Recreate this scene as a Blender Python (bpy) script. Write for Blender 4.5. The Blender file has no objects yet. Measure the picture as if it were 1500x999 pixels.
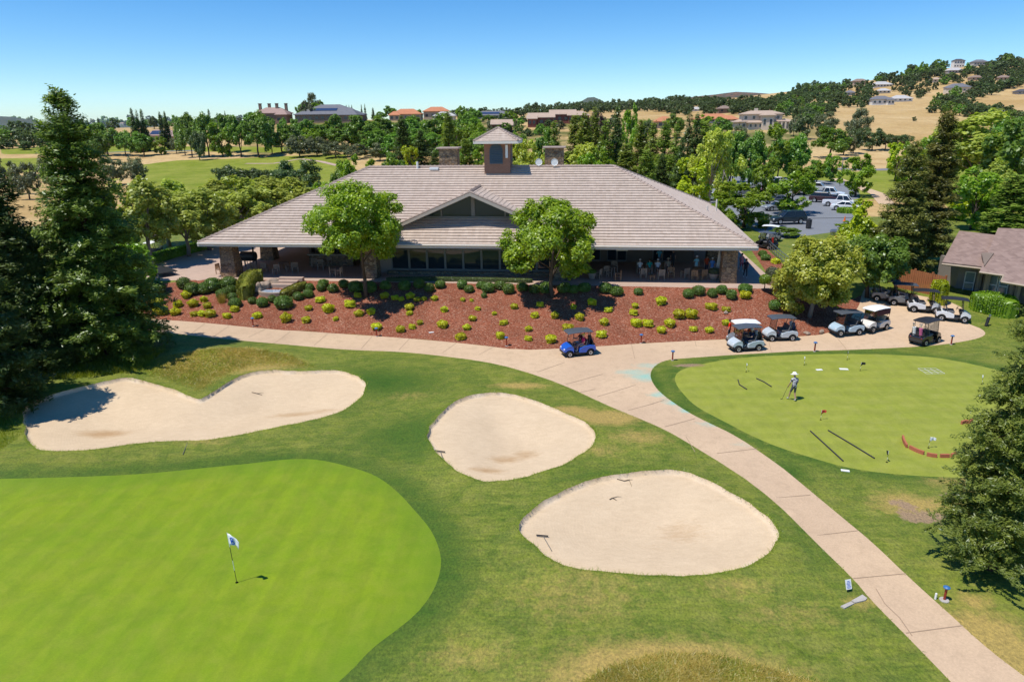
import bpy, bmesh, math, random
import numpy as np
from mathutils import Vector, Matrix
from mathutils.geometry import delaunay_2d_cdt
random.seed(7); RNG = np.random.default_rng(11)
scene = bpy.context.scene
COL = scene.collection
PI = math.pi
def R(d): return math.radians(d)

# ------------------------------------------------------------------ camera
CAMZ, PITCH, ROLL, FPX, CX, CY = 16.0, R(17.7), R(0.64), 1000.0, 750.0, 499.5
_f = np.array([0, math.cos(PITCH), -math.sin(PITCH)])
_r0 = np.array([1.0, 0, 0]); _u0 = np.array([0, math.sin(PITCH), math.cos(PITCH)])
_r = _r0*math.cos(ROLL) - _u0*math.sin(ROLL)
_u = _u0*math.cos(ROLL) + _r0*math.sin(ROLL)
CAM = np.array([0, 0, CAMZ])
def ray(px, py):
    return _f + _r*((px-CX)/FPX) - _u*((py-CY)/FPX)
def at(px, py, z):                       # where the sight line meets height z
    d = ray(px, py); return CAM + d*((z-CAMZ)/d[2])
def at_y(px, py, Y):                     # where it meets distance Y
    d = ray(px, py); return CAM + d*(Y/d[1])
def proj(P):
    P = np.asarray(P, float) - CAM
    dz = P@_f
    return CX + FPX*(P@_r)/dz, CY - FPX*(P@_u)/dz

def smooth(a, b, x):
    t = np.clip((np.asarray(x, float)-a)/(b-a), 0, 1); return t*t*(3-2*t)
def vnoise(x, y, s, seed=0):             # cheap smooth noise, -1..1
    x = np.asarray(x)/s; y = np.asarray(y)/s
    return (np.sin(x*1.7+seed)+np.sin(y*1.3+seed*2.1)+np.sin((x+y)*1.1+seed*.7)+np.sin((x-y*.8)*2.3+seed*1.3)*.6)/3.6

# ------------------------------------------------------------------ terrain heights
TZ = 2.3                                  # terrace level
P_COL = np.array([-700, 0, 200, 450, 700, 900, 1050, 1200, 1350, 1500, 2300])
P_Y = np.array([60, 110, 170, 230, 300, 360, 420, 500, 600, 800, 1000, 1300, 1800, 2600, 12000.])
P_Z = np.array([
 [2.3,2.3,1,1,2,6,10,11,11,12,12,12,10,8,5],
 [2.3,2.3,1,1,2,6,10,11,11,12,12,12,10,8,5],
 [2.3,2.3,.5,.8,2.5,6,8.7,10,11,12,13,14,10,8,5],
 [2.3,2.3,.5,1.5,5,12,18.5,19.5,17,15,15,16,10,8,5],
 [2.3,2.3,2.3,4,8,13,19,19.5,18,20,24,30,12,8,5],
 [2.3,2.3,2.5,5,9,14.5,18,18.5,19,26,33,42,15,8,5],
 [2.3,2.3,2.5,5,9,14,16,18,22,32,42,48,18,8,5],
 [2.3,2.3,2.3,3,8,13,17,22,29,42,57,62,25,8,5],
 [2.3,2.3,2.3,3,7,12,17,22.5,29,52,80,84,40,10,5],
 [2.3,2.3,2.5,4,8,13,18,24,32,64,98,104,50,10,5],
 [2.3,2.3,3,6,10,16,22,30,40,90,140,150,60,10,5.]])
_S = np.linspace(-1.6, 1.6, 161); _L = np.linspace(math.log(60), math.log(12000), 160)
_pz = np.array([np.interp(np.exp(_L), P_Y, row) for row in P_Z])
_T = np.array([np.interp((_S), (P_COL-750)/1049.0, _pz[:, k]) for k in range(160)]).T
for _ in range(6):
    _T[1:-1] = (_T[:-2]+2*_T[1:-1]+_T[2:])/4
for _ in range(3):
    _T[:, 1:-1] = (_T[:, :-2]+2*_T[:, 1:-1]+_T[:, 2:])/4
def far_h(x, y):
    yy = np.clip(y, 60, 11900); s = np.clip(x/np.maximum(yy, 1), -1.59, 1.59)
    a = (s+1.6)/3.2*160; b = (np.log(yy)-_L[0])/(_L[-1]-_L[0])*159
    i = np.clip(a.astype(int), 0, 159); j = np.clip(b.astype(int), 0, 158); a = a-i; b = b-j
    z = _T[i, j]*(1-a)*(1-b)+_T[i+1, j]*a*(1-b)+_T[i, j+1]*(1-a)*b+_T[i+1, j+1]*a*b
    w = smooth(240, 520, y)
    return z + w*(vnoise(x, y, 40, 1)*1.2 + vnoise(x, y, 13, 5)*.35 + vnoise(x, y, 130, 3)*3*smooth(500, 900, y))

# world curves of the planted bank: back edge of the cart path, front edge of the terrace
B_X = np.array([-70, -40, -33, -28, -20, -10, -3, 3, 8, 14, 20, 25, 33, 70.])
BANK_LO = [(225,468),(300,473),(400,483),(447,485),(520,490),(627,498),(707,506),(760,513),(813,511),(867,508),(940,503),(1060,497),(1170,493)]
def near_z0(x, y): return 0.8*smooth(-12, -30, x)*smooth(34, 50, y)
_lo = []
for p in BANK_LO:
    q = at(*p, 0.0)
    for _ in range(6): q = at(*p, float(near_z0(q[0], q[1])))
    _lo.append(q)
_lo = np.array(_lo)
TER_L, TER_R = at(324, 409, TZ), at(1119, 423, TZ)        # front edge of the terrace
def y_lo(x): return np.interp(x, [-60]+list(_lo[:, 0])+[28, 36, 90], [_lo[0, 1]]+list(_lo[:, 1])+[49, 47, 47])
def y_hi(x):
    t = (x-TER_L[0])/(TER_R[0]-TER_L[0]); y = TER_L[1]+t*(TER_R[1]-TER_L[1])
    return np.where(x > TER_R[0], np.interp(x, [TER_R[0], 30, 90], [TER_R[1], 72, 76]), y)
BUMPS = []                                 # (x, y, height, radius x, radius y)
def near_h(x, y):
    z0 = near_z0(x, y)
    t = np.clip((y-y_lo(x))/(y_hi(x)-y_lo(x)), 0, 1)
    z = z0+(TZ-z0)*(t*.8+.2*t*t*(3-2*t))
    for bx, by, h, rx, ry in BUMPS:
        z = z+h*np.exp(-((x-bx)/rx)**2-((y-by)/ry)**2)
    und = vnoise(x, y, 5.5, 2)*.07*(1-smooth(40, 52, y))
    return z+und
def hgt(x, y):
    x = np.asarray(x, float); y = np.asarray(y, float)
    w = smooth(63, 80, y)
    return near_h(x, y)*(1-w)+far_h(x, y)*w
def H(x, y): return float(hgt(np.array([x]), np.array([y]))[0])
def ground(px, py):                        # where a sight line meets the terrain
    d = ray(px, py); lo, hi = 8.0, 9000.0
    ts = np.geomspace(lo, hi, 420)
    for _ in range(3):
        P = CAM+d*ts[:, None]; g = P[:, 2]-hgt(P[:, 0], P[:, 1]); k = np.nonzero(g < 0)[0]
        if not len(k): return CAM+d*ts[-1]
        k = max(1, k[0]); a, b = ts[k-1], ts[k]; ga, gb = g[k-1], g[k]; ts = np.linspace(a, b, 24)
    t = a+(b-a)*(ga/(ga-gb) if ga > gb else 0)
    return CAM+d*t
for px, py, h, rx, ry in [(320, 528, .55, 5.5, 2.2), (970, 1015, .32, 3.2, 1.8), (30, 570, .5, 4, 3), (10, 690, .25, 6, 2), (690, 640, .25, 2, 4), (900, 640, .25, 5, 3)]:
    g = at(px, py, 0); BUMPS.append((g[0], g[1], h, rx, ry))

# ------------------------------------------------------------------ object helpers
def tag(o, label=None, cat=None, group=None, kind=None):
    if label: o['label'] = label
    if cat: o['category'] = cat
    if group: o['group'] = group
    if kind: o['kind'] = kind
    return o
def thing(name, label, cat, loc=(0, 0, 0), rz=0.0, group=None):
    o = bpy.data.objects.new(name, None); COL.objects.link(o)
    o.empty_display_size = .2
    o.location = loc; o.rotation_euler = (0, 0, rz)
    return tag(o, label, cat, group)
def dup(o, parent=None):
    c = o.copy(); COL.objects.link(c); c.parent = parent
    for ch in list(o.children): dup(ch, c)
    return c
def place(o, loc, rz=None, s=None, label=None, group=None):
    o.location = loc
    if rz is not None: o.rotation_euler = (0, 0, rz)
    if s is not None: o.scale = (s, s, s) if not hasattr(s, '__len__') else s
    if label: o['label'] = label
    if group: o['group'] = group
    return o
def mesh_np(name, V, Fs, mats, mi=None, smooth_=False):
    """V n x 3, Fs m x k (k = 3 or 4)"""
    V = np.asarray(V, np.float32); Fs = np.asarray(Fs, np.int32); k = Fs.shape[1]; m = len(Fs)
    me = bpy.data.meshes.new(name)
    me.vertices.add(len(V)); me.vertices.foreach_set('co', V.ravel())
    me.loops.add(m*k); me.loops.foreach_set('vertex_index', Fs.ravel())
    me.polygons.add(m)
    me.polygons.foreach_set('loop_start', np.arange(0, m*k, k, dtype=np.int32))
    me.polygons.foreach_set('loop_total', np.full(m, k, np.int32))
    if mi is not None: me.polygons.foreach_set('material_index', np.asarray(mi, np.int32))
    me.polygons.foreach_set('use_smooth', np.full(m, bool(smooth_)))
    for mm in (mats if isinstance(mats, (list, tuple)) else [mats]): me.materials.append(mm)
    me.update(calc_edges=True); me.validate()
    return me
def link(name, me, parent=None):
    o = bpy.data.objects.new(name, me); COL.objects.link(o)
    if parent is not None: o.parent = parent
    return o
def attr(me, name, vals):
    a = me.attributes.new(name, 'FLOAT', 'POINT'); a.data.foreach_set('value', np.asarray(vals, np.float32))

class MB:
    """collects simple shaped pieces into one mesh"""
    def __init__(s): s.v = []; s.f = []; s.m = []; s.cur = 0
    def add(s, vs, fs):
        b = len(s.v); s.v += [tuple(map(float, p)) for p in vs]
        for f in fs: s.f.append([b+i for i in f]); s.m.append(s.cur)
        return s
    def box(s, c, d, rz=0.0, taper=1.0, bev=0.0):
        x, y, z = d[0]/2, d[1]/2, d[2]/2; ca, sa = math.cos(rz), math.sin(rz)
        if bev <= 0:
            pts = [(sx*x*(taper if sz > 0 else 1), sy*y*(taper if sz > 0 else 1), sz*z) for sz in (-1, 1) for sy in (-1, 1) for sx in (-1, 1)]
            fs = [(0,2,3,1),(4,5,7,6),(0,1,5,4),(2,6,7,3),(0,4,6,2),(1,3,7,5)]
        else:
            b = min(bev, x*.9, y*.9, z*.9); rings = []
            for zz, ins in ((-z, b), (-z+b, 0), (z-b, 0), (z, b)):
                a, c2 = x-ins, y-ins
                rings.append([(-a+b*(ins == 0), -c2, zz),(a-b*(ins == 0), -c2, zz),(a, -c2+b*(ins == 0), zz),(a, c2-b*(ins == 0), zz),(a-b*(ins == 0), c2, zz),(-a+b*(ins == 0), c2, zz),(-a, c2-b*(ins == 0), zz),(-a, -c2+b*(ins == 0), zz)])
            rings = [[(px*(1+(taper-1)*(pz+z)/(2*z)), py*(1+(taper-1)*(pz+z)/(2*z)), pz) for px, py, pz in r] for r in rings]
            pts = [p for r in rings for p in r]; fs = [tuple(range(7, -1, -1)), tuple(range(24, 32))]
            for k in range(3):
                for i in range(8): j = (i+1) % 8; fs.append((k*8+i, k*8+j, k*8+8+j, k*8+8+i))
        return s.add([(c[0]+px*ca-py*sa, c[1]+px*sa+py*ca, c[2]+pz) for px, py, pz in pts], fs)
    def tube(s, pts, r, n=8, cap=True):
        pts = [Vector(p) for p in pts]; rs = r if hasattr(r, '__len__') else [r]*len(pts)
        rings = []; up = None
        for i, p in enumerate(pts):
            t = (pts[min(i+1, len(pts)-1)]-pts[max(i-1, 0)]).normalized()
            if up is None: up = Vector((0, 0, 1)) if abs(t.z) < .9 else Vector((1, 0, 0))
            a = t.cross(up).normalized(); b2 = a.cross(t).normalized(); up = b2
            rings += [p+(a*math.cos(2*PI*k/n)+b2*math.sin(2*PI*k/n))*rs[i] for k in range(n)]
        fs = []
        for i in range(len(pts)-1):
            for k in range(n): fs.append((i*n+k, i*n+(k+1) % n, (i+1)*n+(k+1) % n, (i+1)*n+k))
        if cap: fs += [tuple(range(n-1, -1, -1)), tuple(range((len(pts)-1)*n, len(pts)*n))]
        return s.add(rings, fs)
    def lathe(s, prof, c=(0, 0, 0), n=12):
        vs = [(c[0]+r*math.cos(2*PI*k/n), c[1]+r*math.sin(2*PI*k/n), c[2]+z) for r, z in prof for k in range(n)]
        fs = [(i*n+k, i*n+(k+1) % n, (i+1)*n+(k+1) % n, (i+1)*n+k) for i in range(len(prof)-1) for k in range(n)]
        fs += [tuple(range(n-1, -1, -1)), tuple(range((len(prof)-1)*n, len(prof)*n))]
        return s.add(vs, fs)
    def wheel(s, c, r, w, axis='y', n=16, prof=None):
        prof = prof or [(.6, -.5), (.93, -.5), (1, -.3), (1, .3), (.93, .5), (.6, .5)]
        vs = []
        for q, h in prof:
            for k in range(n):
                a = 2*PI*k/n; u, v, ww = r*q*math.cos(a), r*q*math.sin(a), w*h
                vs.append((c[0]+u, c[1]+ww, c[2]+v) if axis == 'y' else (c[0]+ww, c[1]+u, c[2]+v))
        fs = [(i*n+k, i*n+(k+1) % n, (i+1)*n+(k+1) % n, (i+1)*n+k) for i in range(len(prof)-1) for k in range(n)]
        fs += [tuple(range(n-1, -1, -1)), tuple(range((len(prof)-1)*n, len(prof)*n))]
        return s.add(vs, fs)
    def prism(s, poly, y0, y1, axis='y'):
        """outline in x-z (axis y) or x-y (axis z) pulled from y0 to y1"""
        n = len(poly)
        if axis == 'y': vs = [(a, y0, b) for a, b in poly]+[(a, y1, b) for a, b in poly]
        elif axis == 'x': vs = [(y0, a, b) for a, b in poly]+[(y1, a, b) for a, b in poly]
        else: vs = [(a, b, y0) for a, b in poly]+[(a, b, y1) for a, b in poly]
        return s.add(vs, [tuple(range(n-1, -1, -1)), tuple(range(n, 2*n))]+[(i, (i+1) % n, n+(i+1) % n, n+i) for i in range(n)])
    def loft(s, rings, cap=True):
        n = len(rings[0]); vs = [p for r in rings for p in r]
        fs = [(i*n+k, i*n+(k+1) % n, (i+1)*n+(k+1) % n, (i+1)*n+k) for i in range(len(rings)-1) for k in range(n)]
        if cap: fs += [tuple(range(n-1, -1, -1)), tuple(range((len(rings)-1)*n, len(rings)*n))]
        return s.add(vs, fs)
    def quad(s, a, b, c, d): return s.add([a, b, c, d], [(0, 1, 2, 3)])
    def slab(s, corners, t):               # polygon extruded along its normal by t
        c = [Vector(p) for p in corners]; nrm = (c[1]-c[0]).cross(c[2]-c[0]).normalized()*t; n = len(c)
        return s.add(c+[p+nrm for p in c], [tuple(range(n-1, -1, -1)), tuple(range(n, 2*n))]+[(i, (i+1) % n, n+(i+1) % n, n+i) for i in range(n)])
    def mesh(s, name, mats, sm=False):
        me = bpy.data.meshes.new(name); me.from_pydata(s.v, [], s.f)
        for mm in (mats if isinstance(mats, (list, tuple)) else [mats]): me.materials.append(mm)
        me.polygons.foreach_set('material_index', s.m)
        me.polygons.foreach_set('use_smooth', [bool(sm)]*len(s.f))
        bm = bmesh.new(); bm.from_mesh(me); bmesh.ops.recalc_face_normals(bm, faces=bm.faces); bm.to_mesh(me); bm.free()
        return me
    def build(s, name, mats, parent=None, sm=False):
        return link(name, s.mesh(name, mats, sm), parent)

# ------------------------------------------------------------------ materials
class NT:
    def __init__(s, name):
        s.m = bpy.data.materials.new(name); s.m.use_nodes = True; s.t = s.m.node_tree
        s.t.nodes.clear(); s.out = s.n('ShaderNodeOutputMaterial')
    def n(s, typ, **kw):
        nd = s.t.nodes.new(typ)
        for k, v in kw.items(): setattr(nd, k, v)
        return nd
    def l(s, a, b): s.t.links.new(a, b)
    def val(s, sock, v):
        if hasattr(v, 'is_output') or hasattr(v, 'links'): s.l(v, sock)
        else: sock.default_value = (*v, 1) if isinstance(v, tuple) and len(v) == 3 and sock.type == 'RGBA' else v
    def mix(s, f, a, b, mode='MIX'):
        nd = s.n('ShaderNodeMix', data_type='RGBA', blend_type=mode); nd.clamp_factor = True
        s.val(nd.inputs[0], f); s.val(nd.inputs[6], a); s.val(nd.inputs[7], b); return nd.outputs[2]
    def math(s, op, a, b=0.0, c=None):
        nd = s.n('ShaderNodeMath', operation=op); s.val(nd.inputs[0], a); s.val(nd.inputs[1], b)
        if c is not None: s.val(nd.inputs[2], c)
        return nd.outputs[0]
    def pos(s): return s.n('ShaderNodeNewGeometry').outputs['Position']
    def obj(s): return s.n('ShaderNodeTexCoord').outputs['Object']
    def scale(s, vec, sc, rot=(0, 0, 0)):
        nd = s.n('ShaderNodeMapping'); s.l(vec, nd.inputs[0]); nd.inputs['Scale'].default_value = sc if hasattr(sc, '__len__') else (sc,)*3
        nd.inputs['Rotation'].default_value = rot; return nd.outputs[0]
    def noise(s, vec, sc, det=3, rough=.6, dist=0):
        nd = s.n('ShaderNodeTexNoise'); s.l(vec, nd.inputs['Vector']); nd.inputs['Scale'].default_value = sc
        nd.inputs['Detail'].default_value = det; nd.inputs['Roughness'].default_value = rough; nd.inputs['Distortion'].default_value = dist
        return nd.outputs['Fac']
    def voro(s, vec, sc, out='Distance', feat='F1'):
        nd = s.n('ShaderNodeTexVoronoi', feature=feat); s.l(vec, nd.inputs['Vector']); nd.inputs['Scale'].default_value = sc
        return nd.outputs[out]
    def ramp(s, fac, stops):
        nd = s.n('ShaderNodeValToRGB'); s.val(nd.inputs[0], fac); e = nd.color_ramp.elements
        while len(e) > 1: e.remove(e[-1])
        e[0].position = stops[0][0]; e[0].color = (*stops[0][1], 1) if hasattr(stops[0][1], '__len__') else (stops[0][1],)*3+(1,)
        for p, c in stops[1:]:
            x = e.new(p); x.color = (*c, 1) if hasattr(c, '__len__') else (c, c, c, 1)
        return nd.outputs[0]
    def attr(s, name):
        nd = s.n('ShaderNodeAttribute'); nd.attribute_name = name; return nd.outputs['Fac']
    def bump(s, h, st=.5, d=.02):
        nd = s.n('ShaderNodeBump'); nd.inputs['Strength'].default_value = st; nd.inputs['Distance'].default_value = d; s.l(h, nd.inputs['Height']); return nd.outputs[0]
    def bsdf(s, col, rough=.8, spec=.3, metal=0.0, nrm=None, coat=0.0):
        b = s.n('ShaderNodeBsdfPrincipled'); s.val(b.inputs['Base Color'], col); s.val(b.inputs['Roughness'], rough)
        b.inputs['Specular IOR Level'].default_value = spec; b.inputs['Metallic'].default_value = metal
        b.inputs['Coat Weight'].default_value = coat
        if nrm is not None: s.l(nrm, b.inputs['Normal'])
        s.l(b.outputs[0], s.out.inputs[0]); return s.m
def plain(name, col, rough=.6, spec=.4, metal=0.0, var=.12, sc=3.0, coat=0.0):
    t = NT(name); nz = t.noise(t.obj(), sc, 4)
    c = t.mix(nz, tuple(x*(1-var) for x in col), tuple(min(1, x*(1+var)) for x in col))
    return t.bsdf(c, rough, spec, metal, coat=coat)
def leafmat(name, dark, light, trans=.48, nsc=.6):
    t = NT(name); g = t.n('ShaderNodeNewGeometry'); oi = t.n('ShaderNodeObjectInfo')
    nz = t.noise(t.obj(), nsc, 2)
    f = t.math('ADD', t.math('MULTIPLY', g.outputs['Random Per Island'], .42), t.math('MULTIPLY', t.ramp(nz, [(.34, 0), (.66, 1)]), .62))
    c = t.mix(t.math('SUBTRACT', f, .08), dark, light)
    hv = t.n('ShaderNodeHueSaturation'); t.l(c, hv.inputs['Color'])
    t.l(t.math('ADD', .487, t.math('MULTIPLY', oi.outputs['Random'], .026)), hv.inputs['Hue'])
    t.l(t.math('ADD', .82, t.math('MULTIPLY', oi.outputs['Random'], .36)), hv.inputs['Value'])
    d = t.n('ShaderNodeBsdfDiffuse'); tr = t.n('ShaderNodeBsdfTranslucent'); gl = t.n('ShaderNodeBsdfGlossy')
    t.l(hv.outputs[0], d.inputs[0]); t.l(t.mix(1.0, hv.outputs[0], (.95, 1.0, .45), 'MULTIPLY'), tr.inputs[0])
    gl.inputs['Roughness'].default_value = .4; gl.inputs[0].default_value = (.8, .85, .8, 1)
    m1 = t.n('ShaderNodeMixShader'); m1.inputs[0].default_value = trans; t.l(d.outputs[0], m1.inputs[1]); t.l(tr.outputs[0], m1.inputs[2])
    m2 = t.n('ShaderNodeMixShader'); m2.inputs[0].default_value = .04; t.l(m1.outputs[0], m2.inputs[1]); t.l(gl.outputs[0], m2.inputs[2])
    t.l(m2.outputs[0], t.out.inputs[0]); return t.m
# ================================================================== ground zones (photo outline -> world outline)
def world(poly): return [ground(px, py) for px, py in poly]
def smooth_poly(p, n=2, closed=True):      # corner cutting
    p = np.asarray(p, float)
    for _ in range(n):
        q = np.roll(p, -1, 0)
        if closed: p = np.stack([.75*p+.25*q, .25*p+.75*q], 1).reshape(-1, p.shape[1])
        else: p = np.concatenate([p[:1], np.stack([.75*p[:-1]+.25*p[1:], .25*p[:-1]+.75*p[1:]], 1).reshape(-1, p.shape[1]), p[-1:]])
    return p
def resample(p, step, closed=True):
    p = np.asarray(p, float)
    if closed: p = np.vstack([p, p[:1]])
    d = np.r_[0, np.cumsum(np.linalg.norm(np.diff(p, axis=0), axis=1))]
    n = max(3, int(d[-1]/step)); t = np.linspace(0, d[-1], n+1)[:(-1 if closed else None)]
    return np.stack([np.interp(t, d, p[:, k]) for k in range(p.shape[1])], 1)
def inside(poly, x, y):
    poly = np.asarray(poly)[:, :2]; c = np.zeros(len(x), bool); j = len(poly)-1
    for i in range(len(poly)):
        xi, yi = poly[i]; xj, yj = poly[j]
        if yi != yj: c ^= ((yi > y) != (yj > y)) & (x < (xj-xi)*(y-yi)/(yj-yi)+xi)
        j = i
    return c
def dist_to(poly, x, y, closed=True):
    poly = np.asarray(poly)[:, :2]; best = np.full(len(x), 1e9); P = np.stack([x, y], 1); n = len(poly)
    for i in range(n if closed else n-1):
        a, b = poly[i], poly[(i+1) % n]; ab = b-a; t = np.clip(((P-a)@ab)/max(ab@ab, 1e-9), 0, 1)
        best = np.minimum(best, np.linalg.norm(P-(a+t[:, None]*ab), axis=1))
    return best
ZP = {}
ZP['putting_green'] = [(-420,712),(0,702),(100,699),(200,695),(300,685),(373,678),(420,672),(466,672),(522,686),(553,697),(583,720),(610,750),(633,777),(645,807),(647,830),(637,863),(613,897),(580,923),(543,950),(517,980),(480,1012),(400,1075),(200,1150),(-420,1150)]
ZP['fringe'] = [(-420,690),(0,681),(112,678),(224,672),(336,663),(392,657),(466,655),(522,660),(565,671),(606,691),(647,727),(680,757),(697,787),(704,823),(701,860),(687,885),(650,925),(600,967),(555,999),(470,1070),(300,1200),(-420,1200)]
SAND = [
 [(33,596),(67,583),(112,570),(175,556),(194,555),(224,563),(257,573),(281,583),(292,588),(301,583),(317,573),(336,560),(358,549),(395,543),(440,546),(492,543),(522,551),(537,562),(535,575),(522,592),(496,607),(448,620),(392,631),(336,642),(298,648),(239,648),(187,653),(131,662),(75,664),(47,659),(35,629)],
 [(731,576),(757,580),(792,591),(827,607),(853,617),(872,633),(872,649),(859,663),(832,680),(800,692),(760,704),(720,709),(699,705),(675,697),(659,685),(645,671),(627,649),(625,633),(637,617),(661,592),(688,580)],
 [(757,777),(763,763),(780,750),(793,737),(820,723),(853,709),(900,697),(967,690),(1000,692),(1033,703),(1083,730),(1117,753),(1140,777),(1142,790),(1127,813),(1100,830),(1050,843),(1000,847),(950,845),(850,838),(817,828),(793,812),(770,790)]]
ZP['practice_green'] = [(988,551),(996,542),(1024,534),(1071,525),(1127,521),(1220,518),(1332,520),(1380,525),(1428,534),(1481,547),(1530,562),(1560,590),(1560,640),(1520,680),(1470,697),(1428,700),(1356,698),(1284,692),(1236,684),(1188,670),(1140,655),(1102,639),(1052,613),(1018,595),(1000,576),(990,563)]
PATH_FRONT = [(60,474),(150,480),(257,489),(340,498),(447,507),(520,513),(580,515),(627,519),(707,529),(755,540),(827,564),(893,595),(960,623),(992,639),(1077,690),(1133,733),(1187,787),(1250,847),(1277,880),(1320,923),(1393,998),(1480,1090)]
PATH_RIGHT = [(1640,1090),(1500,990),(1443,947),(1400,907),(1333,847),(1277,793),(1233,757),(1173,707),(1140,680),(1080,639),(1033,617),(1005,602),(977,583),(962,570),(953,555),(953,544),(960,535),(975,527),(1015,524),(1071,520),(1127,517),(1173,514),(1207,514),(1327,509),(1380,505),(1420,499),(1441,493),(1445,487),(1433,479),(1417,475),(1414,462),(1412,452),(1400,446),(1385,440),(1340,432),(1300,424),(1268,420)]
PATH_BACK = [(1262,432),(1258,450),(1240,474),(1212,490),(1167,493),(1060,497),(940,503),(867,508),(813,511),(760,513),(707,506),(627,498),(520,490),(447,485),(400,483),(300,473),(225,468),(150,462),(60,457)]
ZP['cart_path'] = PATH_FRONT+PATH_RIGHT+PATH_BACK
Z = {}
Z['putting_green'] = smooth_poly(np.array(world(ZP['putting_green'])))
Z['fringe'] = smooth_poly(np.array(world(ZP['fringe'])))
Z['practice_green'] = smooth_poly(np.array(world(ZP['practice_green'])))
Z['cart_path'] = smooth_poly(np.array(world(ZP['cart_path'])), 1)
SANDW = []
for k, s in enumerate(SAND):
    p = resample(smooth_poly(np.array(world(s))), .22)
    q = np.roll(p, -1, 0)-np.roll(p, 1, 0); nrm = np.stack([q[:, 1], -q[:, 0]], 1); nrm /= np.linalg.norm(nrm, axis=1)[:, None]
    wob = np.convolve(np.r_[RNG.normal(0, 1, len(p)+6)], np.ones(3)/3)[3:3+len(p)]*.045
    p[:, :2] += nrm*wob[:, None]; SANDW.append(p)
# terrace (patio slab, plaza on the clubhouse's far end, walk along its side), all at TZ
def wz(poly, z): return [at(px, py, z) for px, py in poly]
Z['terrace'] = np.array(wz([(188,399),(191,407),(260,411),(324,409),(1119,423),(1175,425),(1172,414),(1128,407),(1083,366),(1040,320)], TZ)+[np.array([27.5, 93, TZ]), np.array([-33, 93, TZ]), np.array([-38, 84, TZ])]+wz([(329,359),(303,365),(268,374),(236,385)], TZ))
_ter = Z['terrace']
_b = [p for p in _lo]
Z['mulch_bed'] = np.array([p for p in world([(195,420),(192,438),(205,455)])]+[p for p in world(PATH_BACK[::-1][2:-4])]+[p for p in world([(1212,490),(1240,474),(1258,450),(1262,432)])]+wz([(1240,420),(1190,418),(1160,400),(1140,380),(1112,355),(1096,360)], TZ)+[at(1128,407,TZ),at(1172,414,TZ),at(1175,425,TZ),at(1119,423,TZ),at(324,409,TZ),at(260,411,TZ)])
Z['parking_lot'] = np.array(wz([(1132,352),(1238,338),(1262,300),(1250,268),(1150,262),(1012,250),(995,275)], TZ))
PRIO = ['sand0','sand1','sand2','putting_green','fringe','practice_green','cart_path','terrace','parking_lot','mulch_bed']
for k in range(3): Z['sand%d' % k] = SANDW[k]

# one constrained triangulation of the near ground, so neighbouring surfaces share their edges
pts, edges = [], []
def add_loop(p, closed=True):
    b = len(pts); n = len(p)
    pts.extend((float(q[0]), float(q[1])) for q in p)
    edges.extend((b+i, b+(i+1) % n) for i in range(n if closed else n-1))
steps = {'putting_green': .5, 'fringe': .5, 'practice_green': .5, 'cart_path': .5, 'terrace': 1.0, 'parking_lot': 2.0, 'mulch_bed': .8}
for nm, st in steps.items(): Z[nm] = resample(Z[nm], st)
X0, X1, Y0, Y1 = -105., 105., 4., 101.
clipf = lambda p: p
for nm in steps:
    q = Z[nm].copy(); q[:, 0] = np.clip(q[:, 0], X0+1, X1-1); q[:, 1] = np.clip(q[:, 1], Y0+1, Y1-1); Z[nm] = q; add_loop(q)
for s in SANDW:
    add_loop(s)
    c = s[:, :2].mean(0)
    q = np.roll(s, -1, 0)-np.roll(s, 1, 0); nrm = np.stack([-q[:, 1], q[:, 0]], 1); nrm /= np.linalg.norm(nrm, axis=1)[:, None]
    t = s[:, :2]+nrm*.07
    if inside(s, t[:, 0], t[:, 1]).mean() < .5: nrm = -nrm
    for d in (.06, .22, .5):
        t = s[:, :2]+nrm*d; ok = inside(s, t[:, 0], t[:, 1]) & (dist_to(s, t[:, 0], t[:, 1]) > d*.8)
        pts.extend(map(tuple, t[ok]))
def grid(x0, x1, y0, y1, st):
    gx, gy = np.meshgrid(np.arange(x0, x1, st), np.arange(y0, y1, st*.87)); gx = gx+(np.arange(gx.shape[0]) % 2)[:, None]*st/2
    gx = gx+RNG.uniform(-.18, .18, gx.shape)*st; gy = gy+RNG.uniform(-.18, .18, gy.shape)*st
    return gx.ravel(), gy.ravel()
gx, gy = grid(X0+.6, X1-.6, Y0+.6, Y1-.6, .5)
fine = (np.abs(gx) < 3+gy*.85) & (gy < 66) & (gy > 11)
k = fine & ~((gy > 60) & (np.abs(gx) < 26)); pts.extend(zip(gx[k], gy[k]))
gx, gy = grid(X0+.6, X1-.6, Y0+.6, Y1-.6, 2.2)
k = ~((np.abs(gx) < 3+gy*.85) & (gy < 66) & (gy > 11)); pts.extend(zip(gx[k], gy[k]))
add_loop(resample(np.array([(X0, Y0), (X1, Y0), (X1, Y1), (X0, Y1)]), 2.0))
cv, ce, cf, *_x = delaunay_2d_cdt([Vector(p) for p in pts], edges, [], 0, 1e-5)
V2 = np.array([(v.x, v.y) for v in cv]); F3 = np.array([f for f in cf if len(f) == 3], int)
cen = V2[F3].mean(1)
zone = np.full(len(F3), -1); 
for i in range(len(PRIO)-1, -1, -1):
    zone[inside(Z[PRIO[i]], cen[:, 0], cen[:, 1])] = i
VZ = hgt(V2[:, 0], V2[:, 1])
flat = inside(Z['terrace'], V2[:, 0], V2[:, 1]) | inside(Z['parking_lot'], V2[:, 0], V2[:, 1]) 
VZ = np.where(flat & (V2[:, 1] > 50), TZ, VZ)
SAND_DEPTH = [.42, .5, .5]
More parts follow.
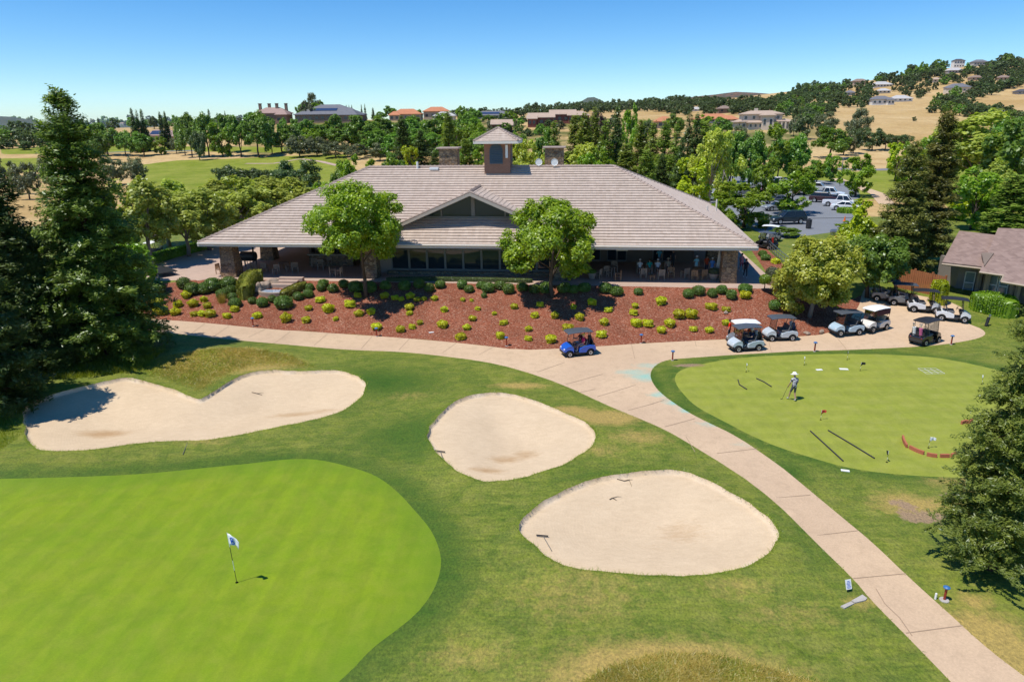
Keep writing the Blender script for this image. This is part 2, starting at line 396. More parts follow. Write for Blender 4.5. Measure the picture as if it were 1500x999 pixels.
for k, s in enumerate(SANDW):
    ins = inside(s, V2[:, 0], V2[:, 1]); d = np.where(ins, dist_to(s, V2[:, 0], V2[:, 1]), 0)
    edge = d < 1e-4
    VZ = VZ-np.where(ins & (d > 1e-3), .10*smooth(0, .06, d)+SAND_DEPTH[k]*smooth(0, 4.2, d), 0)
    out = np.where(ins & (d > 1e-3), 9, dist_to(s, V2[:, 0], V2[:, 1]))
    VZ = VZ+.10*np.exp(-(out/1.0)**2)*(out < 8)
pg = inside(Z['putting_green'], V2[:, 0], V2[:, 1])
dgr = dist_to(Z['putting_green'], V2[:, 0], V2[:, 1]); dpr = dist_to(Z['practice_green'], V2[:, 0], V2[:, 1])
def blob(spots, x, y):
    r = np.zeros(len(x))
    for px, py, rx, ry, s in spots:
        g = ground(px, py); rr = ((x-g[0])/rx)**2+((y-g[1])/ry)**2
        r = np.maximum(r, 1.15*s*np.exp(-rr))
    return r
DRY = blob([(760,565,1.9,.6,.8),(838,602,1.3,.7,.9),(885,612,2.0,1.2,1.),(935,640,2,1,.5),(1330,740,1.6,1.2,.7),(1370,740,1.5,.6,.7),(1440,925,1.6,1.2,.8),(1490,965,1.8,1.3,.9),(1430,880,.8,.6,.6),(330,528,4.6,1.7,1.15),(980,985,3.4,1.5,1.1),(1260,882,.8,.5,.5),(900,560,.5,.5,0),(300,648,2,.6,.4),(850,870,3,2,.35),(690,960,2,1,.35),(1150,900,2.5,1,.3),(30,600,1.5,2.5,.5),(1395,705,1.5,.5,.6),(880,660,1.5,.8,.4),(1190,765,.7,.5,.5),(1080,860,2,.6,.4),(600,580,2,1,.3),(1420,715,1.5,.6,.5)], V2[:, 0], V2[:, 1])
SOIL = blob([(1350,757,1.1,.55,1.),(1320,738,.7,.4,.8),(1395,727,.8,.3,.8),(1185,773,.35,.3,.6),(1010,535,1.2,.35,1.)], V2[:, 0], V2[:, 1])
LUSH = blob([(560,560,4,3,.9),(600,640,3,3,.8),(480,600,3,1.5,.5),(960,560,.6,3,.9),(1000,600,.9,2.,.9),(1060,640,.9,1.6,.9),(1150,690,1.2,1.2,.9),(780,600,2,1.,.8),(900,700,3,1,.6),(1190,780,1.2,2.5,.5),(640,790,.8,3,.4),(1450,550,4,.9,.7)], V2[:, 0], V2[:, 1])
LUSH = np.maximum(LUSH, .8*np.exp(-(dpr/.9)**2)*~inside(Z['practice_green'], V2[:, 0], V2[:, 1]))
TEAL = blob([(1005,601,.5,.35,1.),(985,590,.5,.4,.9),(1040,622,.8,.3,.8),(965,578,.6,.5,.8),(945,552,1.1,.9,.75),(925,545,1.2,.5,.7),(955,536,1.2,.6,.6),(1090,650,.9,.3,.4)], V2[:, 0], V2[:, 1])
WET = blob([(150,625,1.6,.6,1.),(430,600,1.8,.5,.8),(470,597,1.5,.5,.6),(740,662,.9,.55,.9),(770,655,.8,.7,.8),(715,683,1.,.4,.9),(1000,765,1.4,1.2,.5),(960,790,1.2,.6,.35),(880,735,1.6,.4,.3)], V2[:, 0], V2[:, 1])

def zone_mesh(name, sel, mat, attrs=()):
    f = F3[sel]; u, inv = np.unique(f, return_inverse=True); f = inv.reshape(-1, 3)
    me = mesh_np(name, np.c_[V2[u], VZ[u]], f, mat, smooth_=True)
    for nm, a in attrs: attr(me, nm, a[u])
    o = link(name, me); o['kind'] = 'structure'; return o

# ------------------------------------------------------------------ ground materials
def turf_mat(name, a, b, c, fine=1.0, streak=0.35, dryc=(.40,.28,.085), soilc=(.30,.20,.13), lushc=(.045,.105,.008)):
    t = NT(name); P = t.pos()
    warp = t.n('ShaderNodeVectorMath', operation='ADD'); t.l(P, warp.inputs[0])
    big = t.noise(P, .22, 3, .6, .6); mid = t.noise(t.scale(P, (1.0, 1.35, 1)), 1.3, 4, .65, .4)
    fin = t.noise(t.scale(P, (1, .75, 1), (0, 0, .35)), 11, 4, .75); vf = t.noise(P, 46, 2, .7)
    stk = t.noise(t.scale(P, (.35, 2.4, 1), (0, 0, -.5)), 1.5, 3, .6, .8)
    c1 = t.mix(t.ramp(big, [(.32, 0), (.68, 1)]), a, b)
    c1 = t.mix(t.math('MULTIPLY', t.ramp(mid, [(.35, 0), (.7, 1)]), .75), c1, c)
    c1 = t.mix(t.math('MULTIPLY', t.ramp(t.noise(P, .75, 5, .7, .8), [(.42, 1), (.58, 0)]), .5), c1, lushc)
    c1 = t.mix(t.math('MULTIPLY', t.ramp(stk, [(.45, 0), (.7, 1)]), streak), c1, tuple(x*1.5 for x in b))
    lush = t.math('MULTIPLY', t.attr('lush'), t.math('ADD', .45, mid)); c1 = t.mix(lush, c1, lushc)
    nz = t.noise(P, 2.3, 5, .7, .5)
    dry = t.ramp(t.math('ADD', t.attr('dry'), t.math('MULTIPLY', t.math('SUBTRACT', nz, .5), .9)), [(.2, 0), (.68, 1)])
    c1 = t.mix(t.math('MULTIPLY', dry, .85), c1, dryc)
    soil = t.ramp(t.math('ADD', t.attr('soil'), t.math('MULTIPLY', t.math('SUBTRACT', nz, .5), 1.2)), [(.4, 0), (.6, 1)])
    c1 = t.mix(t.math('MULTIPLY', soil, .85), c1, soilc)
    g = t.math('ADD', t.math('MULTIPLY', fin, .75), t.math('MULTIPLY', vf, .45))
    dk = t.ramp(g, [(.38, (.38, .40, .40)), (.6, (1, 1, 1)), (.80, (1.6, 1.5, 1.3))])
    c2 = t.mix(fine, c1, t.mix(1.0, c1, dk, 'MULTIPLY'))
    return t.bsdf(c2, .75, .25, nrm=t.bump(g, .55*fine, .05))
M_TURF = turf_mat('turf', (.108,.150,.012), (.178,.200,.024), (.225,.225,.050))
M_FRINGE = turf_mat('fringe_turf', (.082,.138,.006), (.125,.170,.009), (.15,.180,.020), .75, .15)
def green_mat(name, a, b, c, stripe, ang):
    t = NT(name); P = t.pos()
    big = t.noise(P, .3, 3, .6, .5); mid = t.noise(P, 1.4, 4, .65); fin = t.noise(t.scale(P, (1, 2.2, 1)), 14, 3, .7); vf = t.noise(P, 60, 2, .7)
    c1 = t.mix(t.ramp(big, [(.3, 0), (.7, 1)]), a, b); c1 = t.mix(t.math('MULTIPLY', t.ramp(mid, [(.42, 0), (.72, 1)]), .55), c1, c)
    c1 = t.mix(t.math('MULTIPLY', t.ramp(t.noise(P, .8, 5, .75, .7), [(.45, 0), (.66, 1)]), .6), c1, tuple(x*.84 for x in a))
    c1 = t.mix(t.math('MULTIPLY', t.ramp(t.noise(t.scale(P, (1.2, .22, 1)), 1.6, 4, .7), [(.45, 0), (.7, 1)]), .4), c1, tuple(x*1.16 for x in b))
    for k, (an, sc) in enumerate(((ang, .23),)):
        w = t.n('ShaderNodeTexWave', wave_type='BANDS', bands_direction='X', wave_profile='SIN'); t.l(t.scale(P, 1, (0, 0, an)), w.inputs[0])
        w.inputs['Scale'].default_value = sc; w.inputs['Distortion'].default_value = 1.0; w.inputs['Detail'].default_value = 3; w.inputs['Detail Scale'].default_value = 1.2; w.inputs['Detail Roughness'].default_value = .7
        st = t.ramp(w.outputs['Fac'], [(.35, 1-stripe), (.65, 1+stripe)])
        c1 = t.mix(1.0, c1, st, 'MULTIPLY')
    edge = t.attr('edge'); c1 = t.mix(t.math('MULTIPLY', edge, .45), c1, (.10,.19,.008))
    soil = t.ramp(t.math('ADD', t.attr('soil'), t.math('MULTIPLY', t.math('SUBTRACT', mid, .5), 1.2)), [(.4, 0), (.6, 1)]); c1 = t.mix(t.math('MULTIPLY', soil, .7), c1, (.27,.19,.09))
    g = t.math('ADD', t.math('MULTIPLY', fin, .6), t.math('MULTIPLY', vf, .4))
    c1 = t.mix(1.0, c1, t.ramp(g, [(.3, (.78, .8, .7)), (.7, (1.2, 1.18, 1.15))]), 'MULTIPLY')
    return t.bsdf(c1, .7, .3, nrm=t.bump(g, .25, .02))
M_GREEN = green_mat('putting_turf', (.155,.250,.003), (.200,.268,.004), (.240,.268,.026), .035, .05)
M_PRACT = green_mat('practice_turf', (.230,.270,.030), (.280,.300,.040), (.31,.315,.080), .030, 1.55)
def sand_mat():
    t = NT('bunker_sand'); P = t.pos()
    big = t.noise(P, .5, 4, .6); fin = t.noise(P, 22, 4, .75); vf = t.noise(P, 90, 2, .7)
    wv = t.n('ShaderNodeTexWave', wave_type='RINGS', rings_direction='SPHERICAL'); wv.inputs['Scale'].default_value = 2.2; wv.inputs['Distortion'].default_value = 9; wv.inputs['Detail'].default_value = 3; wv.inputs['Detail Scale'].default_value = .35
    t.l(t.obj(), wv.inputs[0])
    c = t.mix(big, (.56,.425,.275), (.68,.53,.355)); 
    wet = t.ramp(t.math('ADD', t.attr('wet'), t.math('MULTIPLY', t.math('SUBTRACT', t.noise(t.scale(P, (1, 3, 1)), 1.8, 4, .7, 1.), .5), 1.1)), [(.3, 0), (.95, 1)])
    c = t.mix(t.math('MULTIPLY', wet, .8), c, (.42,.26,.125))
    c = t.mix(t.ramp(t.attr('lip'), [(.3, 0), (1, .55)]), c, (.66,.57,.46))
    c = t.mix(1.0, c, t.ramp(fin, [(.25, (.86, .85, .84)), (.75, (1.1, 1.1, 1.1))]), 'MULTIPLY')
    spk = t.ramp(t.noise(P, 7, 3, .8), [(.70, 0), (.78, .3)]); c = t.mix(spk, c, (.38,.28,.19))
    md = t.noise(t.scale(P, (1, 2, 1)), 2.2, 5, .7, .5); c = t.mix(1.0, c, t.ramp(md, [(.3, (.92, .91, .90)), (.7, (1.05, 1.05, 1.05))]), 'MULTIPLY')
    h = t.math('ADD', t.math('MULTIPLY', md, 1.0), t.math('ADD', t.math('MULTIPLY', wv.outputs['Fac'], .12), t.math('ADD', t.math('MULTIPLY', vf, .1), t.math('MULTIPLY', fin, .3))))
    return t.bsdf(c, .92, .1, nrm=t.bump(h, .35, .04))
M_SAND = sand_mat()
def conc_mat(name, a, b, teal=False, sp=.9):
    t = NT(name); P = t.pos(); big = t.noise(P, .35, 5, .65, .4); fin = t.noise(P, 14, 4, .7); st = t.noise(t.scale(P, (1, 1, 1)), 1.6, 5, .75, .6)
    c = t.mix(big, a, b); c = t.mix(t.math('MULTIPLY', t.ramp(st, [(.47, 0), (.75, 1)]), .5), c, tuple(x*.66 for x in a)); c = t.mix(t.math('MULTIPLY', t.ramp(t.noise(P, .12, 3, .5), [(.4, 0), (.6, 1)]), .35), c, tuple(x*.84*k for x, k in zip(a, (1, 1, 1.08))))
    if teal:
        f = t.ramp(t.math('ADD', t.attr('teal'), t.math('MULTIPLY', t.math('SUBTRACT', st, .5), .9)), [(.18, 0), (.9, 1)])
        c = t.mix(t.math('MULTIPLY', f, .8), c, (.24,.50,.42))
    c = t.mix(1.0, c, t.ramp(fin, [(.3, (.88, .88, .88)), (.7, (1.08, 1.08, 1.08))]), 'MULTIPLY')
    return t.bsdf(c, sp, .2, nrm=t.bump(fin, .15, .01))
M_PATH = conc_mat('path_concrete', (.55,.39,.245), (.65,.475,.31), True)
M_TERR = conc_mat('terrace_concrete', (.46,.335,.255), (.54,.39,.30))
M_KERB = conc_mat('kerb_concrete', (.45,.41,.36), (.52,.48,.43))
def mulch_mat():
    t = NT('bark_mulch'); P = t.pos()
    v = t.n('ShaderNodeTexVoronoi'); t.l(t.scale(P, (1, 1.5, 1)), v.inputs['Vector']); v.inputs['Scale'].default_value = 11
    v2 = t.n('ShaderNodeTexVoronoi'); t.l(P, v2.inputs['Vector']); v2.inputs['Scale'].default_value = 26
    sep = t.n('ShaderNodeSeparateColor'); t.l(v.outputs['Color'], sep.inputs[0])
    sep2 = t.n('ShaderNodeSeparateColor'); t.l(v2.outputs['Color'], sep2.inputs[0])
    c = t.ramp(sep.outputs[0], [(0, (.10,.028,.014)), (.35, (.25,.072,.036)), (.75, (.36,.118,.060)), (.9, (.45,.20,.11)), (1, (.64,.46,.32))])
    c = t.mix(.5, c, t.ramp(sep2.outputs[1], [(0, (.08,.022,.012)), (.5, (.27,.082,.040)), (.92, (.40,.16,.09)), (1, (.66,.50,.36))]))
    big = t.noise(P, .5, 4, .6); c = t.mix(1.0, c, t.ramp(big, [(.3, (.82, .8, .8)), (.7, (1.15, 1.12, 1.15))]), 'MULTIPLY')
    pale = t.ramp(t.noise(P, .33, 5, .7, .5), [(.60, 0), (.74, .45)]); c = t.mix(pale, c, (.36,.21,.13))
    h = t.math('ADD', t.math('MULTIPLY', v.outputs['Distance'], 1.0), t.math('MULTIPLY', sep2.outputs[0], .5))
    return t.bsdf(c, .9, .15, nrm=t.bump(h, .8, .05))
M_MULCH = mulch_mat()
def asphalt_mat():
    t = NT('asphalt'); P = t.pos(); c = t.mix(t.noise(P, .3, 5, .6), (.17,.18,.195), (.23,.24,.255)); return t.bsdf(c, .8, .3, nrm=t.bump(t.noise(P, 25, 2), .2, .01))
M_ASPH = asphalt_mat()

# ------------------------------------------------------------------ ground objects
TA = [('dry', DRY), ('soil', SOIL), ('lush', LUSH)]
zone_mesh('turf_ground', zone == -1, M_TURF, TA)
EDGE = np.exp(-(dgr/1.0)**2)
zone_mesh('putting_green', zone == PRIO.index('putting_green'), M_GREEN, [('edge', EDGE), ('soil', SOIL*0)])
zone_mesh('green_fringe', zone == PRIO.index('fringe'), M_TURF, [('dry', DRY*.3), ('soil', SOIL*0), ('lush', .12+.32*smooth(0, .9, dist_to(Z['fringe'], V2[:, 0], V2[:, 1]))+.5*np.exp(-(dgr/1.3)**2)*(.75+.25*vnoise(V2[:, 0], V2[:, 1], 3, 2)))])
zone_mesh('practice_green', zone == PRIO.index('practice_green'), M_PRACT, [('edge', EDGE*0), ('soil', SOIL)])
for k in range(3):
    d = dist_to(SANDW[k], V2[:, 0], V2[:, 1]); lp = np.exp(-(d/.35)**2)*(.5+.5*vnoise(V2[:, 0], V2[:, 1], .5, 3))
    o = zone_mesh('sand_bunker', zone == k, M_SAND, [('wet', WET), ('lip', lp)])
    c = SANDW[k].mean(0); me = o.data
    me.transform(Matrix.Translation((-c[0]-[1, -.3, .8][k], -c[1], -c[2]))); o.location = (c[0]+[1, -.3, .8][k], c[1], c[2])
zone_mesh('cart_path', zone == PRIO.index('cart_path'), M_PATH, [('teal', TEAL)])
zone_mesh('terrace', zone == PRIO.index('terrace'), M_TERR)
zone_mesh('parking_lot', zone == PRIO.index('parking_lot'), M_ASPH)
zone_mesh('mulch_ground', zone == PRIO.index('mulch_bed'), M_MULCH)
def ribbon(name, pp, w, mat, dz=.006, step=.6, px=True):
    P = np.array([ground(*p) for p in pp]) if px else np.array(pp, float)
    P = resample(P, step, False); t = np.gradient(P[:, :2], axis=0); t /= np.linalg.norm(t, axis=1)[:, None]+1e-9
    n = np.stack([-t[:, 1], t[:, 0]], 1); A = P[:, :2]+n*w/2; B = P[:, :2]-n*w/2; m = len(P)
    V = np.r_[np.c_[A, hgt(A[:, 0], A[:, 1])+dz], np.c_[B, hgt(B[:, 0], B[:, 1])+dz]]
    F = [(i, m+i, m+i+1, i+1) for i in range(m-1)]
    o = link(name, mesh_np(name, V, F, mat)); o['kind'] = 'structure'; return V, F, o
M_JOINT = plain('joint_line', (.35,.25,.17), .9, .1)  # brown of the thin joint and crack strips in the path
JV, JF = [], []
for a, b in [((1137,729),(1187,725)),((1188,785),(1257,777)),((1250,847),(1327,840)),((1327,927),(1410,916)),((974,625),(1018,613)),((940,596),(973,586)),((787,545),(827,531)),((875,581),(931,564)),((829,563),(883,548)),((920,601),(958,591)),((701,520),(723,508)),((648,517),(668,503)),((584,513),(600,496)),((364,494),(389,482)),((401,503),(425,486)),((460,506),(481,488)),((529,511),(545,493)),((313,493),(335,478)),((1050,664),(1110,657)),((280,489),(300,474)),((1020,508),(1018,500)),((930,526),(925,505)),((1130,516),(1125,496)),((1240,512),(1225,492)),((1283,862),(1296,884)),((1296,884),(1318,905)),((1318,905),(1336,931)),((850,575),(872,570)),((1005,640),(1018,662))]:
    A, B = ground(*a), ground(*b); n = max(2, int(np.linalg.norm(B-A)/.4)); d = (B-A)[:2]/np.linalg.norm((B-A)[:2]); nn = np.array([-d[1], d[0]])*.016
    b0 = len(JV)
    for k in range(n+1):
        p = (A+(B-A)*k/n)[:2]
        for s in (1, -1):
            q = p+nn*s; JV.append((q[0], q[1], H(q[0], q[1])+.012))
    JF += [(b0+2*k, b0+2*k+1, b0+2*k+3, b0+2*k+2) for k in range(n)]
o = link('path_joint', mesh_np('path_joint', JV, JF, M_JOINT)); o['kind'] = 'structure'

pk = np.array(wz([(1135,352),(1238,338),(1262,300),(1250,268),(1150,262),(1012,250),(995,275)], TZ))
gx, gy = np.meshgrid(np.arange(15, 110, 1.0), np.arange(99.8, 175, 1.0)); ins_ = inside(pk, gx.ravel()+.5, gy.ravel()+.5).reshape(gx.shape)
V_, F_, ix_ = [], [], {}
def _vi(i, j):
    if (i, j) not in ix_: ix_[(i, j)] = len(V_); V_.append((gx[i, j], gy[i, j], max(TZ, H(gx[i, j], gy[i, j]))+.06))
    return ix_[(i, j)]
for i in range(gx.shape[0]-1):
    for j in range(gx.shape[1]-1):
        if ins_[i, j]: F_.append((_vi(i, j), _vi(i, j+1), _vi(i+1, j+1), _vi(i+1, j)))
o = link('parking_lot', mesh_np('parking_lot', V_, F_, M_ASPH)); o['kind'] = 'structure'
# ------------------------------------------------------------------ far ground
ns, ny = 520, 300
s_ = np.linspace(-1.5, 1.5, ns); y_ = np.r_[np.geomspace(99.5, 1600, ny-40), np.geomspace(1640, 12000, 40)]
SS, YY = np.meshgrid(s_, y_); XX = SS*YY
ZZ = far_h(XX.ravel(), YY.ravel()).reshape(XX.shape)
ZZ = ZZ-.25*(YY < 101)
FV = np.c_[XX.ravel(), YY.ravel(), ZZ.ravel()]
idx = np.arange(ns*ny).reshape(ny, ns)
FF = np.stack([idx[:-1, :-1].ravel(), idx[:-1, 1:].ravel(), idx[1:, 1:].ravel(), idx[1:, :-1].ravel()], 1)
fpx, fpy = proj(FV)
GREEN_PX = [[(190,380),(195,300),(205,242),(260,235),(330,233),(420,229),(505,226),(520,245),(470,300),(330,345),(240,385)], [(0,226),(150,224),(270,222),(420,224),(430,216),(200,214),(0,218)], [(1215,296),(1225,252),(1330,250),(1320,290)], [(980,300),(990,250),(1230,247),(1230,300)], [(0,252),(70,252),(90,232),(0,232)], [(1410,320),(1310,240),(1500,215),(1640,330)]]
gr = np.zeros(len(FV))
for g in GREEN_PX: gr = np.maximum(gr, inside(np.array(g), fpx, fpy)*1.0)
g2 = gr.reshape(ny, ns).copy()
for _ in range(2):
    g2[1:-1, 1:-1] = (g2[:-2, 1:-1]+g2[2:, 1:-1]+g2[1:-1, :-2]+g2[1:-1, 2:]+2*g2[1:-1, 1:-1])/6
scrub = smooth(355, 370, fpx)*(1-smooth(1150, 1250, fpx))*smooth(255, 280, FV[:, 1])*(1-smooth(430, 470, FV[:, 1]))
def far_mat():
    t = NT('dry_hills'); P = t.pos(); big = t.noise(P, .012, 4, .6, .5); mid = t.noise(P, .09, 4, .65); fin = t.noise(t.scale(P, (1, .5, 2)), .7, 4, .7)
    gold = t.mix(t.ramp(big, [(.35, 0), (.65, 1)]), (.44,.29,.11), (.57,.41,.20)); gold = t.mix(t.math('MULTIPLY', t.ramp(mid, [(.45, 0), (.7, 1)]), .5), gold, (.38,.22,.085))
    grn = t.mix(t.ramp(mid, [(.35, 0), (.65, 1)]), (.17,.215,.018), (.26,.275,.045))
    sc = t.mix(mid, (.12,.14,.03), (.06,.085,.018))
    f2 = t.math('MULTIPLY', t.attr('scrub'), t.ramp(t.noise(P, .05, 4, .6), [(.42, 0), (.56, .85)]))
    c = t.mix(f2, gold, sc); c = t.mix(t.ramp(t.math('ADD', t.attr('green'), t.math('MULTIPLY', t.math('SUBTRACT', fin, .5), .3)), [(.35, 0), (.6, 1)]), c, grn)
    c = t.mix(1.0, c, t.ramp(fin, [(.3, (.8, .8, .8)), (.7, (1.15, 1.15, 1.15))]), 'MULTIPLY')
    return t.bsdf(c, .95, .1)
me = mesh_np('terrain', FV, FF, far_mat(), smooth_=True); attr(me, 'green', g2.ravel()); attr(me, 'scrub', scrub)
o = link('terrain', me); o['kind'] = 'structure'
M_ROAD = plain('road_grey', (.20,.20,.21), .9, .2, sc=.5)
ribbon('far_path', [(360,240),(400,240),(440,233),(470,237),(495,243)], 2.0, M_TERR, .05, 2)
ribbon('far_path', [(150,224),(200,222),(240,222),(285,221)], 2.6, M_ROAD, .05, 2)
ribbon('far_road', [(1215,247),(1250,249),(1290,249),(1340,247),(1420,246)], 6, M_ROAD, .05, 2)
ribbon('far_path', [(1225,262),(1262,276),(1285,284),(1300,300)], 2.6, M_PATH, .05, 2)
# distant ranges
def range_hill(prof, Y, mat, depth=900):
    P = np.array([at_y(px, py, Y) for px, py in prof]); P = resample(P, 60, False)
    P[:, 2] += vnoise(P[:, 0], P[:, 2]*0, 160, 4)*7
    rows = [np.c_[P[:, 0], P[:, 1]-depth*(1-k)+60*vnoise(P[:, 0], P[:, 0]*0+k*200, 240, 9), 4+(P[:, 2]-4)*(k**.75)+8*k*(1-k)*4*vnoise(P[:, 0], P[:, 0]*0+k*300, 90, 2)] for k in np.linspace(0, 1, 9)]
    rows += [np.c_[P[:, 0], P[:, 1]+depth, np.full(len(P), 0.0)]]
    m = len(P); V = np.concatenate(rows); I = np.arange(m*len(rows)).reshape(len(rows), m)
    F = np.stack([I[:-1, :-1].ravel(), I[:-1, 1:].ravel(), I[1:, 1:].ravel(), I[1:, :-1].ravel()], 1)
    o = link('distant_hill', mesh_np('distant_hill', V, F, mat, smooth_=True)); o['kind'] = 'structure'
def ridge_mat(name, a, b):
    t = NT(name); P = t.pos(); c = t.mix(t.ramp(t.noise(P, .02, 5, .7), [(.4, 0), (.6, 1)]), a, b); return t.bsdf(c, .95, .1)
M_RIDGE = ridge_mat('ridge_brush', (.20,.10,.06), (.045,.065,.04))
M_RIDGE2 = ridge_mat('ridge_woods', (.05,.075,.05), (.09,.095,.06))
range_hill([(940,166),(990,148),(1020,142),(1050,138),(1075,134),(1100,136),(1130,139),(1200,142),(1300,150),(1400,165)], 4200, M_RIDGE)
range_hill([(800,170),(835,160),(850,150),(862,143),(872,143),(885,150),(900,158),(940,168)], 7000, M_RIDGE2)
range_hill([(-900,186),(-500,176),(-200,172),(-40,170),(20,172),(45,178),(70,182),(120,186),(200,188)], 7000, M_RIDGE2)
range_hill([(100,186),(300,182),(500,180),(650,178),(800,175),(1000,172),(1500,168),(2300,165)], 9500, M_RIDGE2)

def surf(x, y):                            # terrain with the bunker floors let in
    z = H(x, y); a, b = np.array([x]), np.array([y])
    for k, s in enumerate(SANDW):
        if inside(s, a, b)[0]: d = dist_to(s, a, b)[0]; z -= .10*float(smooth(0, .06, d))+SAND_DEPTH[k]*float(smooth(0, 4.2, d))
    return z
def ground_s(px, py):
    p = ground(px, py)
    for _ in range(6): p = at(px, py, surf(p[0], p[1]))
    return p
# ================================================================== clubhouse
def tile_mat(name, a, b, c, cell=(3.2, 3.2, 5.0)):
    t = NT(name); O = t.obj(); P = t.scale(O, cell)
    fl = t.n('ShaderNodeVectorMath', operation='FLOOR'); t.l(P, fl.inputs[0])
    wn = t.n('ShaderNodeTexWhiteNoise', noise_dimensions='3D'); t.l(fl.outputs[0], wn.inputs['Vector'])
    col = t.mix(wn.outputs['Value'], a, b); big = t.noise(O, .35, 4, .65)
    col = t.mix(t.math('MULTIPLY', t.ramp(big, [(.4, 0), (.7, 1)]), .6), col, c)
    st = t.noise(t.scale(O, (3.0, .25, .25)), 1.2, 4, .7); col = t.mix(1.0, col, t.ramp(st, [(.3, (.90, .895, .89)), (.7, (1.06, 1.06, 1.06))]), 'MULTIPLY')
    return t.bsdf(col, .85, .2, nrm=t.bump(t.noise(O, 9, 3), .2, .02))
M_TILE = tile_mat('roof_tile', (.46,.365,.295), (.55,.45,.375), (.50,.405,.335))
M_CAP = plain('ridge_tile', (.40,.31,.26), .85, .2, var=.25, sc=4)
M_FASCIA = plain('fascia_paint', (.74,.68,.60), .7, .3, var=.06)
M_SOFFIT = plain('soffit_paint', (.36,.30,.24), .8, .2, var=.1)
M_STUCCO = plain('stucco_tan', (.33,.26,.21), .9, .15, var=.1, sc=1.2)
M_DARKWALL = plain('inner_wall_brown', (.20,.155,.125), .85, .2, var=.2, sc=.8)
M_FRAME = plain('window_frame_grey', (.20,.19,.175), .5, .4, var=.06)
def glass_mat(name, tint=(.02,.025,.025), rough=.02):
    t = NT(name); b = t.n('ShaderNodeBsdfPrincipled'); b.inputs['Base Color'].default_value = (*tint, 1); b.inputs['Roughness'].default_value = rough
    b.inputs['Specular IOR Level'].default_value = .55
    bp = t.bump(t.noise(t.obj(), .6, 2), .02, .05); t.l(bp, b.inputs['Normal']); t.l(b.outputs[0], t.out.inputs[0]); return t.m
M_GLASS = glass_mat('dark_glass', (.02,.032,.042))
def stone_mat(name, cols, sc=3.0):
    t = NT(name); O = t.scale(t.obj(), (1, 1, 1.7)); v = t.n('ShaderNodeTexVoronoi'); t.l(O, v.inputs['Vector']); v.inputs['Scale'].default_value = sc
    e = t.n('ShaderNodeTexVoronoi', feature='DISTANCE_TO_EDGE'); t.l(O, e.inputs['Vector']); e.inputs['Scale'].default_value = sc
    sep = t.n('ShaderNodeSeparateColor'); t.l(v.outputs['Color'], sep.inputs[0])
    c = t.ramp(sep.outputs[0], [(i/(len(cols)-1), k) for i, k in enumerate(cols)])
    c = t.mix(1.0, c, t.ramp(t.noise(O, 9, 3), [(.3, (.8, .8, .8)), (.7, (1.15, 1.15, 1.15))]), 'MULTIPLY')
    j = t.ramp(e.outputs['Distance'], [(.02, 0), (.08, 1)]); c = t.mix(j, (.10,.085,.07), c)
    return t.bsdf(c, .9, .15, nrm=t.bump(t.math('MINIMUM', e.outputs['Distance'], .15), .7, .15))
M_STONE = stone_mat('ledge_stone', [(.16,.10,.06),(.34,.22,.12),(.24,.18,.13),(.42,.29,.17),(.20,.15,.12)])
def brick_mat(name, a, b, m, sc=4.5):
    t = NT(name); br = t.n('ShaderNodeTexBrick'); co = t.n('ShaderNodeTexCoord')
    sx = t.n('ShaderNodeSeparateXYZ'); t.l(co.outputs['Object'], sx.inputs[0]); cx = t.n('ShaderNodeCombineXYZ'); t.l(t.math('ADD', sx.outputs[0], sx.outputs[1]), cx.inputs[0]); t.l(sx.outputs[2], cx.inputs[1])
    t.l(cx.outputs[0], br.inputs['Vector']); br.inputs['Scale'].default_value = sc
    for k, v in (('Color1', a), ('Color2', b), ('Mortar', m)): br.inputs[k].default_value = (*v, 1)
    br.inputs['Mortar Size'].default_value = .02; br.inputs['Brick Width'].default_value = .9; br.inputs['Row Height'].default_value = .3
    return t.bsdf(br.outputs['Color'], .9, .15, nrm=t.bump(br.outputs['Fac'], -.3, .02))
M_BRICK = brick_mat('tower_brick', (.33,.17,.11), (.27,.135,.09), (.30,.22,.17))
M_LOUV = plain('louvre_blue', (.085,.12,.15), .5, .4)
M_WHITE = plain('white_paint', (.78,.78,.76), .5, .4, var=.04)
M_BLACK = plain('black_plastic', (.022,.022,.024), .5, .4, var=.2)
M_STEEL = plain('steel', (.45,.46,.48), .35, .5, .9, var=.1)
M_DKMETAL = plain('dark_metal', (.05,.05,.055), .45, .5, .5)

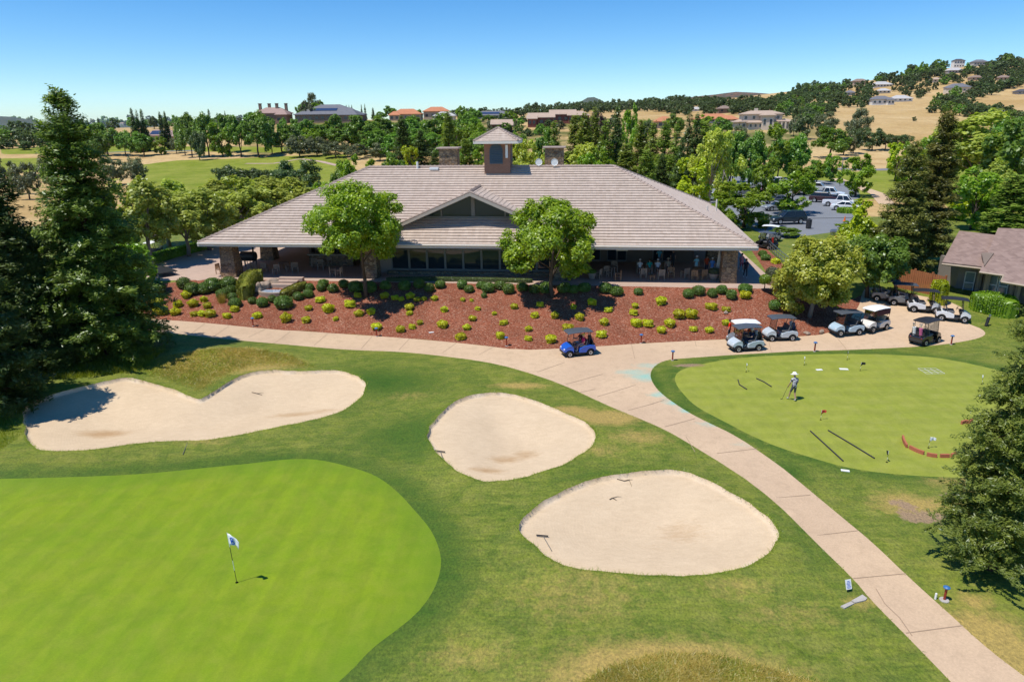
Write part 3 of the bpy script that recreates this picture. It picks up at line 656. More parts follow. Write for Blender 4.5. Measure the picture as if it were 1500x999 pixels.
def courses(mb, poly, h=.42, th=.105, eave_dir=None):
    """lays overlapping tile courses over a convex roof face; poly[0] to poly[1] is its eave"""
    P = [Vector(p) for p in poly]; a = (P[1]-P[0]).normalized(); nrm = a.cross(P[-1]-P[0]).normalized()
    if nrm.z < 0: nrm = -nrm
    up = nrm.cross(a).normalized()
    if up.z < 0: up = -up
    q = [((p-P[0]).dot(a), (p-P[0]).dot(up)) for p in P]; T = max(t for _, t in q)
    def span(t):
        xs = []
        for i in range(len(q)):
            (s0, t0), (s1, t1) = q[i], q[(i+1) % len(q)]
            if abs(t1-t0) < 1e-9:
                if abs(t-t0) < 1e-6: xs += [s0, s1]
            elif min(t0, t1)-1e-9 <= t <= max(t0, t1)+1e-9: xs.append(s0+(s1-s0)*(t-t0)/(t1-t0))
        return (min(xs), max(xs)) if xs else None
    k = 0
    while k*h < T-.02:
        t0 = k*h; t1 = min(T, t0+h+.02); A, B = span(t0+1e-6), span(t1-1e-6)
        if A and B:
            jit = random.uniform(-.004, .004)
            W = lambda s, t, o: P[0]+a*s+up*t+nrm*o
            vs = [W(A[0], t0, .0), W(A[1], t0, .0), W(A[0], t0, th+jit), W(A[1], t0, th+jit), W(B[0], t1, .012), W(B[1], t1, .012)]
            mb.add(vs, [(0, 1, 3, 2), (2, 3, 5, 4), (0, 2, 4), (1, 5, 3)])
        k += 1
def caps(mb, p, q, r=.16, step=.42):
    p, q = Vector(p), Vector(q); n = max(1, int((q-p).length/step))
    for i in range(n):
        a = p.lerp(q, i/n); b = p.lerp(q, (i+1.15)/n); mb.tube([a+Vector((0, 0, .05)), b+Vector((0, 0, .02))], [r, r*.8], 6)

EL = at(290, 356, 5.65); CH_RZ = R(-6.19); CL = 50.65
club = thing('clubhouse', 'long low clubhouse with a wide tan tiled hip roof and brick cupola', 'clubhouse', (EL[0], EL[1], TZ), CH_RZ)
_c, _s = math.cos(CH_RZ), math.sin(CH_RZ)
def cw(u, v, z=0): return (EL[0]+u*_c-v*_s, EL[1]+u*_s+v*_c, TZ+z)      # clubhouse frame -> world
ZE, ZR, VR = 3.35, 9.45, 11.25
A0, A1, B1, B0 = (0, 0, ZE), (CL, 0, ZE), (52.2, 31, ZE), (-.4, 24, ZE)
R0, R1 = (13.4, VR, ZR), (38.6, VR, ZR)
rf = MB()
for f in ([A0, A1, R1, R0], [A1, B1, R1], [B0, A0, R0], [B1, B0, R1], [B0, R0, R1]):
    f2 = [Vector(p) for p in f]
    if f in ([B0, R0, R1],): rf.add([Vector(p) for p in (B0, R0, R1)], [(0, 1, 2)])
    else: courses(rf, f)
roof = rf.build('roof', M_TILE, club)
cp = MB()
for p, q in ((A0, R0), (A1, R1), (B1, R1), (R0, R1), (B0, R0)): caps(cp, p, q)
cp.build('ridge_cap', M_CAP, roof)
fa = MB(); nA0 = Vector(A0); 
def eave_board(mb, p, q, out, h=.34, t=.09):
    p, q, o = Vector(p), Vector(q), Vector(out).normalized()
    mb.loft([[p+o*.0+Vector((0, 0, -h+.03)), p+o*t+Vector((0, 0, -h+.03)), p+o*t+Vector((0, 0, .03)), p+Vector((0, 0, .03))], [q+Vector((0, 0, -h+.03)), q+o*t+Vector((0, 0, -h+.03)), q+o*t+Vector((0, 0, .03)), q+Vector((0, 0, .03))]])
eave_board(fa, A0, A1, (0, -1, 0)); eave_board(fa, A1, B1, (1, -.05, 0)); eave_board(fa, B0, A0, (-1, 0, 0)); eave_board(fa, B1, B0, (0, 1, 0))
fa.build('fascia', M_FASCIA, roof)
gt = MB(); gt.tube([(0, -.15, ZE-.03), (CL, -.15, ZE-.03)], .065, 6); gt.build('gutter', M_FASCIA, roof)
so_ = MB(); so_.add([(0, 0, ZE-.29), (CL, 0, ZE-.29), (52.2, 31, ZE-.29), (-.4, 24, ZE-.29)], [(0, 1, 2, 3)]); so_.build('soffit', M_SOFFIT, roof)
# gable dormer over the window wall
DU, DZ, FV, HW, SLP = 25.5, 7.78, 1.75, 6.9, .43
def roof_z(v): return ZE+v*(ZR-ZE)/VR
def v_at(z): return (z-ZE)*VR/(ZR-ZE)
dr = club_d = None
dm = MB(); zf = DZ-HW*SLP
for sg in (-1, 1):
    f = [(DU+sg*HW, FV, zf), (DU+sg*HW, v_at(zf)+.1, zf), (DU, v_at(DZ)+.1, DZ), (DU, FV, DZ)]
    courses(dm, f, .4, .05)
    dm.slab([Vector(p)-Vector((0, 0, .06)) for p in f], -.10 if sg > 0 else .10)
dorm = dm.build('dormer_roof', M_TILE, club)
dc = MB(); caps(dc, (DU, FV, DZ+.02), (DU, v_at(DZ), DZ+.02), .15); 
for sg in (-1, 1): caps(dc, (DU+sg*HW, FV+.05, zf+.03), (DU, FV+.05, DZ+.03), .12)
dc.build('ridge_cap', M_CAP, dorm)
bb = MB()
for sg in (-1, 1):
    p, q = Vector((DU+sg*HW, FV-.02, zf-.02)), Vector((DU, FV-.02, DZ-.02))
    bb.loft([[p+Vector((0, 0, -.28)), p+Vector((0, -.08, -.28)), p+Vector((0, -.08, 0)), p], [q+Vector((0, 0, -.28)), q+Vector((0, -.08, -.28)), q+Vector((0, -.08, 0)), q]])
bb.build('barge_board', plain('barge_paint', (.50,.43,.36), .8, .2, var=.08), dorm)
GV = 3.45; gz0 = roof_z(GV)+.08
gw = MB(); hw = (DZ-.2-gz0)/SLP
gw.prism([(DU-hw, gz0), (DU+hw, gz0), (DU, DZ-.18)], GV+.12, GV+.25)
gw.build('gable_wall', M_FRAME, dorm)
gl = MB(); w2 = hw-.9; gl.prism([(DU-w2, gz0+.15), (DU+w2, gz0+.15), (DU, gz0+.15+w2*SLP)], GV+.04, GV+.11); gwin = gl.build('gable_window', M_GLASS, dorm)
mu = MB()
for du in (-3.0, 0, 3.0): mu.box((DU+du, GV-.02, gz0+.15+(w2-abs(du))*SLP/2), (.16 if du else .34, .1, max(.3, (w2-abs(du))*SLP-.05)))
mu.box((DU, GV-.02, gz0+.06), (2*w2+.4, .12, .16)); mu.build('mullion', M_FRAME, gwin)
# cupola
CU, CV = 27.0, VR; ct = MB(); ct.box((CU, CV, ZR+.9), (2.6, 2.6, 3.9)); cup = ct.build('cupola', M_BRICK, club)
def ang(vs): return vs
ar = MB(); arc = [(CU-.08-.66, ZR+.35), (CU-.08+.66, ZR+.35), (CU-.08+.66, ZR+1.65)]+[(CU-.08+.66*math.cos(a), ZR+1.65+.62*math.sin(a)) for a in np.linspace(.25, PI-.25, 9)]+[(CU-.08-.66, ZR+1.65)]
ar.prism(arc, CV-1.36, CV-1.305); lv = ar.build('louvre', M_LOUV, cup)
sl = MB()
for k in range(11):
    z = ZR+.43+k*.165; w = .62 if z < ZR+1.65 else math.sqrt(max(.01, .62**2-(z-ZR-1.65)**2))
    sl.slab([(CU-.08-w, CV-1.43, z), (CU-.08+w, CV-1.43, z), (CU-.08+w, CV-1.365, z+.10), (CU-.08-w, CV-1.365, z+.10)], .025)
sl.build('slat', M_LOUV, lv)
ant = MB(); ant.box((CU+.98, CV-1.40, ZR+1.55), (.24, .16, 1.25), bev=.03); ant.build('antenna_panel', M_WHITE, cup)
lr = MB()
for k in range(11): lr.box((CU+1.325, CV-.05, ZR+.45+k*.16), (.05, 1.2, .07))
lr.build('side_louvre', M_LOUV, cup)
cr = MB(); e = 2.2; z0, z1 = ZR+2.55, ZR+3.80
for a, b in (((-e, -e), (e, -e)), ((e, -e), (e, e)), ((e, e), (-e, e)), ((-e, e), (-e, -e))):
    courses(cr, [(CU+a[0], CV+a[1], z0), (CU+b[0], CV+b[1], z0), (CU, CV, z1)], .33, .05)
crf = cr.build('cupola_roof', M_TILE, cup)
ce_ = MB(); ce_.box((CU, CV, z0-.12), (2*e+.06, 2*e+.06, .24)); ce_.build('fascia', M_FASCIA, crf)
cc = MB()
for a in ((-e, -e), (e, -e), (e, e), (-e, e)): caps(cc, (CU+a[0], CV+a[1], z0+.02), (CU, CV, z1), .12, .35)
cc.build('ridge_cap', M_CAP, crf)
for uu in (21.6, 32.6):
    c = MB(); c.box((uu, VR+1.6, ZR+.1), (1.9, 1.5, 3.3)); ch = c.build('chimney', M_STONE, club)
    c = MB(); c.box((uu, VR+1.6, ZR+1.83), (2.35, 1.95, .16), bev=.03); c.build('chimney_cap', M_CAP, ch)
c = MB(); c.tube([(18.6, VR-.3, ZR-.2), (18.6, VR-.3, ZR+.55)], .11, 8); c.build('vent_pipe', M_WHITE, club)
c = MB(); c.box((20.4, VR-.55, ZR-.12), (.9, .5, .22)); c.build('roof_vent', M_WHITE, club)
for uu, vv in ((31.1, VR-.1), (32.7, VR-.35)):
    c = MB(); c.tube([(uu, vv+.2, ZR), (uu, vv+.2, ZR+.45)], .03, 6)
    rings = [[(uu+r*math.cos(a)*.36, vv-.05+d, ZR+.45+r*math.sin(a)*.36) for a in np.linspace(0, 2*PI, 12, False)] for r, d in ((.05, .12), (.6, .08), (1, 0), (.98, .03))]
    c.loft(rings); c.build('satellite_dish', M_WHITE, club)
for uu in (40.5, 42.5):
    c = MB(); c.tube([(uu+8, 12+(uu-40)*3, 4.0), (uu+8, 12+(uu-40)*3, 5.3)], .09, 8); c.build('vent_pipe', M_FASCIA, club)
# stone columns (tapered)
for uu, vv, b in ((2.3, 1.2, 1.55), (16.1, 1.3, 1.3), (33.8, 1.3, 1.3), (48.6, 1.2, 1.35), (2.2, 9.6, 1.5), (48.9, 10.5, 1.3), (8.2, 9.8, 1.5)):
    c = MB(); c.box((uu, vv, 1.52), (b, b*.95, 3.06), taper=.78 if b > 1.4 else .9); c.build('column', M_STONE, club)
# window wall between the two patios
ws0, ws1, wv = 17.4, 33.2, 3.3
c = MB(); c.box((15.6+.9, wv+.25, 1.5), (1.9, .3, 3.0)); c.box((33.9, wv+.25, 1.5), (1.3, .3, 3.0)); c.box(((ws0+ws1)/2, wv+.28, .17), (ws1-ws0, .25, .34)); c.box(((ws0+ws1)/2, wv+.28, 2.93), (ws1-ws0, .2, .2)); 
c.box((15.6, 6.5, 1.5), (.25, 6.2, 3.0)); c.box((34.4, 6.5, 1.5), (.25, 6.2, 3.0)); c.build('wall', M_STUCCO, club)
n = 9
for k in range(n):
    a = ws0+(ws1-ws0)*k/n; b = ws0+(ws1-ws0)*(k+1)/n
    f = MB()
    f.box((a+.05, wv+.16, 1.6), (.1, .14, 2.5)); f.box((b-.05, wv+.16, 1.6), (.1, .14, 2.5))
    for z in (.40, 2.30, 2.80): f.box(((a+b)/2, wv+.16, z), (b-a-.2, .14, .09))
    fo = f.build('window', M_FRAME, club)
    g = MB(); g.box(((a+b)/2, wv+.19, 1.60), (b-a-.2, .03, 2.36)); g.build('pane', M_GLASS, fo)
c = MB(); c.box(((ws0+ws1)/2+.2, wv-.55, .12), (ws1-ws0+1.0, .35, .42), bev=.04); c.build('planter_wall', M_STONE, club)
# inner walls behind the covered patios
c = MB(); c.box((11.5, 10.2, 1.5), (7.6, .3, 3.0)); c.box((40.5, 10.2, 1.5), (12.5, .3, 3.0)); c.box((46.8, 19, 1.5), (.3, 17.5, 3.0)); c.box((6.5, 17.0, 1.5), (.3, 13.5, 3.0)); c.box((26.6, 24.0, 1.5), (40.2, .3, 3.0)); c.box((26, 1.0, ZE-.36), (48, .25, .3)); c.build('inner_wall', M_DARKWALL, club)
for uu, w in ((36.6, 1.9), (39.2, 2.0), (43.8, 2.0), (12.6, 2.0), (9.6, 1.6)):
    f = MB(); f.box((uu, 10.02, 1.2), (w, .08, 2.3)); fo = f.build('patio_door', M_FRAME, club)
    for sg in (-1, 1):
        g = MB(); g.box((uu+sg*w/4, 9.965, 1.2), (w/2-.18, .03, 2.0)); g.build('pane', M_GLASS, fo)
for uu, vv, w in ((38.2, 3.4, .95), (39.3, 2.6, 1.1), (11.0, 4.0, .95), (12.0, 5.5, .5)):
    c = MB(); c.box((uu, vv, 2.72), (w, .09, .5), bev=.02); c.box((uu, vv+.05, 3.02), (.08, .08, .2)); c.build('wall_screen', M_STEEL if w > .6 else M_WHITE, club)
for uu, vv in ((41.0, 4.0), (44.5, 3.5), (13.5, 4.0), (37, 5.5), (46.2, 2.6)):
    c = MB(); c.lathe([(.02, .35), (.02, .1), (.13, .08), (.16, 0), (.02, -.02)], (uu, vv, 2.72), 10); c.build('ceiling_lamp', M_WHITE, club)
c = MB(); c.box((10.2, 6.8, .55), (4.6, .7, 1.1)); cb = c.build('bar_counter', M_STONE, club)
c = MB(); c.box((10.2, 6.75, 1.13), (4.9, .95, .08), bev=.02); c.build('counter_top', M_KERB, cb)
# ================================================================== trees
ML = {
 'L': leafmat('olive_leaf', (.28,.34,.045), (.64,.68,.130), nsc=.5),
 'G': leafmat('green_leaf', (.115,.24,.028), (.31,.48,.060)),
 'B': leafmat('bright_leaf', (0.161,0.280,0.014), (0.387,0.542,0.032)),
 'M': leafmat('front_leaf', (.14,.27,.010), (.50,.62,.024), nsc=.8),
 'O': leafmat('oak_leaf', (0.079,0.130,0.042), (0.198,0.263,0.084)),
 'C': leafmat('dark_needle', (.060,.110,.030), (.200,.275,.065), nsc=.9),
 'K': leafmat('olive_needle', (.13,.20,.028), (.44,.53,.085), nsc=.7),
 'R': leafmat('redwood_needle', (.070,.122,.024), (.32,.405,.058), nsc=1.1),
 'D': leafmat('bronze_needle', (.105,.120,.026), (.37,.35,.080), nsc=1.0),
 'E': leafmat('edge_needle', (.080,.130,.024), (.38,.43,.075), nsc=1.6),
 'Y': leafmat('yellow_leaf', (0.284,0.367,0.011), (0.718,0.770,0.025)),
 'P': leafmat('pale_leaf', (.30,.38,.030), (.78,.80,.120), nsc=.8),
 'W': leafmat('grey_leaf', (0.123,0.149,0.079), (0.293,0.315,0.158)),
 'V': leafmat('plum_leaf', (0.085,0.045,0.049), (0.189,0.105,0.105)),
 'S': leafmat('shrub_leaf', (0.061,0.119,0.015), (0.196,0.294,0.045), .2, 2.5),
 'T': leafmat('gold_shrub_leaf', (0.405,0.388,0.010), (0.850,0.850,0.027), .3, 3.0),
 'U': leafmat('hedge_leaf', (0.135,0.156,0.015), (0.378,0.356,0.048), .2, 2.0),
}
def bark_mat(name, a, b):
    t = NT(name); O = t.scale(t.obj(), (1, 1, .25)); n_ = t.noise(O, 6, 4, .7); return t.bsdf(t.mix(n_, a, b), .95, .1, nrm=t.bump(n_, .6, .05))
M_BARK = bark_mat('bark', (.055,.04,.03), (.15,.115,.085)); M_PALEBARK = bark_mat('pale_bark', (.16,.14,.115), (.33,.30,.26)); M_REDBARK = bark_mat('red_bark', (.06,.03,.02), (.14,.075,.05))
def unit(v): return v/(np.linalg.norm(v, axis=-1, keepdims=True)+1e-9)
def leaf_quads(C, out, size, asp=.55, jit=.6, up=.6, along=None, rng=RNG):
    n = len(C); nrm = unit(out*.7+rng.normal(0, jit, (n, 3))*.7+np.array([0, 0, up]))
    t = rng.normal(0, 1, (n, 3)) if along is None else along+rng.normal(0, .45, (n, 3))
    a = unit(t-nrm*np.sum(t*nrm, 1, keepdims=True)); b = np.cross(nrm, a)
    L = size*rng.uniform(.65, 1.35, (n, 1)); W = L*asp
    V = np.stack([C-a*L*.5, C+b*W*.5-a*L*.05, C+a*L*.5, C-b*W*.5-a*L*.05], 1).reshape(-1, 3)
    return V, np.arange(n*4).reshape(n, 4)
def lobes_crown(n, rx, rz, zc, leaf, nl=14, ns=12, seed=0, flat=0.0, gap=.0, shape='round', skirt=.0, rmax=.70):
    """clumps of leaves on lobes on an uneven crown; returns leaf centres and outward directions"""
    g = np.random.default_rng(seed)
    i_ = np.arange(nl)+.5; zf_ = 1-i_/nl*(1.6+skirt); th_ = PI*(1+5**.5)*i_+g.uniform(0, 6); rf_ = np.sqrt(np.maximum(0, 1-zf_**2))
    d = unit(np.c_[np.cos(th_)*rf_, np.sin(th_)*rf_, zf_]+g.normal(0, .16, (nl, 3)))
    r = g.uniform(.42, rmax, (nl, 1)); LC = d*r
    if shape == 'cone':
        zz = g.uniform(-.95, .85, nl); rad = (1-(zz+1)/2)**.75*.62; th = np.arange(nl)*2.4+g.uniform(0, .7, nl); LC = np.c_[np.cos(th)*rad, np.sin(th)*rad, zz]
        LR = .16+.26*(1-(zz+1)/2)
    elif shape == 'oval':
        zz = g.uniform(-.9, .8, nl); rad = np.sqrt(np.maximum(0, 1-zz**2))*g.uniform(.35, .75, nl); th = np.arange(nl)*2.4+g.uniform(0, .9, nl); LC = np.c_[np.cos(th)*rad, np.sin(th)*rad, zz]
        LR = g.uniform(.22, .38, nl)
    else: LR = g.uniform(.24, .46, nl)
    sd = unit(g.normal(0, 1, (nl, ns, 3))+.45*unit(LC)[:, None, :]+np.array([0, 0, .2])); SC = LC[:, None, :]+sd*(LR[:, None]*g.uniform(.6, 1.0, (nl, ns)))[..., None]
    SR = (LR[:, None]*g.uniform(.32, .56, (nl, ns)))
    SC = SC.reshape(-1, 3); SR = SR.reshape(-1)
    if gap: keep = g.random(len(SC)) > gap; SC, SR = SC[keep], SR[keep]
    w = SR**2; k = g.choice(len(SC), n, p=w/w.sum())
    dd = unit(g.normal(0, 1, (n, 3))); rr = g.uniform(.35, 1.05, (n, 1))
    C = SC[k]+dd*rr*SR[k][:, None]; out = unit(dd+.5*unit(C)+1e-6)
    C = C*np.array([rx, rx, rz])+np.array([0, 0, zc])
    return C, out, SC*np.array([rx, rx, rz])+np.array([0, 0, zc])
def crown_mesh(name, mat, n, rx, rz, zc, leaf, seed=0, asp=.6, **kw):
    C, out, SC = lobes_crown(n, rx, rz, zc, leaf, seed=seed, **kw)
    V, F = leaf_quads(C, out, leaf, asp, rng=np.random.default_rng(seed+50)); return mesh_np(name, V, F, mat), SC
def limb_mesh(name, mat, h, r, tips, seed=0, nl=9, zc=None, lean=(0, 0)):
    g = random.Random(seed); mb = MB(); top = h
    ax = [Vector((lean[0]*k*k+g.uniform(-.03, .03)*h*(k > 0), lean[1]*k*k+g.uniform(-.03, .03)*h*(k > 0), top*k-(.15 if k == 0 else 0))) for k in (0, .25, .5, .75, 1)]
    mb.tube(ax, [r*1.25, r, r*.85, r*.6, r*.3], 9)
    if len(tips):
        for i in g.sample(range(len(tips)), min(nl, len(tips))):
            T = Vector(tips[i]); b = ax[g.choice((1, 2, 2, 3))]
            m_ = b.lerp(T, .5)+Vector((0, 0, .06*h)); mb.tube([b, m_, b.lerp(T, .92)], [r*.5, r*.28, r*.08], 5)
    return mb.mesh(name, mat, True)
def conifer_parts(Ht, Rm, n, leaf, seed, lmat, nb=120, droop=.18, low=.04, pw=.85, bare=.25, up=.12, asp=.36, tipup=.25, spray=.42):
    """whorled branches; on each, flat feathery side sprays carry the needles"""
    g = np.random.default_rng(seed); z = low*Ht+(Ht*(.985-low))*np.sort(g.random(nb))**1.1; th = np.arange(nb)*2.39996+g.normal(0, .35, nb)
    fr = z/Ht; L = Rm*np.clip((1-fr), .02, 1)**pw*g.uniform(.70, 1.10, nb)+.20*(1-fr)+.10; L *= np.where(fr < .14, .75+fr*1.8, 1)
    el = np.where(fr > .8, .45, up)-droop*(1-fr)*.6+g.normal(0, .09, nb)
    w = L**1.5; k = g.choice(nb, n, p=w/w.sum())
    NS = 8; q = np.floor(NS*(1-(1-bare)*g.random(n)**.9)).astype(int).clip(1, NS); sd = np.where(g.random(n) < .5, -1, 1)
    hs = np.sin(k*12.9898+q*78.233+sd*3.7)*43758.5453; hs = hs-np.floor(hs)      # one value per spray
    s = q/NS*(.94+.14*(hs-.5)); ca, sa = np.cos(th[k]), np.sin(th[k])
    reach = spray*(L[k]*.62+.28)*(.45+.75*np.sin(np.clip(s*.97, 0, 1)*PI*.72)**1)*(.6+.7*hs); reach = np.where(q == NS, reach*.5, reach)
    u = g.random(n)**.7*reach
    fwd = .55; rad = s*L[k]+u*fwd+g.normal(0, .05, n)*leaf*3; side = sd*u*.85+g.normal(0, leaf*.45, n)
    zz = z[k]+rad*np.tan(el[k])-droop*rad**2/np.maximum(L[k], .5)*.45+tipup*np.maximum(0, rad/np.maximum(L[k], .3)-.7)**2*L[k]-.16*u+(hs-.5)*.30*(L[k]*.3+.3)
    C = np.c_[ca*rad-sa*side, sa*rad+ca*side, zz+g.normal(0, leaf*.42, n)]
    along = np.c_[ca*.6-sa*sd*.8, sa*.6+ca*sd*.8, np.tan(el[k])+.2]
    out = np.c_[ca*.45, sa*.45, np.full(n, .8)]
    V, F = leaf_quads(C, out, leaf, asp, .55, .6, along, g)
    cm = mesh_np('crown', V, F, lmat)
    mb = MB(); mb.tube([(0, 0, -.2), (0, 0, Ht*.3), (0, 0, Ht*.7), (0, 0, Ht*.97)], [Ht*.022, Ht*.017, Ht*.009, .02], 9)
    for i in range(0, nb, 2):
        l = L[i]*.8; mb.tube([(0, 0, z[i]), (math.cos(th[i])*l*.5, math.sin(th[i])*l*.5, z[i]+l*.5*math.tan(el[i])-droop*l*.1), (math.cos(th[i])*l, math.sin(th[i])*l, z[i]+l*math.tan(el[i])-droop*l*.42)], [Ht*.004, Ht*.0028, .012], 4, False)
    return cm, mb.mesh('trunk', M_REDBARK, True)
def put_tree(name, label, cat, loc, crown, trunk, s=(1, 1, 1), rz=0, group=None):
    t = thing(name, label, cat, loc, rz, group); t.scale = s
    link('trunk', trunk, t); link('crown', crown, t); return t
def spot(px, Y, ytop):
    p = at_y(px, ytop, Y); zb = H(p[0], Y); return p[0], Y, zb, p[2]-zb
def depth(x, y, z): return (np.array([x, y, z])-CAM)@_f

# ---- the big single trees
x, y, zb, h = spot(84, 45.8, 128)
c, t = conifer_parts(h, 4.3, 150000, .28, 1, ML['R'], nb=230, pw=.62, droop=.18, spray=.44, bare=.15)
put_tree('conifer_tree', 'tall broad dark conifer beside the sand bunker, its top above the skyline', 'tree', (x, y, zb), c, t)
x, y, zb, h = spot(-20, 43.5, 238)
c, t = conifer_parts(h, 3.3, 70000, .28, 2, ML['C'], nb=170, pw=.6, bare=.15)
put_tree('conifer_tree', 'dark conifer cut off by the picture edge beside the tall broad one', 'tree', (x, y, zb), c, t)
x, y, zb, h = spot(34, 43.2, 372)
c, t = conifer_parts(h, 2.7, 40000, .26, 12, ML['C'], nb=120, pw=.5, bare=.15)
put_tree('conifer_tree', 'low dark conifer at the foot of the tall one, close behind the bunker', 'tree', (x, y, zb), c, t)
x, y, zb, h = spot(-92, 37.0, 300)
c, t = conifer_parts(h, 3.2, 50000, .27, 8, ML['C'], nb=130, pw=.5, droop=.18)
put_tree('conifer_tree', 'dark conifer mostly outside the picture, shading the end of the double bunker', 'tree', (x, y, zb), c, t)
x, y, zb, h = spot(1546, 21.6, 425)
c, t = conifer_parts(h, 1.95, 120000, .14, 3, ML['E'], nb=150, pw=.50, droop=.26, low=.06, bare=.15, spray=.46, asp=.28)
put_tree('conifer_tree', 'drooping olive conifer over the lawn beside the practice green', 'tree', (x, y, zb), c, t)
x, y, zb, h = spot(1391, 67, 160)
c, t = conifer_parts(h, 2.7, 60000, .28, 4, ML['D'], nb=170, pw=.58, droop=.14, bare=.12)
put_tree('redwood_tree', 'tall bronze-green redwood rising beside the shingled pro shop', 'tree', (x, y, zb), c, t)
x, y, zb, h = spot(1343, 64, 208)
c, t = conifer_parts(h, 2.9, 60000, .28, 5, ML['D'], nb=160, pw=.58, droop=.14, bare=.12)
put_tree('redwood_tree', 'shorter bronze-green redwood behind the wooden fence and parked carts', 'tree', (x, y, zb), c, t)
def big_leafy(name, label, px, Y, ytop, wpx, key, n, leaf, seed, low=.28, bark=M_BARK, trunk_r=.16, rz_k=1.0, **kw):
    x, y, zb, h = spot(px, Y, ytop); rx = wpx/2000*depth(x, y, zb+h*.6)
    cr, SC = crown_mesh('crown', ML[key], n, rx, h*(1-low)/2*1.0, h*(low+(1-low)/2), leaf, seed, **kw)
    tr = limb_mesh('trunk', bark, h*.62, trunk_r, SC, seed)
    return put_tree(name, label, 'tree', (x, y, zb), cr, tr)
big_leafy('leafy_tree', 'round bright green tree between the grill patio and the window wall', 523, 58.3, 272, 158, 'M', 38000, .24, 21, .30, nl=15, ns=15, skirt=.3, gap=.1, rmax=.86)
big_leafy('leafy_tree', 'round bright green tree rising from the mulch before the patio with the seated guests', 810, 56.6, 298, 142, 'M', 36000, .24, 22, .22, nl=14, ns=15, skirt=.25, gap=.1, rmax=.84)
big_leafy('maple_tree', 'pale yellow-green maple at the end of the mulch bed beside the carts', 1201, 53.6, 340, 114, 'P', 44000, .24, 23, .06, M_PALEBARK, nl=17, ns=16, skirt=.4, gap=.12, rmax=.82)
big_leafy('leafy_tree', 'mid-green tree beside the maple with carts parked under its edge', 1285, 58.5, 338, 98, 'G', 28000, .26, 24, .10, nl=18, ns=12, skirt=.3)
big_leafy('leafy_tree', 'slim yellow-lime tree standing behind the maple', 1266, 66, 288, 78, 'Y', 20000, .26, 25, .08, nl=20, ns=11, shape='cone')

# ---- shared tree shapes for the middle distance and beyond
PROTO = {}
def proto(kind, var):
    k = (kind, var)
    if k in PROTO: return PROTO[k]
    sd = var*17+sum(map(ord, kind))
    if kind in 'CK':
        r = conifer_parts(1.0*10, 1.75 if kind == 'K' else 2.1, 9000, .42, sd, ML[kind], nb=95, pw=.62 if kind == 'K' else .8, droop=.12, spray=.34)
    else:
        p = {'L': dict(shape='round', n=8500, rx=3.6, rz=4.2, zc=5.6, leaf=.40, gap=.12, skirt=.2), 'G': dict(shape='round', n=9000, rx=4.4, rz=4.6, zc=5.3, leaf=.50), 'B': dict(shape='oval', n=9000, rx=4.0, rz=4.5, zc=5.4, leaf=.42),
             'O': dict(shape='round', n=8000, rx=5.4, rz=4.7, zc=5.0, leaf=.50, skirt=.2), 'W': dict(shape='round', n=7000, rx=5.2, rz=4.8, zc=4.9, leaf=.46, gap=.12, skirt=.25), 'Y': dict(shape='oval', n=8000, rx=3.4, rz=4.6, zc=5.3, leaf=.40), 'P': dict(shape='oval', n=8000, rx=4.2, rz=4.5, zc=5.3, leaf=.42), 'V': dict(shape='round', n=6000, rx=4.6, rz=4.2, zc=5.6, leaf=.45)}[kind]
        m, SC = crown_mesh('crown', ML[kind], p.pop('n'), p.pop('rx'), p.pop('rz'), p.pop('zc'), p.pop('leaf'), sd, nl=13, ns=9, **p)
        r = (m, limb_mesh('trunk', M_PALEBARK if kind in 'LP' else M_BARK, 5.5, .20, SC, sd, 7))
    PROTO[k] = r; return r
BASEW = {'C': 4.4, 'K': 3.7, 'L': 6.6, 'G': 9.0, 'B': 7.8, 'O': 11.0, 'W': 10.6, 'Y': 6.8, 'P': 8.2, 'V': 9.0}
LOOK = {'L': ('leafy_tree', 'olive-leaved tree'), 'G': ('leafy_tree', 'mid-green round tree'), 'B': ('leafy_tree', 'bright green tree'), 'O': ('oak_tree', 'dark spreading oak'), 'C': ('conifer_tree', 'dark pointed conifer'),
        'K': ('conifer_tree', 'slim olive conifer'), 'Y': ('leafy_tree', 'yellow-green tree'), 'P': ('leafy_tree', 'pale green tree'), 'W': ('olive_tree', 'grey-green bushy tree'), 'V': ('plum_tree', 'dark plum-leaved tree')}
ORD = ['first', 'second', 'third', 'fourth', 'fifth', 'sixth', 'seventh', 'eighth', 'ninth', 'tenth', 'eleventh', 'twelfth', 'thirteenth', 'fourteenth', 'fifteenth', 'sixteenth', 'seventeenth', 'eighteenth', 'nineteenth', 'twentieth', 'twenty-first', 'twenty-second', 'twenty-third', 'twenty-fourth', 'twenty-fifth', 'twenty-sixth', 'twenty-seventh', 'twenty-eighth', 'twenty-ninth', 'thirtieth', 'thirty-first', 'thirty-second']
_tv = 0
def row(where, group, items, wk=1.0):
    """a named row of trees; each label counts along the row"""
    global _tv
    cnt = {}; tot = {}
    for it in items: tot[it[4]] = tot.get(it[4], 0)+1
    for px, Y, ytop, w, kind in sorted(items):
        cnt[kind] = cnt.get(kind, 0)+1; nm, look = LOOK[kind]
        lab = look+' '+where if tot[kind] == 1 else ORD[cnt[kind]-1]+' '+look+' from the left '+where
        x, y, zb, h = spot(px, Y, ytop); h = max(h, 1.2); W = wk*w/1000*depth(x, y, zb+h/2)
        _tv += 1; cr, tr = proto(kind, _tv % 3)
        put_tree(nm, lab, 'tree', (x, y, zb), cr, tr, (W/BASEW[kind], W/BASEW[kind], h/10.0), random.uniform(0, 6.28), group)
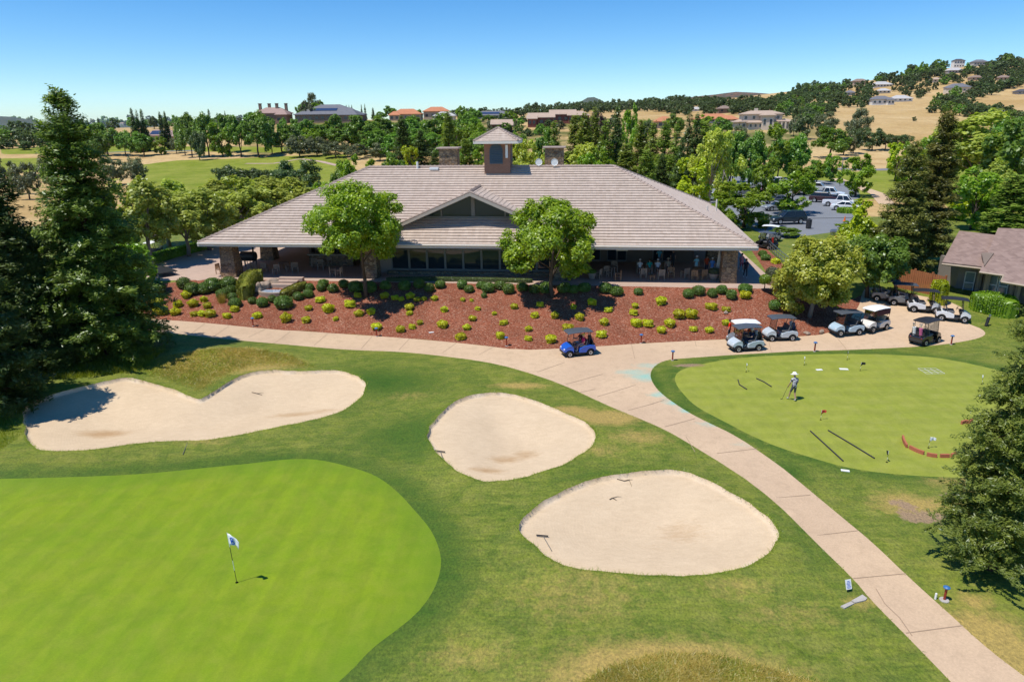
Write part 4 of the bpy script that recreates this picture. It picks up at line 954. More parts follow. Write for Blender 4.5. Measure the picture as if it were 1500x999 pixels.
row('in the row behind the paved plaza', 'trees behind the plaza', [(200,70,250,74,'L'),(262,75,284,64,'L'),(293,79,268,66,'L'),(345,88,260,80,'L'),(386,95,254,88,'L'),(418,104,262,60,'L'),(185,61,338,62,'B'),(160,68,300,60,'G'),(232,82,262,70,'L'),(318,92,262,70,'L')], 1.3)
row('standing on the far fairway', 'trees on the far fairway', [(335,150,238,60,'O'),(428,138,231,82,'O'),(378,152,243,60,'O'),(160,195,226,48,'W'),(197,200,228,38,'W'),(30,150,231,50,'W'),(2,165,226,44,'W'),(66,185,228,40,'W'),(125,120,268,44,'W')])
row('just behind the sloping end of the clubhouse roof', 'trees behind the clubhouse roof end', [(520,112,226,58,'B'),(556,120,219,54,'B'),(578,126,226,44,'G'),(468,103,257,34,'B'),(498,116,238,46,'G')])
row('in the clump beside the far fairway houses', 'trees by the fairway houses', [(191,332,158,17,'C'),(199,334,161,17,'C'),(206,336,160,18,'C'),(233,336,164,14,'C'),(240,338,163,14,'C'),(205,315,192,40,'G'),(232,318,200,26,'B'),(178,318,190,34,'G'),(150,322,182,44,'G'),(140,300,190,36,'G'),(255,320,200,24,'W'),(125,320,180,40,'G'),(110,330,178,30,'B'),(143,330,172,9,'C'),(128,335,174,8,'C')])
row('on the grass bank under the chimneyed house', 'trees on the grass bank', [(272,300,166,34,'G'),(297,298,163,44,'G'),(320,296,180,38,'B'),(346,292,171,40,'G'),(371,288,160,54,'G'),(393,296,176,28,'G'),(286,285,188,28,'O'),(305,320,160,14,'C'),(329,330,163,8,'C'),(263,310,172,26,'G'),(330,310,168,40,'G')])
row('on the scrubby slope below the ridge houses', 'trees on the scrubby slope', [(412,330,172,18,'G'),(425,310,182,26,'G'),(447,315,176,30,'G'),(466,330,172,26,'B'),(490,335,168,26,'G'),(436,280,196,36,'W'),(462,280,198,34,'W'),(508,300,184,30,'G'),(530,282,171,46,'G'),(562,290,168,44,'G'),(588,205,170,34,'C'),(545,310,178,34,'G'),(598,280,172,40,'G'),(615,215,190,30,'C'),(640,270,168,46,'G'),(656,215,164,26,'K'),(625,290,175,34,'G'),(682,190,204,26,'K'),(600,190,212,26,'Y'),(668,260,172,36,'B'),(698,250,180,36,'B'),(690,280,172,40,'G'),(575,250,196,38,'G'),(555,250,206,30,'W'),(520,262,210,36,'W'),(490,270,206,40,'W'),(720,240,196,30,'G'),(648,230,208,26,'G'),(637,200,222,24,'C'),(500,300,190,40,'G'),(550,270,190,44,'G'),(585,270,188,44,'G'),(620,260,190,44,'G'),(660,270,185,44,'B'),(700,230,196,40,'G'),(475,310,184,34,'G'),(455,300,188,34,'B'),(410,300,190,34,'G'),(430,320,176,26,'G'),(607,300,168,34,'G'),(685,300,164,34,'G'),(665,200,214,30,'G'),(705,200,214,28,'B')], 1.25)
row('on the ridge beside the grey-roofed house', 'trees on the ridge', [(456,440,131,30,'W'),(449,415,146,26,'W'),(466,420,148,34,'B'),(440,430,150,22,'G'),(507,470,154,5,'C'),(511,470,154,5,'C'),(515,470,154,5,'C'),(529,470,153,5,'C'),(534,470,152,6,'C'),(571,430,156,22,'G'),(546,440,158,8,'C'),(557,425,164,22,'G'),(676,420,152,20,'B'),(694,400,160,28,'G'),(715,390,168,22,'G'),(746,380,160,28,'B'),(612,430,160,16,'G')])
row('in the tall screen behind the clubhouse ridge', 'trees screening the car park', [(757,150,198,34,'G'),(772,140,204,38,'P'),(797,150,190,28,'G'),(812,150,181,26,'K'),(842,150,170,28,'K'),(857,148,166,30,'K'),(872,152,162,26,'K'),(888,148,178,28,'K'),(905,150,155,28,'C'),(925,165,150,26,'B'),(940,146,176,28,'K'),(958,143,182,26,'K'),(976,140,178,28,'K'),(992,138,186,26,'K'),(1011,142,160,26,'C'),(1022,140,166,26,'C'),(1000,128,200,24,'C'),(853,130,212,46,'P'),(880,128,214,34,'B'),(918,125,212,34,'K'),(948,120,220,32,'K'),(1016,104,232,44,'Y'),(1047,118,192,44,'P'),(1066,124,190,40,'P'),(790,130,222,36,'P'),(760,126,226,34,'P'),(830,130,222,36,'K'),(970,122,226,30,'C'),(876,205,158,26,'V'),(735,150,205,36,'G'),(748,170,192,30,'B'),(1035,150,178,34,'K'),(866,122,224,36,'B'),(1075,140,196,36,'G')], 1.4)
row('around the car park', 'trees around the car park', [(1126,150,181,48,'B'),(1104,140,190,44,'G'),(1166,152,194,50,'G'),(1222,235,186,54,'G'),(1184,132,228,44,'B'),(1262,128,224,50,'B'),(1166,104,252,64,'B'),(1095,92,268,90,'B'),(1152,84,333,44,'G'),(1122,128,222,42,'B'),(1078,160,208,36,'G'),(1145,170,200,34,'G'),(1200,155,236,34,'G'),(1240,88,338,30,'B'),(1060,86,292,40,'B'),(1222,160,224,30,'B')], 1.15)
row('in the grove behind the shingled pro shop', 'trees behind the pro shop', [(1452,118,164,150,'L'),(1402,128,176,80,'G'),(1500,108,178,100,'G'),(1440,88,242,82,'B'),(1492,84,256,80,'K'),(1416,96,278,60,'Y'),(1465,140,172,60,'G'),(1350,150,200,50,'B'),(1320,160,202,40,'Y'),(1370,100,198,30,'C'),(1540,90,240,90,'G'),(1468,100,232,60,'L')])
row('below the big cream house on the slope', 'trees below the cream house', [(1058,300,172,40,'G'),(1085,260,180,30,'W'),(1140,290,186,24,'B'),(1180,300,166,32,'O'),(1165,310,170,22,'W'),(1212,320,160,42,'W'),(1210,290,178,34,'O'),(1264,290,152,44,'W'),(1030,330,168,36,'B'),(990,300,168,30,'G'),(952,280,174,26,'O'),(1255,250,184,30,'O'),(1282,260,186,40,'O'),(1240,245,192,36,'W'),(1300,262,194,36,'O'),(1325,275,196,34,'O'),(1170,260,200,30,'G')])

# ---- small far trees: one mesh each
FARP = {}
def far_proto(kind, var):
    k = (kind, var)
    if k not in FARP:
        sd = 300+var*7+ord(kind)
        C, out, SC = lobes_crown(1700, 5.0, 4.9, 4.5, .8, nl=10, ns=7, seed=sd, skirt=.3)
        V, F = leaf_quads(C, out, .95, .7, rng=np.random.default_rng(sd))
        tb = MB(); tb.tube([(0, 0, -.5), (.2, 0, 2.2), (.1, .2, 5)], [.42, .32, .15], 6)
        b = len(V); tv = np.array(tb.v); tf = np.array([f for f in tb.f if len(f) == 4])+b
        FARP[k] = mesh_np('oak_tree', np.r_[V, tv], np.r_[F, tf], [ML[kind], M_BARK], np.r_[np.zeros(len(F)), np.ones(len(tf))])
    return FARP[k]
HOUSE_PX = [(1288,150,17),(1318,146,17),(1290,126,15),(1401,133,18),(1402,97,11),(1433,95,13),(1454,85,8),(1315,107,12),(1258,124,13),(1269,112,7),(1293,135,11),(1244,138,9),(1496,136,12),(1429,116,11),(1370,119,8),(1397,106,13),(1469,116,11),(1118,180,46),(1060,163,10),(1018,161,10)]
def scatter(where, group, poly, n, hpx, kinds='O', mind=5, seed=0, label=None, name='oak_tree', cat='tree', stuff=None):
    bag = []
    g = np.random.default_rng(seed); P = np.array(poly, float); lo, hi = P.min(0), P.max(0); got = []
    for _ in range(n*60):
        if len(got) >= n: break
        p = g.uniform(lo, hi)
        if not inside(P, p[:1], p[1:2])[0]: continue
        if any(abs(p[0]-hx) < hr and -3 < p[1]-hy < (11 if hr < 30 else 14) for hx, hy, hr in HOUSE_PX): continue
        if any((p[0]-q[0])**2+((p[1]-q[1])*2.2)**2 < mind*mind for q in got): continue
        got.append(p)
        w = ground(*p); d = depth(*w); h = d/1000*g.uniform(*hpx); kd = kinds[g.integers(len(kinds))]
        me = far_proto(kd, int(g.integers(4)))
        if stuff:
            sx = h/9.4*g.uniform(.85, 1.5); a = g.uniform(0, 6.28); V0 = np.empty(len(me.vertices)*3, np.float32); me.vertices.foreach_get('co', V0); V0 = V0.reshape(-1, 3)[:1500*4:1]
            V0 = V0*np.array([sx, sx, h/9.4]); V0 = np.c_[V0[:, 0]*math.cos(a)-V0[:, 1]*math.sin(a), V0[:, 0]*math.sin(a)+V0[:, 1]*math.cos(a), V0[:, 2]]+np.array([w[0], w[1], H(w[0], w[1])]); bag.append(V0); continue
        o = link(name, me); sx = h/9.4*g.uniform(.85, 1.5)
        o.location = (w[0], w[1], H(w[0], w[1])); o.scale = (sx, sx, h/9.4); o.rotation_euler.z = g.uniform(0, 6.28)
        tag(o, label or ('distant dark oak '+where), cat, group)
    if stuff:
        V0 = np.concatenate(bag); o = link(stuff, mesh_np(stuff, V0, np.arange(len(V0)).reshape(-1, 4), ML['O'])); o['kind'] = 'stuff'
scatter('among the houses on the golden hill', 'oaks among the hill houses', [(1128,152),(1210,124),(1300,103),(1400,86),(1500,76),(1500,104),(1440,112),(1400,112),(1385,128),(1330,124),(1300,132),(1330,152),(1262,162),(1230,160),(1195,186),(1128,168)], 175, (9, 17), 'OOOG', 6, 1)
scatter('in the dark band under the upper houses', 'oaks in the hill band', [(1393,150),(1420,126),(1500,112),(1500,126),(1432,146),(1400,156)], 26, (10, 16), 'O', 7, 2)
scatter('in the treeline across the golden field', 'oaks across the golden field', [(1362,158),(1395,143),(1428,163),(1500,172),(1500,186),(1440,176),(1372,166)], 30, (12, 19), 'OOG', 8, 3)
scatter('along the low far-off tree belt behind the fairway', 'trees of the far belt', [(0,183),(120,182),(400,180),(400,187),(120,192),(0,196)], 50, (11, 20), 'OG', 9, 5)
scatter('x', '', [(640,166),(760,160),(860,157),(960,150),(1060,154),(1130,152),(1130,166),(1000,170),(940,164),(870,168),(760,172),(640,174)], 300, (9, 15), 'OOOG', 4, 4, stuff='skyline_woods')
scatter('x', '', [(1128,150),(1210,122),(1300,101),(1400,84),(1500,74),(1500,92),(1400,98),(1330,116),(1280,122),(1230,150),(1195,182),(1128,168)], 170, (7, 12), 'OOOG', 4, 24, stuff='hillside_woods')
scatter('x', '', [(1300,130),(1395,108),(1500,93),(1500,128),(1440,138),(1390,122),(1340,150)], 80, (7, 13), 'OOG', 5, 31, stuff='hillside_woods')
scatter('', 'oaks alone on the golden field', [(1364,165),(1366,165),(1366,167),(1364,167)], 1, (12, 13), 'O', 1, 6, 'lone round oak in the middle of the golden field')
scatter('', 'oaks alone on the golden field', [(1338,177),(1340,177),(1340,178),(1338,178)], 1, (6, 7), 'O', 1, 7, 'small lone bush-like oak on the golden field below the larger one')
scatter('', 'shrubs of the scrub slope', [(400,215),(430,196),(700,190),(740,205),(700,240),(560,232),(520,225),(400,222)], 70, (8, 18), 'WWGO', 7, 8, 'grey-green scrub bush on the slope below the ridge houses', 'scrub_bush', 'bush')
scatter('', 'bushes by the ridge houses', [(640,176),(900,180),(1000,190),(1000,200),(760,200),(640,190)], 40, (8, 16), 'GOW', 9, 9, 'low bush on the rise by the red-walled houses', 'scrub_bush', 'bush')
scatter('', 'bushes at the edge of the green field', [(0,206),(130,208),(130,218),(0,222)], 26, (14, 24), 'OG', 11, 10, 'dark bush in the hedge line left of the tall conifer', 'scrub_bush', 'bush')
# ================================================================== shrubs and bed planting
def ball_mesh(name, mat, n, leaf, seed, squash=.85, rough=.08, core=None):
    g = np.random.default_rng(seed); d = unit(g.normal(0, 1, (n, 3))); d = d[d[:, 2] > -.75]; n = len(d)
    ph = g.uniform(0, 6.28, 6); bumpy = 1+rough*(np.sin(d[:, 0]*5+ph[0])+np.sin(d[:, 1]*5.5+ph[1])+np.sin(d[:, 2]*6+ph[2]))*.6
    C = d*(bumpy*g.uniform(.86, 1.03, n))[:, None]*.5*np.array([1, 1, squash])+np.array([0, 0, .5*squash*.86])
    V, F = leaf_quads(C, d, leaf, .65, .8, .15, None, g)
    me = bpy.data.meshes.new('tmp'); bm = bmesh.new(); bmesh.ops.create_icosphere(bm, subdivisions=2, radius=.41); bm.to_mesh(me); bm.free()  # unseen inner ball, added to block light passing between the leaves
    cv_ = np.array([v.co for v in me.vertices])*np.array([1, 1, squash])+np.array([0, 0, .5*squash*.86]); cf_ = np.array([list(p.vertices)+[p.vertices[0]] for p in me.polygons])[:, :3]
    b = len(V); m = mesh_np(name, np.r_[V, cv_], np.r_[F[:, [0, 1, 2]], F[:, [0, 2, 3]], cf_+b], mat); return m
SH_G = [ball_mesh('shrub', ML['S'], 1500, .085, k, (.82, .9, .78)[k], .05) for k in range(3)]
SH_Y = [ball_mesh('shrub', ML['T'], 1500, .12, 10+k, (.8, .72, .9)[k], .20) for k in range(3)]
GREEN_SHRUBS = [(231,422.5,21),(203,417,22),(270,414,20),(283,421,24),(300,420,22),(313,416,24),(336,414,23),(339,424,15),(341,434,15),(345,442,17),(370,438.5,13),(385,442,16),(399,436,14),(416,440.5,25),(437,433,14),(451.5,428.5,15),(470.5,420.5,13),(474,414,14),(454,419,13),(488,420.5,16.5),(504,415,14),(521,418,22),(541,419,22),(565,417,16),(593,417,18),(614,414.5,17),(629,420,16.5),(645,415,15),(677,416,15),(687,421.5,15),(705,416,14),(715,420,18),(732.5,416.5,16),(745,422,18),(765,419,16),(783,422,17),(800,421,20),(827,420,20),(840,422,16),(856,420,17),(887,421.5,17),(903,425,17),(935,426,13),(1008,429,16),(1023,424,18),(1043,428,15),(1057,422.5,17),(1071,430.5,16),(1091,421,18),(1143,430,18),(1134,445.5,18),(1163,450,18),(326,429,16),(1117,370,13),(1121,376,13),(709,432,9),(218,430,15),(1150,437,14)]
YELLOW_SHRUBS = [(231,439,15),(236,453,18),(203,443,11),(257,455,14),(261,444,13),(273,431,12.5),(283.5,443,13.5),(299,437.5,10),(304.5,446.5,11),(284.5,458.5,10),(296,457,12),(308,458,14),(333,461,11),(344,451,12),(377,460,12.5),(419,465,14.5),(448.5,467,12),(452.5,450,10),(481,450,15),(469.5,437,12),(492,465.5,8),(513,443,15),(526,457.5,12),(544,455,11),(524,431,11),(564,432,11),(552,477,13),(579,435,9),(588,437,8),(601,432,11.5),(611,437,9),(621,436,8),(636.5,436,9),(600,449,11.5),(600,457,8.5),(587,481,11.5),(604,477,10),(615,472,8),(651,452,10),(648.5,473,14),(675,490.5,14.5),(684,478,11),(692,465,10),(700,450.5,8),(678,438,7),(691,439,6),(724,458,7),(738,470.5,11),(733,490.5,12),(753,448,10),(774,480,10.5),(774,494,10),(783.5,460,11.5),(791,445,9),(812.5,461,11.5),(806.5,495,14.5),(831.5,477.5,14),(849,463,12.5),(840,449,9),(867,441,12),(891,452,11),(885,470,13),(881,488,13),(928,456,11.5),(930,447,9),(932,471,14.5),(949,472,14),(969,482.5,12),(981,471,15.5),(968,440,13.5),(994,458.5,16),(1012,458.5,16.5),(1015.5,480,10.5),(1039,482,11),(1042,447,14),(1063.5,451,10.5),(1063,471,10.5),(1091,430,15),(1136,381,12)]
def bed_section(px):
    return 'below grill patio' if px < 520 else 'below window wall' if px < 760 else 'below guest patio' if px < 1100 else 'at maple end'
def plant_shrubs(lst, meshes, look, group, bands):
    grp = {}
    for it in lst:
        b = next(n for lim, n in bands if it[1] < lim); grp.setdefault((bed_section(it[0]), b), []).append(it)
    i = 0
    for (sec, band), its in grp.items():
        for k, (px, py, d) in enumerate(sorted(its)):
            w = ground(px, py+d*.40); dd = depth(*w); s = d/1000*dd*1.04; i += 1
            o = link('shrub', meshes[i % 3]); o.location = (w[0], w[1], H(w[0], w[1])-.03); o.scale = (s*random.uniform(.9, 1.12), s*random.uniform(.9, 1.12), s*random.uniform(.88, 1.1)); o.rotation_euler.z = random.uniform(0, 6.28)
            pos = 'only one' if len(its) == 1 else ORD[k]+' from left'
            tag(o, '%s, %s in %s %s' % (look, pos, band, sec), 'shrub', group)
plant_shrubs(GREEN_SHRUBS, SH_G, 'clipped round green shrub', 'clipped green shrubs along the terrace', [(400, 'railing strip'), (420.2, 'top row'), (427, 'second row'), (999, 'lowest row')])
plant_shrubs(YELLOW_SHRUBS, SH_Y, 'small golden shrub', 'golden shrubs in the red mulch', [(400, 'railing strip'), (441, 'top row'), (454, 'second row'), (468, 'third row'), (999, 'pathside row')])
def hedge(name, label, pts, w, h, mat, n, z=None, leaf=.11, seed=0, round_=.25):
    P = np.array([ground(*p) if z is None else at(*p, z) for p in pts]); P = resample(P, .15, False); t = np.gradient(P[:, :2], axis=0); t /= np.linalg.norm(t, axis=1)[:, None]; nn = np.stack([-t[:, 1], t[:, 0]], 1)
    g = np.random.default_rng(seed); k = g.integers(0, len(P), n); a = g.uniform(-.15, PI+.15, n)
    ca, sa = np.cos(a), np.sin(a); e = .42
    cx = np.sign(ca)*np.abs(ca)**e*w/2; cz = np.sign(sa)*np.abs(sa)**e*h
    endd = np.minimum(k, len(P)-1-k)*.15; shrink = np.clip(endd/(w*.5), .0, 1)**.5; cx = cx*(.25+.75*shrink); cz = cz*(.75+.25*shrink)
    j = g.uniform(.93, 1.04, n)
    C = np.c_[P[k, 0]+nn[k, 0]*cx*j, P[k, 1]+nn[k, 1]*cx*j, P[k, 2]+np.maximum(cz*j, .02)]; out = np.c_[nn[k, 0]*cx, nn[k, 1]*cx, cz-h*.4]; o0 = P.mean(0)
    V, F = leaf_quads(C-o0, unit(out), leaf, .65, .8, .2, None, g)
    m = len(P); s_ = np.array([.25+.75*min(1, (min(i, m-1-i)*.15/(w*.5)))**.5 for i in range(m)])
    cv, cf = [], []
    for i in range(m):
        for (u, v) in ((-.42, -.05), (-.42, .8), (-.25, .92), (.25, .92), (.42, .8), (.42, -.05)): cv.append((P[i, 0]+nn[i, 0]*u*w*s_[i]-o0[0], P[i, 1]+nn[i, 1]*u*w*s_[i]-o0[1], P[i, 2]+v*h-o0[2]))
        if i: cf += [((i-1)*6+q, (i-1)*6+q+1, i*6+q+1, i*6+q) for q in range(5)]
    cf += [(0, 1, 4, 5), ((m-1)*6, (m-1)*6+1, (m-1)*6+4, (m-1)*6+5)]
    b = len(V); o = link(name, mesh_np(name, np.r_[V, cv], np.r_[F, np.array(cf)+b], mat)); o.location = o0; return tag(o, label, 'hedge')
hedge('hedge', 'tall clipped curving hedge beside the stone steps, yellow-green on top', [(386,414),(374,416),(366,422),(361,430),(360,440)], 1.5, 1.35, ML['U'], 5200, seed=1)
hedge('hedge', 'low clipped hedge running down from the stone steps in front of the fountain', [(449,421),(436,425),(424,431),(412,437)], 1.0, .6, ML['U'], 2600, seed=2)
hedge('hedge', 'big bushy hedge before the pro shop windows', [(1420,452),(1440,454),(1462,458),(1482,467)], 2.3, 1.5, ML['B'], 5200, leaf=.16, seed=3)
hedge('hedge', 'low green hedge along the paved plaza under the olive-leaved trees', [(214,388),(236,381),(262,374),(290,367),(306,362)], 1.3, .9, ML['G'], 4000, leaf=.16, seed=4)
hedge('hedge', 'low green hedge on the parking island by the white car', [(1226,312),(1240,313),(1254,313)], 1.5, .9, ML['B'], 1500, z=TZ, leaf=.2, seed=5)
hedge('hedge', 'leafy yellow-green vine bush between the parked carts and fence', [(1362,440),(1372,443),(1380,448)], 1.4, 2.0, ML['Y'], 2200, leaf=.16, seed=6)
hedge('hedge', 'low dark planting against the window wall', [(566,412),(620,411),(700,412),(780,414)], .7, .35, ML['O'], 2600, leaf=.10, seed=7, z=TZ)
# blades of long grass ------------------------------------------------
def blades(name, P, h, w, mat, lean=.5, seed=0, kind='stuff'):
    g = np.random.default_rng(seed); n = len(P); a = g.uniform(0, 2*PI, n); hh = h*g.uniform(.5, 1.3, n); ln = g.normal(0, lean, (n, 2))*hh[:, None]
    bx, by = np.cos(a)*w/2, np.sin(a)*w/2; z0 = P[:, 2]-.02
    V = np.stack([np.c_[P[:, 0]-bx, P[:, 1]-by, z0], np.c_[P[:, 0]+bx, P[:, 1]+by, z0], np.c_[P[:, 0]+ln[:, 0], P[:, 1]+ln[:, 1], z0+hh]], 1).reshape(-1, 3)
    o = link(name, mesh_np(name, V, np.arange(3*n).reshape(n, 3), mat))
    if kind: o['kind'] = kind
    return o
M_BLADE = leafmat('grass_blade', (.20,.26,.012), (.50,.54,.050), .5, .5)
M_DRYBLADE = leafmat('dry_blade', (.40,.34,.05), (.82,.64,.17), .5, .6)
def area_points(poly, n, seed):
    W = np.array(world(poly)); lo, hi = W[:, :2].min(0), W[:, :2].max(0); g = np.random.default_rng(seed); p = g.uniform(lo, hi, (n, 2)); p = p[inside(W, p[:, 0], p[:, 1])]
    for s in SANDW: p = p[~inside(s, p[:, 0], p[:, 1])]
    return np.c_[p, hgt(p[:, 0], p[:, 1])]
P1 = area_points([(180,552),(205,535),(240,522),(300,512),(370,510),(420,518),(470,540),(440,545),(395,541),(358,548),(336,558),(312,572),(291,579),(262,573),(224,562)], 60000, 1)
g_ = np.random.default_rng(5); nz_ = vnoise(P1[:, 0], P1[:, 1], 1.1, 3)+g_.normal(0, .5, len(P1))
blades('long_grass', P1[nz_ > .15], .11, .04, M_BLADE, 1.6, 2); blades('dry_grass', P1[nz_ <= .15], .12, .035, M_DRYBLADE, 1.5, 3)
P2 = area_points([(800,1040),(850,1000),(900,975),(960,958),(1040,957),(1110,975),(1200,1000),(1260,1040)], 40000, 7)
nz_ = vnoise(P2[:, 0], P2[:, 1], .7, 4)+g_.normal(0, .5, len(P2))
blades('long_grass', P2[nz_ > .55], .09, .026, M_BLADE, 1.5, 8); blades('dry_grass', P2[nz_ <= .55], .10, .024, M_DRYBLADE, 1.5, 9)
P3 = area_points([(-60,580),(20,560),(110,555),(200,545),(240,515),(180,510),(60,525),(-60,540)], 30000, 11); blades('long_grass', P3, .3, .05, M_BLADE, .4, 12)
P4 = area_points([(-60,640),(0,575),(28,590),(32,640),(0,660),(-60,665)], 14000, 13); blades('long_grass', P4, .2, .04, M_BLADE, .45, 14)
rim = []
for s in SANDW:
    q = resample(s, .012); g = np.random.default_rng(len(rim)); q = q[:, :2]+g.normal(0, .05, (len(q), 2)); q = np.repeat(q, 2, 0)+g.normal(0, .03, (2*len(q), 2)); rim.append(q[~inside(s, q[:, 0], q[:, 1]) | (g.random(len(q)) < .12)])
rim = np.concatenate(rim); rim = np.c_[rim, hgt(rim[:, 0], rim[:, 1])+.09]
blades('bunker_edge_grass', rim, .10, .022, M_BLADE, .7, 15)
pe = []
for q in (Z['cart_path'],):
    q = resample(q, .03); g = np.random.default_rng(4); q = q[:, :2]+g.normal(0, .045, (len(q), 2)); q = q[~inside(Z['cart_path'], q[:, 0], q[:, 1]) & ~inside(Z['mulch_bed'], q[:, 0], q[:, 1])]; pe.append(q)
pe = np.concatenate(pe); pe = np.c_[pe, hgt(pe[:, 0], pe[:, 1])]
blades('path_edge_grass', pe, .07, .022, M_BLADE, .8, 16)
tf = []
for px, py in ((325,438),):
    w = ground(px, py+5); g = np.random.default_rng(3); p = np.c_[w[0]+g.normal(0, .13, 500), w[1]+g.normal(0, .13, 500)]; p = np.c_[p, hgt(p[:, 0], p[:, 1])]
    o = blades('grass_tuft', p, .75, .02, M_DRYBLADE, .25, 1, None); tag(o, 'blond tuft of ornamental grass beside the curving hedge', 'ornamental grass')

# ================================================================== small things on the course
M_POST = plain('post_red', (.30,.045,.022), .6, .3, var=.25, sc=6); M_CAPB = plain('cap_blue', (.04,.15,.36), .4, .5, var=.15)
def path_light(px, py, label, k=1.0):
    w = ground(px, py); t = thing('path_light', label, 'path light', w, random.uniform(0, 6), 'path lights')
    m = MB(); rb = .19 if k < .9 else .09; m.lathe([(rb*k, 0), (rb*k, .03), (rb*.9*k, .045)], n=14); m.build('base', M_KERB, t)
    m = MB(); m.lathe([(.05*k, .04), (.05*k, .62*k), (.06*k, .64*k)], n=10); m.build('post', M_POST, t)
    m = MB(); m.lathe([(.05*k, .60*k), (.13*k, .62*k), (.14*k, .66*k), (.08*k, .70*k), (.03*k, .72*k)], n=14); m.build('cap', M_CAPB, t)
for px, py, l in ((371,478,'red post light with blue cap by the path below the curving hedge'),(552,493,'red post light with blue cap at the mulch edge, in front of a golden shrub'),(742,507,'red post light with blue cap at the mulch edge between fork and blue cart'),(939,503,'red post light with blue cap at the mulch edge between blue and silver carts'),(985,528,'red post light with blue cap at the tip of the practice green surround'),(1193,515,'red post light with blue cap behind the putting golfer'),(1393,505,'red post light with blue cap beside the black cart')): path_light(px, py, l, 1.05)
path_light(1383, 879, 'large-looking red post light with blue cap on a white base beside the near path', .82)
M_FLAG = plain('flag_cloth', (.82,.83,.86), .8, .2, var=.04); M_FLAGBLUE = plain('flag_blue', (.05,.14,.55), .8, .2); M_FLAGRED = plain('flag_red', (.62,.07,.05), .8, .2); M_CUP = plain('hole_black', (.004,.004,.004), 1, 0)
def flag(px, py, h, fw, fh, label, mat, mark=None, ang=.4, lean=(0, 0), droop=.35, stripes=True):
    w = ground(px, py); t = thing('golf_flag', label, 'flag', w, 0)
    r = .011 if h > 1.5 else .009; L = lambda z: (lean[0]*z, lean[1]*z, z)
    m = MB(); m.cur = 0; segs = [0, .25, .45, .72, 1.0] if stripes else [0, 1.0]
    for i in range(len(segs)-1):
        m.cur = i % 2 if stripes else 0; m.tube([L(h*segs[i]), L(h*segs[i+1])], r, 8)
    m.build('pole', [M_BLACK, M_WHITE], t)
    f = MB(); nx, nz = 7, 6; vs = []
    for i in range(nx):
        for j in range(nz):
            u = i/(nx-1); v = j/(nz-1); hh = fh*(1-.42*u); z = h-.02-v*hh-droop*fh*u*u; b = L(z); rr = u*fw*(1-.12*v)
            vs.append((b[0]+math.cos(ang)*rr+math.sin(u*7+v*2)*.03*u, b[1]+math.sin(ang)*rr+math.cos(u*8+v)*.05*u, z))
    f.add(vs, [(i*nz+j, (i+1)*nz+j, (i+1)*nz+j+1, i*nz+j+1) for i in range(nx-1) for j in range(nz-1)])
    fl = f.build('flag_cloth', mat, t, True); so2 = fl.modifiers.new('s', 'SOLIDIFY'); so2.thickness = .004
    if mark:                                # a small round crest with strokes on both sides
        k = MB()
        for sd in (.012, -.012):
            nx_, ny_ = -math.sin(ang)*sd, math.cos(ang)*sd
            for (u0, v0, u1, v1) in ((.25,.30,.40,.70),(.40,.70,.50,.40),(.50,.40,.62,.75),(.28,.80,.62,.86),(.34,.22,.58,.26)):
                pts_ = []
                for u, v in ((u0, v0), (u1, v1)):
                    hh = fh*(1-.42*u); z = h-.02-v*hh-droop*fh*u*u; b = L(z); rr = u*fw*(1-.12*v); pts_.append((b[0]+math.cos(ang)*rr+math.sin(u*7+v*2)*.03*u+nx_, b[1]+math.sin(ang)*rr+math.cos(u*8+v)*.05*u+ny_, z))
                k.tube(pts_, .02, 5)
        k.build('crest', mark, fl)
    m = MB(); m.lathe([(.055, .012), (.02, .0125)], n=14); m.build('cup', M_CUP, t); return t
flag(347, 853, 2.12, .42, .52, 'tall black-and-white flagstick with white crested flag on the large putting green', M_FLAG, M_FLAGBLUE, -.3, (-.035, .0), .55)
for px, py, l, mt, an in ((1093,545,'small white flag near the left tip of the practice green',M_FLAG,1.2),(1178,535,'small white flag upslope from the putting golfer',M_FLAG,1.4),(1260,543,'small dark flag beside the white boards on the practice green',M_BLACK,.2),(1241,527,'small black flag at the far fringe of the practice green',M_BLACK,1.2),(1438,563,'small white flag at the far end of the practice green by the olive conifer',M_FLAG,1.2),(1202,615,'small red flag on the practice green in front of the golfer',M_FLAGRED,.3),(1360,656,'small white flag ringed by the curved terracotta blocks',M_FLAG,.1),(1299,677,'small black flag between the dark rails and the terracotta blocks',M_BLACK,1.5)):
    flag(px, py, .62, .30 if an < 1 else .2, .24, l, mt, None, an, (0, 0), .25)
M_RAIL = plain('rail_dark', (.035,.035,.04), .6, .3)
def sticks(name, label, cat, pts, r=.035):
    P = [ground(*p)+np.array([0, 0, r]) for p in pts]; o0 = P[0]; m = MB(); m.tube([p-o0 for p in P], r, 8); o = m.build(name, M_RAIL); o.location = o0; tag(o, label, cat)
sticks('putting_rail', 'short bent dark rail on the practice green by the white flag', 'putting rail', [(1081,557),(1083,564),(1094,571)])
sticks('putting_rail', 'short straight dark rail on the practice green between flag and golfer', 'putting rail', [(1108,555),(1119,560),(1130,567)])
sticks('putting_rail', 'long dark rail nearest the path, one of a parallel pair', 'putting rail', [(1187,632),(1210,653),(1235,676)])
sticks('putting_rail', 'long dark rail farther from the path, one of a parallel pair', 'putting rail', [(1213,631),(1245,650),(1281,672)])
M_TERRA = plain('terracotta', (.43,.135,.075), .85, .2, var=.2, sc=5)
